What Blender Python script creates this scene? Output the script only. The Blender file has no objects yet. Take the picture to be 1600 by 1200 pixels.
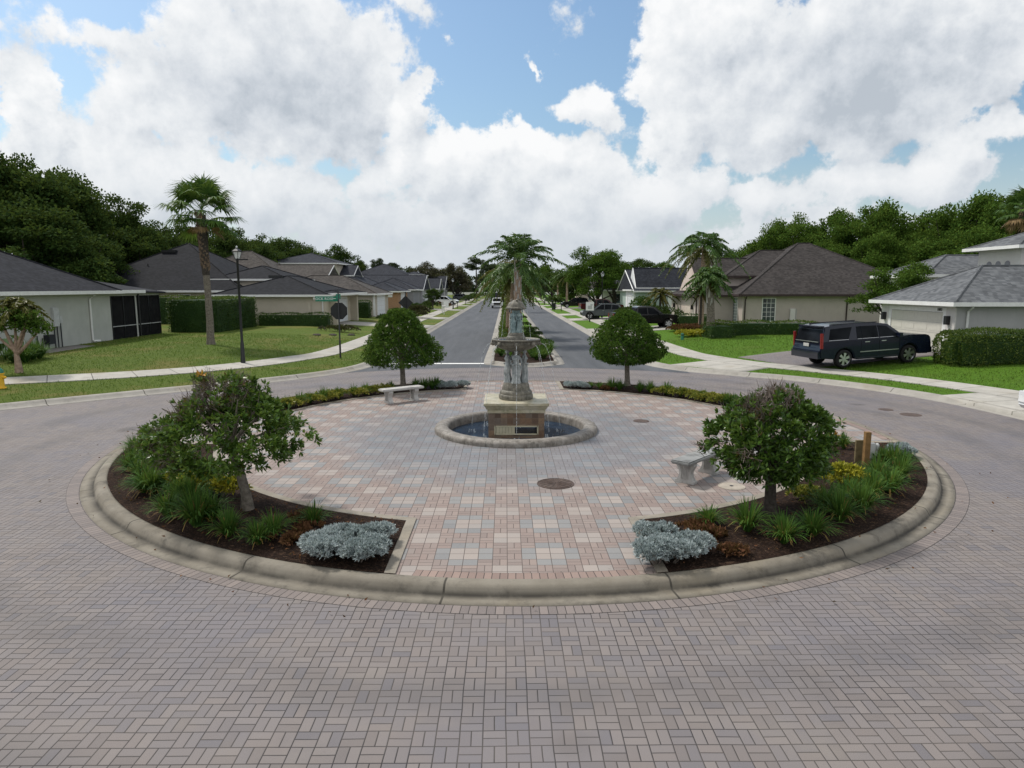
import bpy, bmesh, math, random
import numpy as np
from mathutils import Vector, Matrix

# ---------------------------------------------------------------- camera
SC = bpy.context.scene
COL = SC.collection
R = math.radians
FPX, CAMH, HORIZ, VPX = 1060.0, 3.87, 448.0, 790.0
PITCH = math.atan((600 - HORIZ) / FPX)
YAW = math.atan((800 - VPX) / FPX)
cam = bpy.data.cameras.new('camera')
cam.sensor_width = 36.0
cam.lens = 36.0 * FPX / 1600.0
cam.clip_start = 0.1
cam.clip_end = 3000
camo = bpy.data.objects.new('camera', cam)
COL.objects.link(camo)
camo.location = (0, 0, CAMH)
camo.rotation_euler = (math.pi / 2 - PITCH, 0, -YAW)
SC.camera = camo

# ---------------------------------------------------------------- light, exposure
SUN_EL, SUN_AZ = R(54), R(-52)          # ahead and to the left of the view, veiled by cloud
sun = bpy.data.lights.new('sun', 'SUN')
sun.energy = 3.3
sun.angle = R(7)
sun.color = (1.0, 0.95, 0.87)
suno = bpy.data.objects.new('sun', sun)
COL.objects.link(suno)
sd = Vector((math.sin(SUN_AZ) * math.cos(SUN_EL), math.cos(SUN_AZ) * math.cos(SUN_EL), math.sin(SUN_EL)))
suno.rotation_euler = (-sd).to_track_quat('-Z', 'Y').to_euler()
SC.view_settings.view_transform = 'Standard'
SC.view_settings.look = 'None'
SC.view_settings.exposure = 0.0
SC.view_settings.gamma = 1.0
SC.view_settings.use_curve_mapping = False


# ---------------------------------------------------------------- node helpers
class NT:
    def __init__(s, nt):
        s.nt = nt

    def n(s, typ, ins=None, **pr):
        nd = s.nt.nodes.new(typ)
        for k, v in pr.items():
            setattr(nd, k, v)
        for k, v in (ins or {}).items():
            s.set(nd.inputs[k], v)
        return nd

    def set(s, sock, v):
        if isinstance(v, bpy.types.NodeSocket):
            s.nt.links.new(v, sock)
        elif isinstance(v, bpy.types.Node):
            s.nt.links.new(v.outputs[0], sock)
        else:
            if sock.type == 'RGBA' and not hasattr(v, '__len__'):
                v = (v, v, v, 1)
            elif sock.type == 'RGBA' and len(v) == 3:
                v = (*v, 1)
            sock.default_value = v

    def m(s, op, a, b=0.0, c=0.0, clamp=False):
        return s.n('ShaderNodeMath', {0: a, 1: b, 2: c}, operation=op, use_clamp=clamp).outputs[0]

    def v(s, op, a, b=(0, 0, 0), c=(0, 0, 0)):
        nd = s.n('ShaderNodeVectorMath', {0: a, 1: b, 2: c}, operation=op)
        return nd.outputs['Value'] if op in ('LENGTH', 'DOT_PRODUCT', 'DISTANCE') else nd.outputs[0]

    def scale(s, a, f):
        return s.n('ShaderNodeVectorMath', {0: a, 'Scale': f}, operation='SCALE').outputs[0]

    def mix(s, f, a, b, mode='MIX'):
        nd = s.nt.nodes.new('ShaderNodeMix')
        nd.data_type = 'RGBA'
        nd.blend_type = mode
        s.set(nd.inputs[0], f)
        s.set(nd.inputs[6], a)
        s.set(nd.inputs[7], b)
        return nd.outputs[2]

    def ramp(s, f, stops, interp='LINEAR'):
        nd = s.nt.nodes.new('ShaderNodeValToRGB')
        nd.color_ramp.interpolation = interp
        e = nd.color_ramp.elements
        while len(e) < len(stops):
            e.new(0.5)
        for el, (p, c) in zip(e, stops):
            el.position = p
            el.color = (c, c, c, 1) if not hasattr(c, '__len__') else (*c, 1)
        s.set(nd.inputs[0], f)
        return nd.outputs[0]

    def ss(s, v, a, b, lo=0.0, hi=1.0):
        return s.n('ShaderNodeMapRange', {0: v, 1: a, 2: b, 3: lo, 4: hi}, interpolation_type='SMOOTHSTEP').outputs[0]

    def noise(s, vec, scale, detail=4.0, rough=0.55, dist=0.0):
        return s.n('ShaderNodeTexNoise', {'Vector': vec, 'Scale': scale, 'Detail': detail, 'Roughness': rough,
                                          'Distortion': dist}).outputs[0]

    def pos(s):
        return s.n('ShaderNodeNewGeometry').outputs['Position']

    def xyz(s, vec):
        return s.n('ShaderNodeSeparateXYZ', {0: vec}).outputs

    def comb(s, x, y, z=0.0):
        return s.n('ShaderNodeCombineXYZ', {0: x, 1: y, 2: z}).outputs[0]

    def white(s, vec):
        nd = s.n('ShaderNodeTexWhiteNoise', {'Vector': vec}, noise_dimensions='3D')
        return nd.outputs[0], nd.outputs[1]


# ---------------------------------------------------------------- sky with clouds
def pix_azel(px, py):
    u = (px - 800) / FPX
    v = -(py - 600) / FPX
    fy = math.cos(PITCH) + v * math.sin(PITCH)
    fz = -math.sin(PITCH) + v * math.cos(PITCH)
    x = u * math.cos(YAW) + fy * math.sin(YAW)
    y = -u * math.sin(YAW) + fy * math.cos(YAW)
    return math.atan2(x, y), math.atan2(fz, math.hypot(x, y))


# cumulus masses of that afternoon: bearing and height given where they stood in the picture, then size in the
# same units, weight and how grey their thick middle is
CLOUDS = [
    (395, 95, 235, 165, 1.05, .75), (180, 70, 170, 60, .62, .1), (520, 175, 110, 130, .9, 1.1), (250, 190, 110, 70, .75, .1),
    (90, 45, 90, 30, .42, 0), (20, 190, 70, 80, .95, .1), (40, 300, 170, 90, .9, .2), (300, 300, 240, 90, .9, .45),
    (450, 310, 90, 70, .8, .9),
    (650, 200, 55, 75, .95, 0), (700, 275, 110, 95, 1.0, .2), (805, 215, 75, 60, .9, .05), (860, 250, 130, 90, 1.0, .35),
    (850, 85, 24, 48, .55, 0), (900, 130, 60, 50, .6, 0), (600, 20, 40, 28, .4, 0), (680, 92, 28, 18, .42, 0), (640, 45, 30, 32, .3, 0),
    (1090, 80, 130, 150, 1.1, .15), (1330, 90, 270, 160, 1.2, .95), (1480, 30, 200, 90, 1.1, .5), (1200, 190, 200, 90, 1.0, .85),
    (1060, 170, 90, 110, 1.0, .15), (1560, 140, 130, 110, .95, 1.0),
    (1040, 300, 150, 80, 1.0, .3), (1200, 320, 120, 40, .7, .3), (1450, 280, 200, 62, .95, .45), (1580, 230, 90, 60, .85, .2),
    (800, 345, 420, 60, .9, .8), (400, 390, 400, 50, .6, .85), (1200, 385, 400, 50, .7, .8), (560, 330, 120, 70, .75, .55), (800, 425, 1100, 60, .85, .85), (560, 300, 110, 40, .7, .7), (240, 130, 120, 70, .7, .1), (740, 330, 160, 60, .9, .15),
]
world = bpy.data.worlds.new('World')
SC.world = world
world.use_nodes = True
world.node_tree.nodes.clear()
W = NT(world.node_tree)


def cloud_group():
    g = bpy.data.node_groups.new('cloud_density', 'ShaderNodeTree')
    g.interface.new_socket('Vector', in_out='INPUT', socket_type='NodeSocketVector')
    g.interface.new_socket('Density', in_out='OUTPUT', socket_type='NodeSocketFloat')
    g.interface.new_socket('Grey', in_out='OUTPUT', socket_type='NodeSocketFloat')
    T = NT(g)
    gi = g.nodes.new('NodeGroupInput')
    go = g.nodes.new('NodeGroupOutput')
    d = gi.outputs[0]
    w = T.n('ShaderNodeTexNoise', {'Vector': d, 'Scale': 4.5, 'Detail': 7.0, 'Roughness': .62}).outputs[1]
    d2 = T.v('MULTIPLY_ADD', T.v('SUBTRACT', w, (.5, .5, .5)), (.30, .30, .22), d)
    x, y, z = T.xyz(d2)
    az = T.m('ARCTAN2', x, y)
    el = T.m('ARCSINE', T.m('MAXIMUM', T.m('MINIMUM', z, .999), -.999))
    p = T.comb(az, el, 0)
    acc = gr = None
    for px, py, rx, ry, wt, gy in CLOUDS:
        a, e = pix_azel(px, py)
        a2, _ = pix_azel(px + rx * 1.35, py)
        _, e2 = pix_azel(px, py - ry * 1.35)
        q = T.v('MULTIPLY', T.v('SUBTRACT', p, (a, e, 0)), (1 / abs(a2 - a), 1 / abs(e2 - e), 0))
        b = T.ss(T.v('LENGTH', q), 0.0, 1.05, wt, 0.0)
        gb = T.m('MULTIPLY', b, gy)
        acc = b if acc is None else T.m('SMOOTH_MAX', acc, b, .22)
        gr = gb if gr is None else T.m('SMOOTH_MAX', gr, gb, .3)
    # overcast patches outside the picture, so that the light from behind and above is as soft as it was
    up = T.ss(el, .62, .95, 0, .62)
    side = T.ss(T.m('ABSOLUTE', az), .85, 1.2, 0, .62)
    acc = T.m('MAXIMUM', acc, T.m('MAXIMUM', up, side))
    n = T.noise(d, 5.5, 9.0, .58, .25)
    n2 = T.noise(T.v('ADD', d, (7, 3, 1)), 17, 7.0, .62)
    nn = T.m('ADD', T.m('MULTIPLY', T.m('SUBTRACT', n, .5), 1.5), T.m('MULTIPLY', T.m('SUBTRACT', n2, .5), .95))
    dens = T.m('ADD', acc, nn)
    g.links.new(dens, go.inputs[0])
    g.links.new(T.m('ADD', gr, T.m('MULTIPLY', nn, .35)), go.inputs[1])
    return g


grp = cloud_group()
wd = W.n('ShaderNodeTexCoord').outputs['Generated']
g1 = W.nt.nodes.new('ShaderNodeGroup')
g1.node_tree = grp
g2 = W.nt.nodes.new('ShaderNodeGroup')
g2.node_tree = grp
W.set(g1.inputs[0], wd)
W.set(g2.inputs[0], W.v('ADD', wd, tuple(sd * .035)))
sky = W.n('ShaderNodeTexSky', sky_type='NISHITA', sun_disc=False, sun_elevation=SUN_EL, sun_rotation=SUN_AZ,
          altitude=0.0, air_density=1.3, dust_density=1.6, ozone_density=2.2)
cover = W.ss(g1.outputs[0], .22, .42)
relief = W.m('SUBTRACT', g1.outputs[0], g2.outputs[0])
fine = W.m('SUBTRACT', W.noise(wd, 15.0, 6.0, .6), W.noise(W.v('ADD', wd, tuple(sd * .022)), 15.0, 6.0, .6))
lit = W.m('ADD', W.m('ADD', .62, W.m('MULTIPLY', relief, .55)), W.m('MULTIPLY', fine, .8))
lit = W.m('SUBTRACT', lit, W.m('MULTIPLY', g1.outputs[1], .46))
lit = W.m('SUBTRACT', lit, W.m('MULTIPLY', W.ss(g1.outputs[0], .5, 1.5), .12))
ccol = W.ramp(lit, [(0.0, (.50, .55, .61)), (.22, (.66, .70, .75)), (.48, (.83, .855, .88)), (.76, (.97, .975, .98))])
zc = W.xyz(wd)[2]
hazy = W.ss(zc, 0.0, .20, .70, 0.0)
skyc = W.mix(hazy, W.mix(1.0, sky, (.102, .116, .124), 'MULTIPLY'), (.66, .74, .81))
cc = W.mix(W.m('MULTIPLY', hazy, 1.1), ccol, (.60, .655, .715))
allc = W.mix(W.m('MULTIPLY', cover, .985), skyc, cc)
bg = W.n('ShaderNodeBackground', {0: W.mix(1.0, allc, (10, 10, 10), 'MULTIPLY'), 1: .1})
for nd_ in W.nt.nodes:
    if nd_.type == 'MIX' and nd_.blend_type == 'MULTIPLY':
        nd_.clamp_factor = False
W.n('ShaderNodeOutputWorld', {0: bg})


# ---------------------------------------------------------------- picking points
def ray(px, py):
    u = (px - 800) / FPX
    v = -(py - 600) / FPX
    fy = math.cos(PITCH) + v * math.sin(PITCH)
    fz = -math.sin(PITCH) + v * math.cos(PITCH)
    return u * math.cos(YAW) + fy * math.sin(YAW), -u * math.sin(YAW) + fy * math.cos(YAW), fz


def atz(px, py, z=0.0):
    x, y, f = ray(px, py)
    t = (z - CAMH) / f
    return x * t, y * t


def aty(px, py, Y):
    x, y, f = ray(px, py)
    t = Y / y
    return x * t, CAMH + f * t


def atx(px, py, X):
    x, y, f = ray(px, py)
    t = X / x
    return y * t, CAMH + f * t


# ---------------------------------------------------------------- objects
def tag(o, label=None, cat=None, group=None, kind=None):
    for k, v in (('label', label), ('category', cat), ('group', group), ('kind', kind)):
        if v:
            o[k] = v
    return o


def empty(name, loc, rz=0.0, label=None, cat=None, group=None):
    o = bpy.data.objects.new(name, None)
    COL.objects.link(o)
    o.location = loc
    o.rotation_euler = (0, 0, rz)
    o.empty_display_size = .3
    return tag(o, label, cat, group)


def wloc(o):
    v = Vector((0, 0, 0))
    while o is not None:
        v += o.location
        o = o.parent
    return v


def copy_tree(o, parent=None):
    c = o.copy()
    COL.objects.link(c)
    if parent:
        c.parent = parent
    for ch in list(o.children):
        copy_tree(ch, c)
    return c


def link_mesh(name, me, mat, parent=None, loc=None):
    o = bpy.data.objects.new(name, me)
    COL.objects.link(o)
    if mat:
        me.materials.append(mat)
    if loc is not None:
        o.location = loc
    if parent:
        o.parent = parent
    return o


class MB:
    def __init__(s):
        s.V = []
        s.F = []
        s.UV = {}

    def add(s, V, F):
        k = len(s.V)
        s.V += [tuple(v) for v in V]
        s.F += [tuple(i + k for i in f) for f in F]
        return s

    def box(s, x0, x1, y0, y1, z0, z1):
        V = [(x, y, z) for z in (z0, z1) for y in (y0, y1) for x in (x0, x1)]
        return s.add(V, [(0, 2, 3, 1), (4, 5, 7, 6), (0, 1, 5, 4), (2, 6, 7, 3), (0, 4, 6, 2), (1, 3, 7, 5)])

    def obox(s, c, size, rz=0.0, M=None):
        h = [a / 2 for a in size]
        m = Matrix.Translation(c) @ (M if M is not None else Matrix.Rotation(rz, 4, 'Z'))
        V = [m @ Vector((x, y, z)) for z in (-h[2], h[2]) for y in (-h[1], h[1]) for x in (-h[0], h[0])]
        return s.add(V, [(0, 2, 3, 1), (4, 5, 7, 6), (0, 1, 5, 4), (2, 6, 7, 3), (0, 4, 6, 2), (1, 3, 7, 5)])

    def tube(s, pts, rad, n=8, caps=True):
        pts = [Vector(p) for p in pts]
        if not hasattr(rad, '__len__'):
            rad = [rad] * len(pts)
        k = len(s.V)
        up = Vector((0, 0, 1))
        for i, p in enumerate(pts):
            t = (pts[min(i + 1, len(pts) - 1)] - pts[max(i - 1, 0)]).normalized()
            a = t.cross(up if abs(t.z) < .95 else Vector((1, 0, 0))).normalized()
            b = t.cross(a)
            for j in range(n):
                th = 2 * math.pi * j / n
                s.V.append(tuple(p + (a * math.cos(th) + b * math.sin(th)) * rad[i]))
        for i in range(len(pts) - 1):
            for j in range(n):
                s.F.append((k + i * n + j, k + (i + 1) * n + j, k + (i + 1) * n + (j + 1) % n, k + i * n + (j + 1) % n))
        if caps:
            s.F.append(tuple(k + j for j in range(n)))
            s.F.append(tuple(k + (len(pts) - 1) * n + n - 1 - j for j in range(n)))
        return s

    def lathe(s, prof, n=24, c=(0, 0, 0), wob=None, caps=True):
        k = len(s.V)
        for i, (r, z) in enumerate(prof):
            for j in range(n):
                th = 2 * math.pi * j / n
                rr = r * (1 + (wob(th, z) if wob else 0))
                s.V.append((c[0] + rr * math.cos(th), c[1] + rr * math.sin(th), c[2] + z))
        for i in range(len(prof) - 1):
            for j in range(n):
                s.F.append((k + i * n + j, k + i * n + (j + 1) % n, k + (i + 1) * n + (j + 1) % n, k + (i + 1) * n + j))
        if caps and prof[0][0] > 1e-4:
            s.F.append(tuple(k + n - 1 - j for j in range(n)))
        if caps and prof[-1][0] > 1e-4:
            s.F.append(tuple(k + (len(prof) - 1) * n + j for j in range(n)))
        return s

    def prism(s, poly, a, b, axis='y'):
        """poly of 2-d points swept along axis from a to b; for axis y the points are (x, z)"""
        f = {'y': lambda p, t: (p[0], t, p[1]), 'x': lambda p, t: (t, p[0], p[1]), 'z': lambda p, t: (p[0], p[1], t)}[axis]
        n = len(poly)
        V = [f(p, a) for p in poly] + [f(p, b) for p in poly]
        F = [tuple(range(n)), tuple(range(2 * n - 1, n - 1, -1))]
        F += [(i, i + n, (i + 1) % n + n, (i + 1) % n) for i in range(n)]
        return s.add(V, F)

    def sheet(s, poly3):
        return s.add(poly3, [tuple(range(len(poly3)))])

    def build(s, name, mat, parent=None, loc=None, smooth=False, bevel=0.0, world=True):
        off = Vector((0, 0, 0))
        if world:
            off = wloc(parent) if parent else Vector((0, 0, 0))
            if loc is not None:
                off = off + Vector(loc)
        V = [(a - off.x, b - off.y, c - off.z) for a, b, c in s.V]
        me = bpy.data.meshes.new(name)
        me.from_pydata(V, [], s.F)
        bm = bmesh.new()
        bm.from_mesh(me)
        bmesh.ops.recalc_face_normals(bm, faces=bm.faces)
        if bevel > 0:
            es = [e for e in bm.edges if len(e.link_faces) == 2 and e.calc_face_angle(0) > .6]
            bmesh.ops.bevel(bm, geom=es, offset=bevel, segments=2, affect='EDGES', clamp_overlap=True)
        bm.to_mesh(me)
        bm.free()
        if smooth:
            me.polygons.foreach_set('use_smooth', [True] * len(me.polygons))
            try:
                me.set_sharp_from_angle(angle=R(45))
            except Exception:
                pass
        return link_mesh(name, me, mat, parent, loc)


def npmesh(name, V, Q, smooth=False):
    """mesh from numpy arrays of vertices and quads"""
    V = np.asarray(V, dtype=np.float32)
    Q = np.asarray(Q, dtype=np.int32)
    me = bpy.data.meshes.new(name)
    me.vertices.add(len(V))
    me.vertices.foreach_set('co', V.ravel())
    k = Q.shape[1]
    me.loops.add(Q.size)
    me.loops.foreach_set('vertex_index', Q.ravel())
    me.polygons.add(len(Q))
    me.polygons.foreach_set('loop_start', np.arange(0, Q.size, k, dtype=np.int32))
    if smooth:
        me.polygons.foreach_set('use_smooth', np.ones(len(Q), dtype=bool))
    me.update()
    me.validate()
    return me


rng = np.random.default_rng(11)


def unit(a):
    return a / np.maximum(np.linalg.norm(a, axis=1, keepdims=True), 1e-9)


def rand_dirs(n):
    return unit(rng.normal(size=(n, 3)))


def leaf_arrays(P, D, L, Wd, bow=.15):
    """one pointed leaf (a bent quad) per point, growing along D"""
    n = len(P)
    L = np.broadcast_to(np.asarray(L, float), (n,))[:, None]
    Wd = np.broadcast_to(np.asarray(Wd, float), (n,))[:, None]
    D = unit(D)
    S = unit(np.cross(D, rand_dirs(n)))
    N = np.cross(D, S)
    mid = P + D * L * .45 + N * L * bow
    V = np.stack([P, mid + S * Wd * .5, P + D * L, mid - S * Wd * .5], 1).reshape(-1, 3)
    Q = np.arange(4 * n).reshape(n, 4)
    return V, Q


def join_arrays(parts):
    Vs, Qs, k = [], [], 0
    for V, Q in parts:
        Vs.append(V)
        Qs.append(Q + k)
        k += len(V)
    return np.concatenate(Vs), np.concatenate(Qs)


# ---------------------------------------------------------------- materials
MATS = {}


def newmat(name, rough=.8, spec=.3):
    m = bpy.data.materials.new(name)
    m.use_nodes = True
    T = NT(m.node_tree)
    b = m.node_tree.nodes['Principled BSDF']
    b.inputs['Roughness'].default_value = rough
    b.inputs['Specular IOR Level'].default_value = spec
    MATS[name] = m
    return m, T, b


def bump(T, b, h, strength=.3, dist=.01):
    T.set(b.inputs['Normal'], T.n('ShaderNodeBump', {'Strength': strength, 'Distance': dist, 'Height': h}).outputs[0])


def simple(name, col, rough=.8, spec=.3, metal=0.0, var=.15, nscale=6.0, bstr=0.0, emit=None):
    m, T, b = newmat(name, rough, spec)
    co = T.n('ShaderNodeTexCoord').outputs['Object']
    n = T.noise(co, nscale, 5.0, .6)
    dk = tuple(c * (1 - var) for c in col)
    lt = tuple(min(1, c * (1 + var)) for c in col)
    T.set(b.inputs['Base Color'], T.ramp(n, [(.3, dk), (.7, lt)]))
    b.inputs['Metallic'].default_value = metal
    if bstr:
        bump(T, b, T.noise(co, nscale * 8, 4.0), bstr, .01)
    return m


def leafmat(name, cols, rough=.45, trans=.25, nscale=1.2, spec=.3):
    """foliage: every leaf draws its own tone, and clumps differ"""
    m, T, b = newmat(name, rough, spec)
    g = T.n('ShaderNodeNewGeometry')
    co = T.n('ShaderNodeTexCoord').outputs['Object']
    oi = T.n('ShaderNodeObjectInfo').outputs['Random']
    n = T.noise(co, nscale, 3.0)
    f = T.m('ADD', T.m('MULTIPLY', g.outputs['Random Per Island'], .55), T.m('MULTIPLY', n, .6))
    f = T.m('SUBTRACT', T.m('ADD', f, T.m('MULTIPLY', oi, .14)), .15)
    k = len(cols) - 1
    c = T.ramp(f, [(.12 + .76 * i / k, col) for i, col in enumerate(cols)])
    T.set(b.inputs['Base Color'], c)
    tr = T.n('ShaderNodeBsdfTranslucent', {0: T.mix(.35, c, (.25, .32, .05))})
    mx = T.n('ShaderNodeMixShader', {0: trans, 1: b.outputs[0], 2: tr})
    out = [x for x in m.node_tree.nodes if x.type == 'OUTPUT_MATERIAL'][0]
    T.set(out.inputs[0], mx)
    return m


def basket(T, P, s):
    """basket-weave pavers: pairs of bricks, alternately along and across; gives joint mask and a brick id"""
    q = T.scale(P, 1.0 / s)
    x, y, _ = T.xyz(q)
    cx, cy = T.m('FLOOR', x), T.m('FLOOR', y)
    fx, fy = T.m('SUBTRACT', x, cx), T.m('SUBTRACT', y, cy)
    par = T.m('MODULO', T.m('ADD', T.m('ADD', cx, cy), 2000.0), 2.0)
    par = T.m('GREATER_THAN', par, .5)
    ipar = T.m('SUBTRACT', 1.0, par)
    u = T.m('ADD', T.m('MULTIPLY', fx, ipar), T.m('MULTIPLY', fy, par))
    w = T.m('ADD', T.m('MULTIPLY', fy, ipar), T.m('MULTIPLY', fx, par))
    u2 = T.m('MULTIPLY', u, 2.0)
    half = T.m('FLOOR', u2)
    uu = T.m('SUBTRACT', u2, half)
    du = T.m('MULTIPLY', T.m('MINIMUM', uu, T.m('SUBTRACT', 1.0, uu)), s * .5)
    dw = T.m('MULTIPLY', T.m('MINIMUM', w, T.m('SUBTRACT', 1.0, w)), s)
    dcell = T.m('MULTIPLY', T.m('MINIMUM', T.m('MINIMUM', fx, T.m('SUBTRACT', 1.0, fx)), T.m('MINIMUM', fy, T.m('SUBTRACT', 1.0, fy))), s)
    return T.m('MINIMUM', du, dw), T.comb(cx, cy, half), cx, cy, dcell


CX, CY = 0.27, 17.6        # middle of the roundabout


def mk_materials():
    # road pavers
    m, T, b = newmat('road_pavers', .75, .25)
    P0 = T.pos()
    wob = T.n('ShaderNodeTexNoise', {'Vector': P0, 'Scale': 1.1, 'Detail': 2.0}).outputs[1]
    P = T.v('MULTIPLY_ADD', T.v('SUBTRACT', wob, (.5, .5, .5)), (.03, .03, 0), P0)
    e, bid, cx, cy, dc = basket(T, P, .203)
    wv, wc = T.white(bid)
    col = T.ramp(wv, [(0, (.150, .132, .127)), (.3, (.188, .163, .154)), (.55, (.168, .152, .152)), (.8, (.198, .174, .165)), (1, (.132, .124, .134))])
    big = T.noise(P0, .33, 4.0, .6)
    col = T.mix(T.ss(big, .42, .66), col, T.mix(.5, col, (.135, .135, .165)), 'MIX')
    col = T.mix(T.ss(T.noise(T.v('ADD', P0, (9, 4, 0)), .8, 5.0, .65), .5, .75, 0, .5), col, (.215, .19, .168))
    col = T.mix(T.ss(T.noise(T.v('ADD', P0, (3, 8, 0)), .22, 6.0, .7), .55, .72, 0, .45), col, (.11, .1, .1))
    sp = T.noise(P0, 160, 2.0, .7)
    col = T.mix(T.ss(sp, .35, .8, .0, .35), col, (.28, .25, .235))
    st = T.m('MULTIPLY', T.ss(T.noise(P0, 5.0, 6.0, .75), .64, .74), T.ss(wv, .5, .6))
    col = T.mix(T.m('MULTIPLY', st, .6), col, (.085, .08, .08))
    rr = T.v('LENGTH', T.v('MULTIPLY', T.v('SUBTRACT', P0, (CX, CY, 0)), (1, 1, 0)))
    rr = T.m('ADD', rr, T.m('MULTIPLY', T.m('SUBTRACT', T.noise(P0, .35, 3.0), .5), 1.2))
    tr = T.m('MAXIMUM', T.ss(T.m('ABSOLUTE', T.m('SUBTRACT', rr, 11.6)), .1, .5, 1, 0), T.ss(T.m('ABSOLUTE', T.m('SUBTRACT', rr, 13.3)), .1, .55, 1, 0))
    col = T.mix(T.m('MULTIPLY', tr, T.ss(T.noise(T.v('ADD', P0, (6, 6, 0)), .5, 4.0), .35, .6, .1, .38)), col, (.095, .09, .092))
    oil = T.n('ShaderNodeTexVoronoi', {'Vector': T.v('MULTIPLY_ADD', wob, (.5, .5, 0), P0), 'Scale': .42}).outputs[0]
    col = T.mix(T.ss(oil, .05, .17, .5, 0), col, (.06, .055, .052))
    j = T.ss(e, .0022, .0062)
    col = T.mix(j, T.mix(T.ss(T.noise(P0, .9, 3.0), .35, .6), (.028, .026, .027), (.075, .066, .06)), col)
    T.set(b.inputs['Base Color'], col)
    h = T.m('ADD', T.m('MULTIPLY', T.ss(e, .001, .010), .8), T.m('MULTIPLY', wv, .25))
    h = T.m('ADD', h, T.m('MULTIPLY', sp, .14))
    bump(T, b, h, .7, .008)

    # plaza pavers
    m, T, b = newmat('plaza_pavers', .75, .25)
    P0 = T.pos()
    P = T.v('SUBTRACT', P0, (CX - .25, .02, 0))
    s = .203
    e, bid, cx, cy, dc = basket(T, P, s)
    a_ = T.m('ABSOLUTE', T.m('SUBTRACT', T.m('MODULO', T.m('ADD', cx, 6000.0), 6.0), 2.5))
    b_ = T.m('ABSOLUTE', T.m('SUBTRACT', T.m('MODULO', T.m('ADD', cy, 6000.0), 6.0), 2.5))
    light = T.m('MAXIMUM', T.m('LESS_THAN', T.m('MAXIMUM', a_, b_), 1.0), T.m('GREATER_THAN', T.m('MINIMUM', a_, b_), 2.0))
    sm = T.m('ADD', a_, b_)
    grey = T.m('MULTIPLY', T.m('GREATER_THAN', sm, 1.8), T.m('LESS_THAN', sm, 2.2))
    wv, wc = T.white(bid)
    wv2, _ = T.white(T.comb(cx, cy, 5.0))
    red = T.ramp(wv, [(0, (.19, .135, .118)), (.35, (.25, .172, .146)), (.7, (.235, .182, .162)), (1, (.29, .208, .175))])
    lc = T.ramp(wv2, [(0, (.32, .27, .24)), (.5, (.38, .325, .29)), (1, (.31, .28, .26))])
    gc = T.ramp(wv2, [(0, (.15, .17, .185)), (.5, (.19, .21, .222)), (1, (.22, .235, .24))])
    col = T.mix(light, T.mix(grey, red, gc), lc)
    col = T.mix(.40, col, (.232, .212, .203))
    solid = T.m('MAXIMUM', light, grey)
    ee = T.m('ADD', T.m('MULTIPLY', e, T.m('SUBTRACT', 1.0, solid)), T.m('MULTIPLY', dc, solid))
    # damp grey-blue staining round the fountain, with a ragged outline
    r = T.v('LENGTH', T.v('MULTIPLY', T.v('SUBTRACT', P0, (CX, CY - .5, 0)), (1, 1, 0)))
    rn = T.m('ADD', r, T.m('MULTIPLY', T.m('SUBTRACT', T.noise(P0, .9, 5.0, .65), .5), 3.6))
    wet = T.ss(rn, 3.2, 5.6, .88, 0.0)
    col = T.mix(wet, col, T.mix(.3, (.135, .155, .178), col))
    sp = T.noise(P0, 120, 2.0, .7)
    col = T.mix(T.ss(sp, .35, .8, .0, .25), col, (.45, .38, .33))
    col = T.mix(T.ss(T.noise(P0, .55, 5.0, .7), .5, .72, 0, .4), col, (.25, .225, .21))
    col = T.mix(T.ss(T.noise(P0, 2.6, 6.0, .75), .62, .74, 0, .5), col, (.1, .09, .085))
    col = T.mix(T.ss(ee, .0022, .006), (.075, .06, .052), col)
    T.set(b.inputs['Base Color'], col)
    T.set(b.inputs['Roughness'], T.ss(wet, 0, 1, .75, .45))
    bump(T, b, T.m('ADD', T.ss(ee, .001, .01), T.m('MULTIPLY', wv, .3)), .5, .005)

    # soldier course, uv.x counts bricks
    for nm, c1, c2 in (('road_soldier', (.15, .13, .126), (.21, .178, .166)), ('plaza_soldier', (.20, .142, .122), (.29, .21, .178))):
        m, T, b = newmat(nm, .75, .25)
        uv = T.n('ShaderNodeUVMap').outputs[0]
        x, y, _ = T.xyz(uv)
        c = T.m('FLOOR', x)
        f = T.m('SUBTRACT', x, c)
        wv, _ = T.white(T.comb(c, 1.0, 0))
        e = T.m('MULTIPLY', T.m('MINIMUM', f, T.m('SUBTRACT', 1.0, f)), .1)
        e = T.m('MINIMUM', e, T.m('MULTIPLY', T.m('MINIMUM', y, T.m('SUBTRACT', 1.0, y)), .2))
        col = T.mix(wv, c1, c2)
        P0 = T.pos()
        col = T.mix(T.ss(T.noise(P0, .7, 5.0, .7), .5, .72, 0, .4), col, (.16, .14, .135))
        col = T.mix(T.ss(T.noise(P0, 150, 2.0), .35, .8, 0, .3), col, (.36, .31, .28))
        col = T.mix(T.ss(e, .0025, .006), (.04, .036, .034), col)
        T.set(b.inputs['Base Color'], col)
        bump(T, b, T.ss(e, .001, .009), .5, .005)

    # concrete of kerbs and walks
    def concrete(nm, c1, c2, dirt, joint=0.0, amt=.55):
        m, T, b = newmat(nm, .85, .2)
        P0 = T.pos()
        n = T.noise(P0, 1.3, 7.0, .68)
        col = T.ramp(n, [(.3, c1), (.7, c2)])
        d = T.ss(T.noise(T.v('ADD', P0, (5, 2, 0)), 2.3, 8.0, .72), .48, .70, 0, amt)
        col = T.mix(d, col, dirt)
        col = T.mix(T.ss(T.noise(T.v('ADD', P0, (1, 9, 0)), .5, 5.0, .6), .52, .7, 0, .4), col, (.25, .205, .13))
        sp = T.noise(P0, 90, 3.0, .7)
        col = T.mix(T.ss(sp, .4, .8, 0, .35), col, c2)
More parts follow.
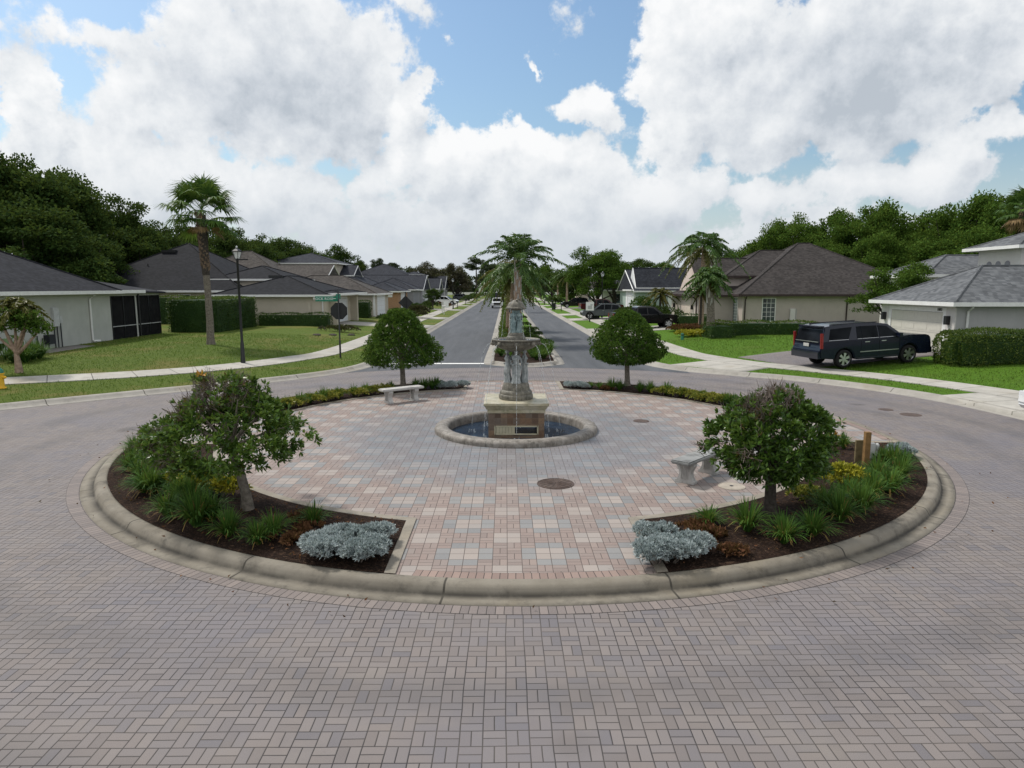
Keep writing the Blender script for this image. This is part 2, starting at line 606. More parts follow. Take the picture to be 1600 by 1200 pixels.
        if joint:
            uv = T.n('ShaderNodeUVMap').outputs[0]
            vv = T.xyz(uv)[1]
            if nm == 'kerb_concrete':
                line = T.m('MULTIPLY', T.ss(vv, .16, .30), T.ss(vv, .36, .52, 1, 0))
                col = T.mix(T.m('MULTIPLY', line, T.ss(T.noise(P0, 1.7, 5.0, .7), .25, .6, .35, .9)), col, (.035, .032, .028))
            x = T.m('DIVIDE', T.xyz(uv)[0], joint)
            f = T.m('FRACT', x)
            e = T.m('MULTIPLY', T.m('MINIMUM', f, T.m('SUBTRACT', 1.0, f)), joint)
            jj = T.ss(e, .008, .02)
            col = T.mix(jj, (.06, .055, .045), col)
            tone, _ = T.white(T.comb(T.m('FLOOR', x), 3.0, 0))
            col = T.mix(T.m('MULTIPLY', tone, .25), col, dirt)
            bump(T, b, T.m('ADD', T.m('MULTIPLY', sp, .3), jj), .5, .006)
        else:
            bump(T, b, sp, .35, .006)
        T.set(b.inputs['Base Color'], col)
    concrete('kerb_concrete', (.165, .146, .117), (.27, .246, .205), (.075, .068, .058), 3.0, .8)
    concrete('street_kerb', (.26, .245, .22), (.37, .35, .315), (.15, .14, .13), 3.0, .5)
    concrete('edging_concrete', (.22, .195, .16), (.31, .28, .235), (.11, .1, .08), 0.0, .5)
    concrete('walk_concrete', (.33, .315, .285), (.45, .43, .39), (.22, .21, .185), 1.5, .5)
    concrete('cast_stone', (.34, .335, .325), (.52, .51, .49), (.10, .10, .10), 0.0, .6)
    concrete('seat_stone', (.17, .175, .175), (.32, .325, .32), (.06, .062, .062), 0.0, .75)

    # asphalt
    m, T, b = newmat('asphalt', .8, .25)
    P0 = T.pos()
    st = T.v('MULTIPLY', P0, (1.2, .10, 1))
    n = T.noise(st, 1.0, 6.0, .65)
    col = T.ramp(n, [(.3, (.052, .056, .064)), (.7, (.095, .100, .110))])
    col = T.mix(T.ss(T.noise(P0, 60, 3.0), .4, .8, 0, .5), col, (.14, .145, .15))
    cr = T.n('ShaderNodeTexVoronoi', {'Vector': T.v('MULTIPLY_ADD', T.n('ShaderNodeTexNoise', {'Vector': P0, 'Scale': .6, 'Detail': 4.0}).outputs[1], (2.4, 2.4, 0), T.v('MULTIPLY', P0, (.22, .1, 0)))}, feature='DISTANCE_TO_EDGE', voronoi_dimensions='2D').outputs[0]
    col = T.mix(T.ss(cr, .002, .007, .8, 0), col, (.02, .02, .022))
    T.set(b.inputs['Base Color'], col)
    bump(T, b, T.noise(P0, 90, 3.0), .4, .005)
    simple('road_paint', (.72, .72, .70), .7, .3, var=.12, nscale=9)

    # lawn
    m, T, b = newmat('lawn_grass', .9, .15)
    P0 = T.pos()
    x, y, z = T.xyz(P0)
    lush = T.ss(x, -3, 3)
    n1 = T.noise(P0, .28, 6.0, .68)
    n2 = T.noise(T.v('ADD', P0, (4, 7, 0)), 7.0, 5.0, .75)
    n3 = T.noise(T.v('ADD', P0, (2, 1, 0)), 42.0, 3.0, .7)
    gl = T.mix(T.ss(n2, .35, .65), (.070, .112, .012), (.108, .152, .02))
    gl = T.mix(T.ss(n1, .48, .64, 0, .75), gl, (.17, .15, .042))
    gr = T.mix(T.ss(n2, .35, .65), (.060, .142, .007), (.098, .195, .013))
    gr = T.mix(T.ss(n1, .52, .70, 0, .5), gr, (.12, .15, .03))
    col = T.mix(lush, gl, gr)
    col = T.mix(T.ss(n3, .35, .7, 0, .55), col, T.mix(.55, col, (.02, .03, .006)))
    T.set(b.inputs['Base Color'], col)
    bump(T, b, T.m('ADD', n3, T.m('MULTIPLY', n2, .6)), .9, .05)

    # mulch
    m, T, b = newmat('mulch', .95, .1)
    P0 = T.pos()
    v = T.n('ShaderNodeTexVoronoi', {'Vector': T.v('MULTIPLY', P0, (1, 1.6, 1)), 'Scale': 34.0, 'Randomness': 1.0})
    w = T.noise(P0, 12, 5.0, .7)
    col = T.ramp(T.xyz(v.outputs['Color'])[0], [(0, (.014, .009, .007)), (.5, (.030, .018, .013)), (.85, (.055, .032, .022)), (1, (.11, .07, .045))])
    col = T.mix(T.ss(w, .4, .65), col, (.02, .012, .009))
    T.set(b.inputs['Base Color'], col)
    bump(T, b, T.m('ADD', v.outputs['Distance'], w), .9, .03)

    # stucco / roofs
    def stucco(nm, col, var=.08):
        m, T, b = newmat(nm, .9, .15)
        P0 = T.pos()
        n = T.noise(P0, .9, 6.0, .65)
        c = T.ramp(n, [(.3, tuple(a * (1 - var) for a in col)), (.7, tuple(a * (1 + var) for a in col))])
        x, y, z = T.xyz(P0)
        drip = T.noise(T.comb(T.m('MULTIPLY', T.m('ADD', x, y), 3.0), 0.0, T.m('MULTIPLY', z, .35)), 1.4, 5.0, .6)
        c = T.mix(T.ss(drip, .55, .75, 0, .22), c, tuple(a * .6 for a in col))
        T.set(b.inputs['Base Color'], c)
        bump(T, b, T.noise(P0, 45, 4.0, .7), .5, .012)
    stucco('stucco_grey_green', (.43, .44, .41))
    stucco('stucco_beige', (.50, .45, .37))
    stucco('stucco_tan', (.46, .41, .36))
    stucco('stucco_taupe', (.44, .385, .355))
    stucco('stucco_pink', (.62, .52, .47))
    stucco('stucco_grey', (.40, .395, .40))
    stucco('stucco_pale', (.60, .58, .56))
    stucco('stucco_sage', (.35, .42, .40))
    stucco('stucco_slate', (.25, .25, .27))
    stucco('stucco_white', (.68, .69, .70))

    def shingle(nm, c1, c2, row=.075, ridge=None):
        m, T, b = newmat(nm, .9, .15)
        g = T.n('ShaderNodeNewGeometry')
        P0, Nn = g.outputs['Position'], g.outputs['True Normal']
        t = T.v('NORMALIZE', T.v('CROSS_PRODUCT', Nn, (0, 0, 1)))
        u = T.v('DOT_PRODUCT', P0, t)
        z = T.xyz(P0)[2]
        r = T.m('DIVIDE', z, row)
        ri = T.m('FLOOR', r)
        uo = T.m('ADD', T.m('DIVIDE', u, .22), T.m('MULTIPLY', T.m('MODULO', T.m('ADD', ri, 999.0), 3.0), .37))
        wv, _ = T.white(T.comb(ri, T.m('FLOOR', uo), 0))
        col = T.mix(wv, c1, c2)
        n = T.noise(P0, .55, 6.0, .66)
        col = T.mix(T.ss(n, .45, .72, 0, .45), col, tuple(a * .55 for a in c1))
        col = T.mix(T.ss(T.noise(T.comb(T.m('MULTIPLY', u, 2.0), 0.0, T.m('MULTIPLY', z, .5)), 1.0, 5.0), .55, .75, 0, .3), col, tuple(a * 1.3 for a in c2))
        fr = T.m('SUBTRACT', r, ri)
        col = T.mix(T.ss(fr, .0, .16, .55, 0), col, tuple(a * .35 for a in c1))
        T.set(b.inputs['Base Color'], col)
        bump(T, b, T.m('ADD', T.ss(fr, 0, .25), T.m('MULTIPLY', wv, .5)), .6, .02)
    shingle('shingle_charcoal', (.015, .016, .020), (.030, .031, .038))
    shingle('shingle_black', (.010, .011, .014), (.020, .021, .026))
    shingle('shingle_brown', (.050, .045, .042), (.092, .083, .077))
    shingle('shingle_dark_brown', (.034, .030, .029), (.064, .057, .055))
    shingle('shingle_grey', (.085, .09, .098), (.16, .168, .178))
    shingle('shingle_blue', (.022, .024, .032), (.042, .046, .057))

    simple('white_trim', (.74, .74, .73), .5, .4, var=.07)
    simple('brown_trim', (.042, .027, .026), .6, .3)
    simple('black_metal', (.013, .014, .016), .4, .5, var=.2)
    simple('garage_cream', (.56, .54, .48), .6, .3, var=.05)
    simple('garage_white', (.66, .68, .70), .6, .3, var=.05)
    simple('garage_beige', (.60, .52, .45), .6, .3, var=.05)
    simple('door_blue', (.08, .14, .22), .5, .4)
    simple('utility_grey', (.46, .47, .47), .5, .4)
    simple('wood_post', (.20, .12, .05), .85, .15, var=.35, nscale=9, bstr=.3)
    simple('wood_post_old', (.15, .12, .065), .9, .15, var=.35, nscale=9, bstr=.3)
    simple('bark_grey', (.17, .15, .125), .95, .1, var=.5, nscale=14, bstr=.8)
    simple('bark_dark', (.06, .052, .045), .95, .1, var=.5, nscale=14, bstr=.8)
    simple('twig', (.17, .14, .12), .9, .15, var=.35, nscale=8)
    simple('bark_tan', (.30, .22, .165), .95, .1, var=.4, nscale=9, bstr=.6)
    simple('palm_boots', (.16, .115, .085), .95, .1, var=.6, nscale=5, bstr=.6)
    simple('iron_cover', (.075, .05, .04), .7, .4, var=.4, nscale=12, bstr=.5)
    simple('lid_concrete', (.36, .32, .27), .85, .2, var=.2)
    simple('hydrant_yellow', (.72, .42, .02), .45, .5, var=.12)
    simple('hydrant_green', (.02, .18, .12), .45, .5, var=.15)
    simple('sign_green', (.0, .17, .10), .45, .4, var=.08)
    simple('sign_white', (.78, .79, .78), .5, .4, var=.05)
    simple('sign_back', (.016, .017, .019), .55, .4, var=.2)
    simple('dark_box', (.02, .022, .026), .6, .35)
    simple('green_box', (.13, .16, .14), .6, .35)
    simple('soil_grey', (.19, .175, .16), .95, .1, var=.3, nscale=5, bstr=.6)
    simple('far_white', (.66, .66, .64), .8, .2)
    m, T, b = newmat('lamp_glass', .25, .5)
    b.inputs['Base Color'].default_value = (.72, .74, .74, 1)
    b.inputs['Transmission Weight'].default_value = .25
    T.set(b.inputs['Base Color'], T.ramp(T.noise(T.pos(), 9, 2), [(.3, (.66, .68, .68)), (.7, (.8, .82, .82))]))
    m, T, b = newmat('window_glass', .06, .6)
    T.set(b.inputs['Base Color'], T.ramp(T.noise(T.pos(), 1.3, 2), [(.35, (.02, .03, .036)), (.7, (.06, .085, .09))]))
    m, T, b = newmat('pale_glass', .1, .6)
    T.set(b.inputs['Base Color'], T.ramp(T.noise(T.pos(), 1.3, 2), [(.35, (.28, .34, .35)), (.7, (.42, .48, .48))]))
    m, T, b = newmat('car_glass', .05, .2)
    b.inputs['IOR'].default_value = 1.18
    T.set(b.inputs['Base Color'], T.ramp(T.noise(T.pos(), 1.3, 2), [(.35, (.006, .007, .009)), (.7, (.016, .018, .022))]))
    # insect screen of the porch: dark weave that lets a little through
    m, T, b = newmat('insect_screen', .9, .1)
    b.inputs['Base Color'].default_value = (.012, .012, .013, 1)
    T.set(b.inputs['Base Color'], T.ramp(T.noise(T.pos(), 3, 3), [(.3, (.009, .009, .010)), (.7, (.02, .02, .021))]))
    T.set(b.inputs['Alpha'], T.ramp(T.noise(T.pos(), 2.0, 2), [(.3, .80), (.7, .88)]))

    def paint(nm, col, rough=.18):
        m, T, b = newmat(nm, rough, .25)
        n = T.noise(T.n('ShaderNodeTexCoord').outputs['Object'], 3, 4)
        T.set(b.inputs['Base Color'], T.ramp(n, [(.3, tuple(c * .9 for c in col)), (.7, tuple(c * 1.1 for c in col))]))
        b.inputs['Coat Weight'].default_value = .4
        b.inputs['Coat Roughness'].default_value = .04
    paint('paint_navy', (.006, .009, .022))
    paint('paint_black', (.008, .008, .009))
    paint('paint_grey', (.085, .095, .105))
    paint('paint_white', (.70, .71, .71))
    paint('paint_darkred', (.045, .008, .008))
    simple('chrome', (.55, .56, .57), .3, .5, 1.0, var=.05)
    simple('rubber', (.014, .014, .014), .85, .2, var=.2)
    simple('under', (.008, .008, .008), .9, .1)
    simple('tail_red', (.22, .02, .018), .2, .5, var=.1)
    simple('head_lamp', (.7, .72, .74), .1, .6, var=.05)
    simple('plate', (.5, .5, .48), .5, .4)

    # fountain stones
    m, T, b = newmat('travertine', .45, .4)
    P0 = T.pos()
    n = T.noise(T.v('MULTIPLY', P0, (1, 1, 2)), 3.0, 7.0, .7)
    z = T.xyz(T.n('ShaderNodeNewGeometry').outputs['Normal'])[2]
    col = T.ramp(n, [(.3, (.27, .24, .15)), (.5, (.42, .38, .27)), (.75, (.55, .52, .43))])
    col = T.mix(T.ss(T.noise(T.v('ADD', P0, (3, 3, 1)), 5.0, 6.0, .7), .52, .66, 0, .6), col, (.16, .17, .10))
    T.set(b.inputs['Base Color'], col)
    bump(T, b, n, .4, .01)
    m, T, b = newmat('slate_tile', .55, .4)
    g = T.n('ShaderNodeNewGeometry')
    P0 = T.v('SUBTRACT', g.outputs['Position'], (CX - .71, CY - .71, .1))
    x, y, z = T.xyz(P0)
    nx = T.m('ABSOLUTE', T.xyz(g.outputs['Normal'])[0])
    sw = T.m('GREATER_THAN', nx, .5)
    u = T.m('ADD', T.m('MULTIPLY', x, T.m('SUBTRACT', 1.0, sw)), T.m('MULTIPLY', y, sw))
    tu, tz = T.m('DIVIDE', u, .158), T.m('DIVIDE', z, .158)
    iu, iz = T.m('FLOOR', tu), T.m('FLOOR', tz)
    fu, fz = T.m('SUBTRACT', tu, iu), T.m('SUBTRACT', tz, iz)
    wv, _ = T.white(T.comb(iu, iz, 2.0))
    col = T.ramp(wv, [(0, (.09, .06, .042)), (.25, (.155, .095, .058)), (.5, (.21, .13, .078)), (.75, (.14, .112, .092)), (1, (.25, .165, .10))])
    col = T.mix(T.ss(T.noise(P0, 14, 6.0, .7), .4, .7, 0, .6), col, (.09, .055, .042))
    ed = T.m('MINIMUM', T.m('MINIMUM', fu, T.m('SUBTRACT', 1.0, fu)), T.m('MINIMUM', fz, T.m('SUBTRACT', 1.0, fz)))
    col = T.mix(T.ss(ed, .012, .03), (.16, .125, .09), col)
    T.set(b.inputs['Base Color'], col)
    bump(T, b, T.m('ADD', T.ss(ed, .01, .05), T.m('MULTIPLY', wv, .5)), .5, .006)

    def aged(nm, c1, c2, c3, sc=9.0):
        m, T, b = newmat(nm, .6, .35)
        P0 = T.pos()
        n = T.noise(P0, sc, 7.0, .72)
        col = T.ramp(n, [(.3, c1), (.5, c2), (.7, c3)])
        x, y, z = T.xyz(P0)
        st = T.noise(T.comb(T.m('MULTIPLY', x, 14.0), T.m('MULTIPLY', y, 14.0), T.m('MULTIPLY', z, 1.6)), 1.0, 5.0, .6)
        col = T.mix(T.ss(st, .5, .7, 0, .6), col, (.05, .05, .038))
        T.set(b.inputs['Base Color'], col)
        bump(T, b, n, .5, .012)
    aged('statue_stone', (.13, .15, .155), (.30, .325, .33), (.50, .52, .51), 7.0)
    aged('verdigris', (.08, .115, .12), (.19, .265, .275), (.37, .42, .41), 12.0)
    aged('fountain_stone', (.06, .058, .048), (.15, .14, .115), (.27, .245, .20))
    aged('basin_stone', (.10, .085, .07), (.205, .185, .162), (.30, .28, .255), 6.0)
    simple('hatch_cream', (.46, .42, .30), .7, .3, var=.12, nscale=5)
    m, T, b = newmat('pool_water', .06, .6)
    P0 = T.pos()
    T.set(b.inputs['Base Color'], T.ramp(T.noise(P0, 3, 4), [(.3, (.012, .026, .052)), (.7, (.03, .062, .11))]))
    b.inputs['IOR'].default_value = 1.2
    bump(T, b, T.m('ADD', T.noise(P0, 9, 5.0, .65, .6), T.m('MULTIPLY', T.noise(P0, 40, 3.0), .4)), 1.0, .12)
    m, T, b = newmat('water_jet', .15, .5)
    T.set(b.inputs['Base Color'], T.ramp(T.noise(T.pos(), 30, 3), [(.3, (.7, .76, .8)), (.7, (.9, .93, .95))]))
    b.inputs['Transmission Weight'].default_value = .55
    T.set(b.inputs['Alpha'], T.ss(T.noise(T.v('MULTIPLY', T.pos(), (1, 1, .6)), 28, 3.0, .7), .42, .56, .12, .85))

    # plants
    leafmat('leaf_topiary', [(.014, .042, .007), (.036, .092, .012), (.072, .15, .018), (.16, .23, .04)], .55, .2, 1.6, .15)
    leafmat('leaf_loquat', [(.018, .048, .009), (.046, .105, .015), (.088, .165, .024), (.16, .22, .04)], .35, .2, 2.0, .35)
    leafmat('leaf_bronze', [(.05, .03, .012), (.10, .06, .02), (.13, .10, .03)], .5, .2, 2.0)
    leafmat('leaf_orange', [(.45, .20, .03), (.6, .32, .05)], .5, .3, 2.0)
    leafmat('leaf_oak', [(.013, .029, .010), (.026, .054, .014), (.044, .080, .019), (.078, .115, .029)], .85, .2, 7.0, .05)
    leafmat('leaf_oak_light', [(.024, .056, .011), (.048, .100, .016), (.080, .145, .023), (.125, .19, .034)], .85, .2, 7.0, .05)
    leafmat('leaf_far', [(.026, .040, .022), (.038, .058, .029), (.055, .078, .036)], .7, .15, .3, .1)
    leafmat('leaf_magnolia', [(.018, .022, .012), (.034, .036, .018), (.065, .045, .022), (.04, .055, .022)], .4, .15, 7.0, .3)
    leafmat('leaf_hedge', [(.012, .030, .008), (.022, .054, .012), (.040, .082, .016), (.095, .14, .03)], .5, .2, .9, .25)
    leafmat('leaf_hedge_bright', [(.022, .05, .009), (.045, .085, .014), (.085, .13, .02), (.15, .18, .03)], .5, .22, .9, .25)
    leafmat('leaf_palm', [(.022, .058, .012), (.044, .105, .020), (.075, .145, .028), (.12, .18, .04)], .45, .2, .8, .3)
    leafmat('leaf_palm_yellow', [(.06, .07, .016), (.11, .11, .025), (.17, .15, .04)], .5, .25, .8, .25)
    leafmat('leaf_palm_dry', [(.19, .12, .055), (.27, .18, .09), (.33, .23, .12)], .7, .2, .8, .15)
    leafmat('leaf_liriope', [(.020, .058, .012), (.042, .108, .02), (.070, .155, .026), (.13, .21, .04)], .6, .3, 3.0, .12)
    leafmat('leaf_straw', [(.16, .12, .035), (.26, .18, .06), (.34, .20, .06)], .6, .2, 3.0, .2)
    leafmat('leaf_gold', [(.10, .13, .012), (.27, .27, .02), (.42, .38, .035), (.5, .46, .06)], .45, .22, 3.0, .3)
    leafmat('leaf_variegated', [(.06, .10, .016), (.16, .19, .028), (.30, .28, .045), (.42, .37, .08)], .45, .22, 3.0, .3)
    leafmat('leaf_silver', [(.20, .25, .26), (.34, .40, .41), (.48, .54, .55), (.62, .67, .67)], .8, .12, 5.0, .1)
    leafmat('leaf_red', [(.05, .015, .012), (.10, .03, .018), (.15, .06, .03)], .6, .2, 3.0, .2)
    leafmat('leaf_litter', [(.06, .028, .016), (.12, .055, .028), (.17, .09, .045)], .9, .1, 3.0, .1)
    leafmat('grass_blade', [(.05, .105, .010), (.08, .15, .016), (.12, .19, .03)], .6, .25, .6, .2)


mk_materials()
M = MATS


# ================================================================ GROUND AND ROADS
def smooth_line(pts, step=.5):
    """Catmull-Rom through the points, resampled"""
    P = [np.array(p, float) for p in pts]
    P = [2 * P[0] - P[1]] + P + [2 * P[-1] - P[-2]]
    out = []
    for i in range(1, len(P) - 2):
        n = max(2, int(np.linalg.norm(P[i + 1] - P[i]) / step))
        n = min(n, 24)
        for k in range(n):
            t = k / n
            a, b, c, d = P[i - 1:i + 3]
            out.append(.5 * ((2 * b) + (c - a) * t + (2 * a - 5 * b + 4 * c - d) * t * t + (3 * b - a - 3 * c + d) * t ** 3))
    out.append(P[-2])
    return np.array(out)


RIGHT = smooth_line([(15.9, -14), (15.95, 6), (15.85, 14), (15.75, 18.5), (15.3, 22.5), (14.1, 25.6), (12.3, 28.1), (10.2, 29.9), (8.6, 31.4),
                     (7.65, 33.2), (7.25, 35.6), (7.2, 39), (7.2, 60), (7.2, 120), (7.2, 200), (7.2, 270)])
LEFT = smooth_line([(-44, -4), (-33, 6), (-26, 12.2), (-20.5, 17.6), (-16.3, 21.6), (-13.0, 24.8), (-10.5, 27.2), (-8.6, 29.4), (-7.5, 31.4),
                    (-7.02, 33.5), (-6.9, 36), (-6.9, 42), (-6.9, 60), (-6.9, 120), (-6.9, 200), (-6.9, 270)])
ROADPOLY = np.concatenate([RIGHT, [(7.2, 420), (-6.9, 420)], LEFT[::-1], [(-44, -14)]])


def seg_dist(X, Y, L):
    d = np.full(X.shape, 1e9)
    for (ax, ay), (bx, by) in zip(L[:-1], L[1:]):
        vx, vy = bx - ax, by - ay
        t = np.clip(((X - ax) * vx + (Y - ay) * vy) / (vx * vx + vy * vy + 1e-12), 0, 1)
        d = np.minimum(d, np.hypot(X - ax - t * vx, Y - ay - t * vy))
    return d


def inside(X, Y, P):
    r = np.zeros(X.shape, bool)
    n = len(P)
    j = n - 1
    for i in range(n):
        xi, yi = P[i]
        xj, yj = P[j]
        c = (yi > Y) != (yj > Y)
        r ^= c & (X < (xj - xi) * (Y - yi) / (yj - yi + 1e-12) + xi)
        j = i
    return r


def ground_np(X, Y):
    X, Y = np.asarray(X, float), np.asarray(Y, float)
    s = np.minimum(seg_dist(X, Y, RIGHT), seg_dist(X, Y, LEFT))
    h = .13 + np.interp(s, [0, 2, 3.5, 7, 10, 60], [0, .06, .10, .33, .47, .5])
    return np.where(inside(X, Y, ROADPOLY), np.where(s > .06, -.25, h), h), s


def gh(x, y):
    return float(ground_np(np.array([x]), np.array([y]))[0][0])


def on_ground(px, py):
    z = .4
    for _ in range(6):
        x, y = atz(px, py, z)
        z = gh(x, y)
    return x, y, z


def grid_lines(segs):
    out = [segs[0][0]]
    for a, b, st in segs:
        n = max(1, round((b - a) / st))
        out += [a + (b - a) * (i + 1) / n for i in range(n)]
    return np.array(out)


gx = grid_lines([(-900, -200, 100), (-200, -60, 10), (-60, -27, 1.5), (-27, -6, .25), (-6, 6.5, 2.5), (6.5, 18, .25), (18, 60, 1.5), (60, 200, 10), (200, 900, 100)])
gy = grid_lines([(-60, -14, 4), (-14, 10, 1), (10, 42, .25), (42, 120, 3), (120, 300, 10), (300, 1500, 100)])
GX, GY = np.meshgrid(gx, gy)
GZ, GS = ground_np(GX.ravel(), GY.ravel())
# beyond the gate the land runs on level
GZ = np.where(GY.ravel() > 280, .1, GZ)
nx_, ny_ = len(gx), len(gy)
ii = np.arange(nx_ * ny_).reshape(ny_, nx_)
quads = np.stack([ii[:-1, :-1], ii[:-1, 1:], ii[1:, 1:], ii[1:, :-1]], -1).reshape(-1, 4)
lawn = link_mesh('lawn', npmesh('lawn', np.stack([GX.ravel(), GY.ravel(), GZ], 1), quads, True), M['lawn_grass'])
tag(lawn, kind='structure')

# brick road round the island
tag(MB().sheet([(-46, -14, 0), (17, -14, 0), (17, 35, 0), (-46, 35, 0)]).build('brick_road', M['road_pavers']), kind='structure')


def arc(r, a0, a1, n, z=0.0, c=(CX, CY)):
    return [(c[0] + r * math.cos(a0 + (a1 - a0) * i / n), c[1] + r * math.sin(a0 + (a1 - a0) * i / n), z) for i in range(n + 1)]


# asphalt street, starting along an arc round the island
aL, aR = math.atan2(13.2, -8.2), math.atan2(13.2, 8.4)
ap = arc(15.0, aL, aR, 40, .004) + [(8.6, 36, .004), (7.6, 280, .004), (-7.3, 280, .004), (-8.4, 36, .004)]
tag(MB().sheet(ap).build('asphalt_street', M['asphalt']), kind='structure')
# stop line
tag(MB().sheet([(-6.35, 34.1, .008), (-1.0, 34.1, .008), (-1.0, 34.5, .008), (-6.4, 34.5, .008)]).build('stop_line', M['road_paint']), kind='structure')


def profile_along(name, line, prof, mat, side=1, closed=False, uscale=1.0, zfun=None, step_uv=True):
    """sweep a kerb profile [(offset, z)] along a line; offset counts to the left of travel times side"""
    L = np.asarray(line, float)[:, :2]
    n = len(L)
    if closed:
        T_ = np.roll(L, -1, 0) - np.roll(L, 1, 0)
    else:
        T_ = np.gradient(L, axis=0)
    T_ = T_ / np.linalg.norm(T_, axis=1, keepdims=True)
    Nn = np.stack([-T_[:, 1], T_[:, 0]], 1) * side
    ds = np.concatenate([[0], np.cumsum(np.linalg.norm(np.diff(L, axis=0), axis=1))])
    V, UV = [], []
    for i in range(n):
        zz = zfun(*L[i]) if zfun else 0.0
        for k, (o, z) in enumerate(prof):
            V.append((L[i, 0] + Nn[i, 0] * o, L[i, 1] + Nn[i, 1] * o, z + zz))
            UV.append((ds[i] * uscale, k / (len(prof) - 1)))
    m = len(prof)
    F = []
    for i in range(n if closed else n - 1):
        j = (i + 1) % n
        for k in range(m - 1):
            F.append((i * m + k, j * m + k, j * m + k + 1, i * m + k + 1))
    me = bpy.data.meshes.new(name)
    me.from_pydata(V, [], F)
    uv = me.uv_layers.new(name='UVMap')
    tot = ds[-1] + (np.linalg.norm(L[0] - L[-1]) if closed else 0)
    for p in me.polygons:
        last = closed and min(p.vertices) < m and max(p.vertices) >= (n - 1) * m
        for li, vi in zip(p.loop_indices, p.vertices):
            u, v = UV[vi]
            if last and vi < m:
                u = tot * uscale
            uv.data[li].uv = (u, v)
    bm = bmesh.new()
    bm.from_mesh(me)
    bmesh.ops.recalc_face_normals(bm, faces=bm.faces)
    if sum(f.normal.z for f in bm.faces) < 0:
        bmesh.ops.reverse_faces(bm, faces=bm.faces)
    bm.to_mesh(me)
    bm.free()
    me.polygons.foreach_set('use_smooth', [True] * len(me.polygons))
    return link_mesh(name, me, mat)


street_prof = [(-.55, -.05), (-.54, .006), (-.30, .012), (-.24, .02), (-.15, .10), (-.08, .145), (.06, .15), (.08, .12), (.08, -.1)]
tag(profile_along('street_kerb', RIGHT, street_prof, M['street_kerb'], -1), kind='structure')
tag(profile_along('street_kerb', LEFT, street_prof, M['street_kerb'], 1), kind='structure')

# ---------------------------------------------------------------- the island
RG = 9.78          # outer edge of the gutter
circ = [(CX + RG * math.cos(2 * math.pi * i / 160), CY + RG * math.sin(2 * math.pi * i / 160)) for i in range(160)]
isl_prof = [(0, -.05), (.005, .010), (.11, .016), (.205, .020), (.222, .028), (.242, .06), (.264, .10), (.292, .132), (.33, .147), (.43, .153), (.464, .146), (.47, .0)]
tag(profile_along('island_kerb', circ, isl_prof, M['kerb_concrete'], 1, True), kind='structure')
sold = [(CX + (RG + .005) * math.cos(2 * math.pi * i / 160), CY + (RG + .005) * math.sin(2 * math.pi * i / 160)) for i in range(160)]
nb = round(2 * math.pi * RG / .105)
tag(profile_along('brick_border', sold, [(-.21, .004), (0, .004)], M['road_soldier'], 1, True, nb / (2 * math.pi * (RG + .005))), kind='structure')
PZ = .135          # level of the plaza inside
RI = RG - .465
tag(profile_along('plaza_paving', arc(RI, 0, 2 * math.pi, 128)[:-1], [(0, PZ), (RI - 1.95, PZ)], M['plaza_pavers'], 1, True), kind='structure')

# four planting beds between the gaps; each is edged in concrete and filled with mulch
RB = 7.2
GF, GSD = 1.72, 1.55           # half widths of the front/back gaps and of the side gaps
EDG = .15


def bed_outline(quad, inset):
    """quadrant bed outline (ccw from +x axis); inset shrinks it from the gaps and inner arc"""
    ri, ro = RB + inset, RI - .002
    gs, gf = GSD + inset, GF + inset
    pts = []
    n = 24
    a0, a1 = math.asin(gs / ro), math.acos(gf / ro)
    pts += [(ro * math.cos(a0 + (a1 - a0) * i / n), ro * math.sin(a0 + (a1 - a0) * i / n)) for i in range(n + 1)]
    b0, b1 = math.asin(gs / ri), math.acos(gf / ri)
    pts += [(ri * math.cos(b1 + (b0 - b1) * i / n), ri * math.sin(b1 + (b0 - b1) * i / n)) for i in range(n + 1)]
    sx, sy = {'fl': (-1, -1), 'fr': (1, -1), 'bl': (-1, 1), 'br': (1, 1)}[quad]
    return [(CX + sx * x, CY + sy * y) for x, y in pts]


for q in ('fl', 'fr', 'bl', 'br'):
    o, i_ = bed_outline(q, 0), bed_outline(q, EDG)
    h = 25
    # the edging: from the outer end of one gap, along the inner arc, to the other
    oi = [o[h - 1]] + o[h:] + [o[0]]
    ii_ = [i_[h - 1]] + i_[h:] + [i_[0]]
    mb = MB()
    for k in range(len(oi) - 1):
        a, b, c, d = oi[k], oi[k + 1], ii_[k + 1], ii_[k]
        z1, z0 = PZ + .022, PZ - .05
        mb.add([(*a, z1), (*b, z1), (*c, z1), (*d, z1), (*a, z0), (*b, z0), (*c, z0), (*d, z0)],
               [(0, 1, 2, 3), (4, 5, 1, 0), (7, 6, 2, 3)])
    tag(mb.build('bed_edging', M['edging_concrete']), kind='structure')
    # mulch, gently heaped
    pts = np.array(i_)
    nn_ = 24
    rows = []
    outer, inner = pts[:25], pts[25:][::-1]
    for k in range(25):
        for t in np.linspace(0, 1, 13):
            p = outer[k] * (1 - t) + inner[k] * t
            e = min(t, 1 - t) * 2
            e2 = min(k, 24 - k) / 6
            z = PZ + .016 + .06 * min(1, e * 1.6) * min(1, e2 + .15) + min(1, e * 2) * (.014 * math.sin(p[0] * 5.1 + p[1] * 3) + rng.normal() * .005)
            rows.append((p[0], p[1], max(z, PZ + .012) if 0 < t < 1 else PZ + .014))
    qd = [(a * 13 + b, (a + 1) * 13 + b, (a + 1) * 13 + b + 1, a * 13 + b + 1) for a in range(24) for b in range(12)]
    me = npmesh('mulch', np.array(rows), np.array(qd), True)
    tag(link_mesh('mulch', me, M['mulch']), kind='structure')

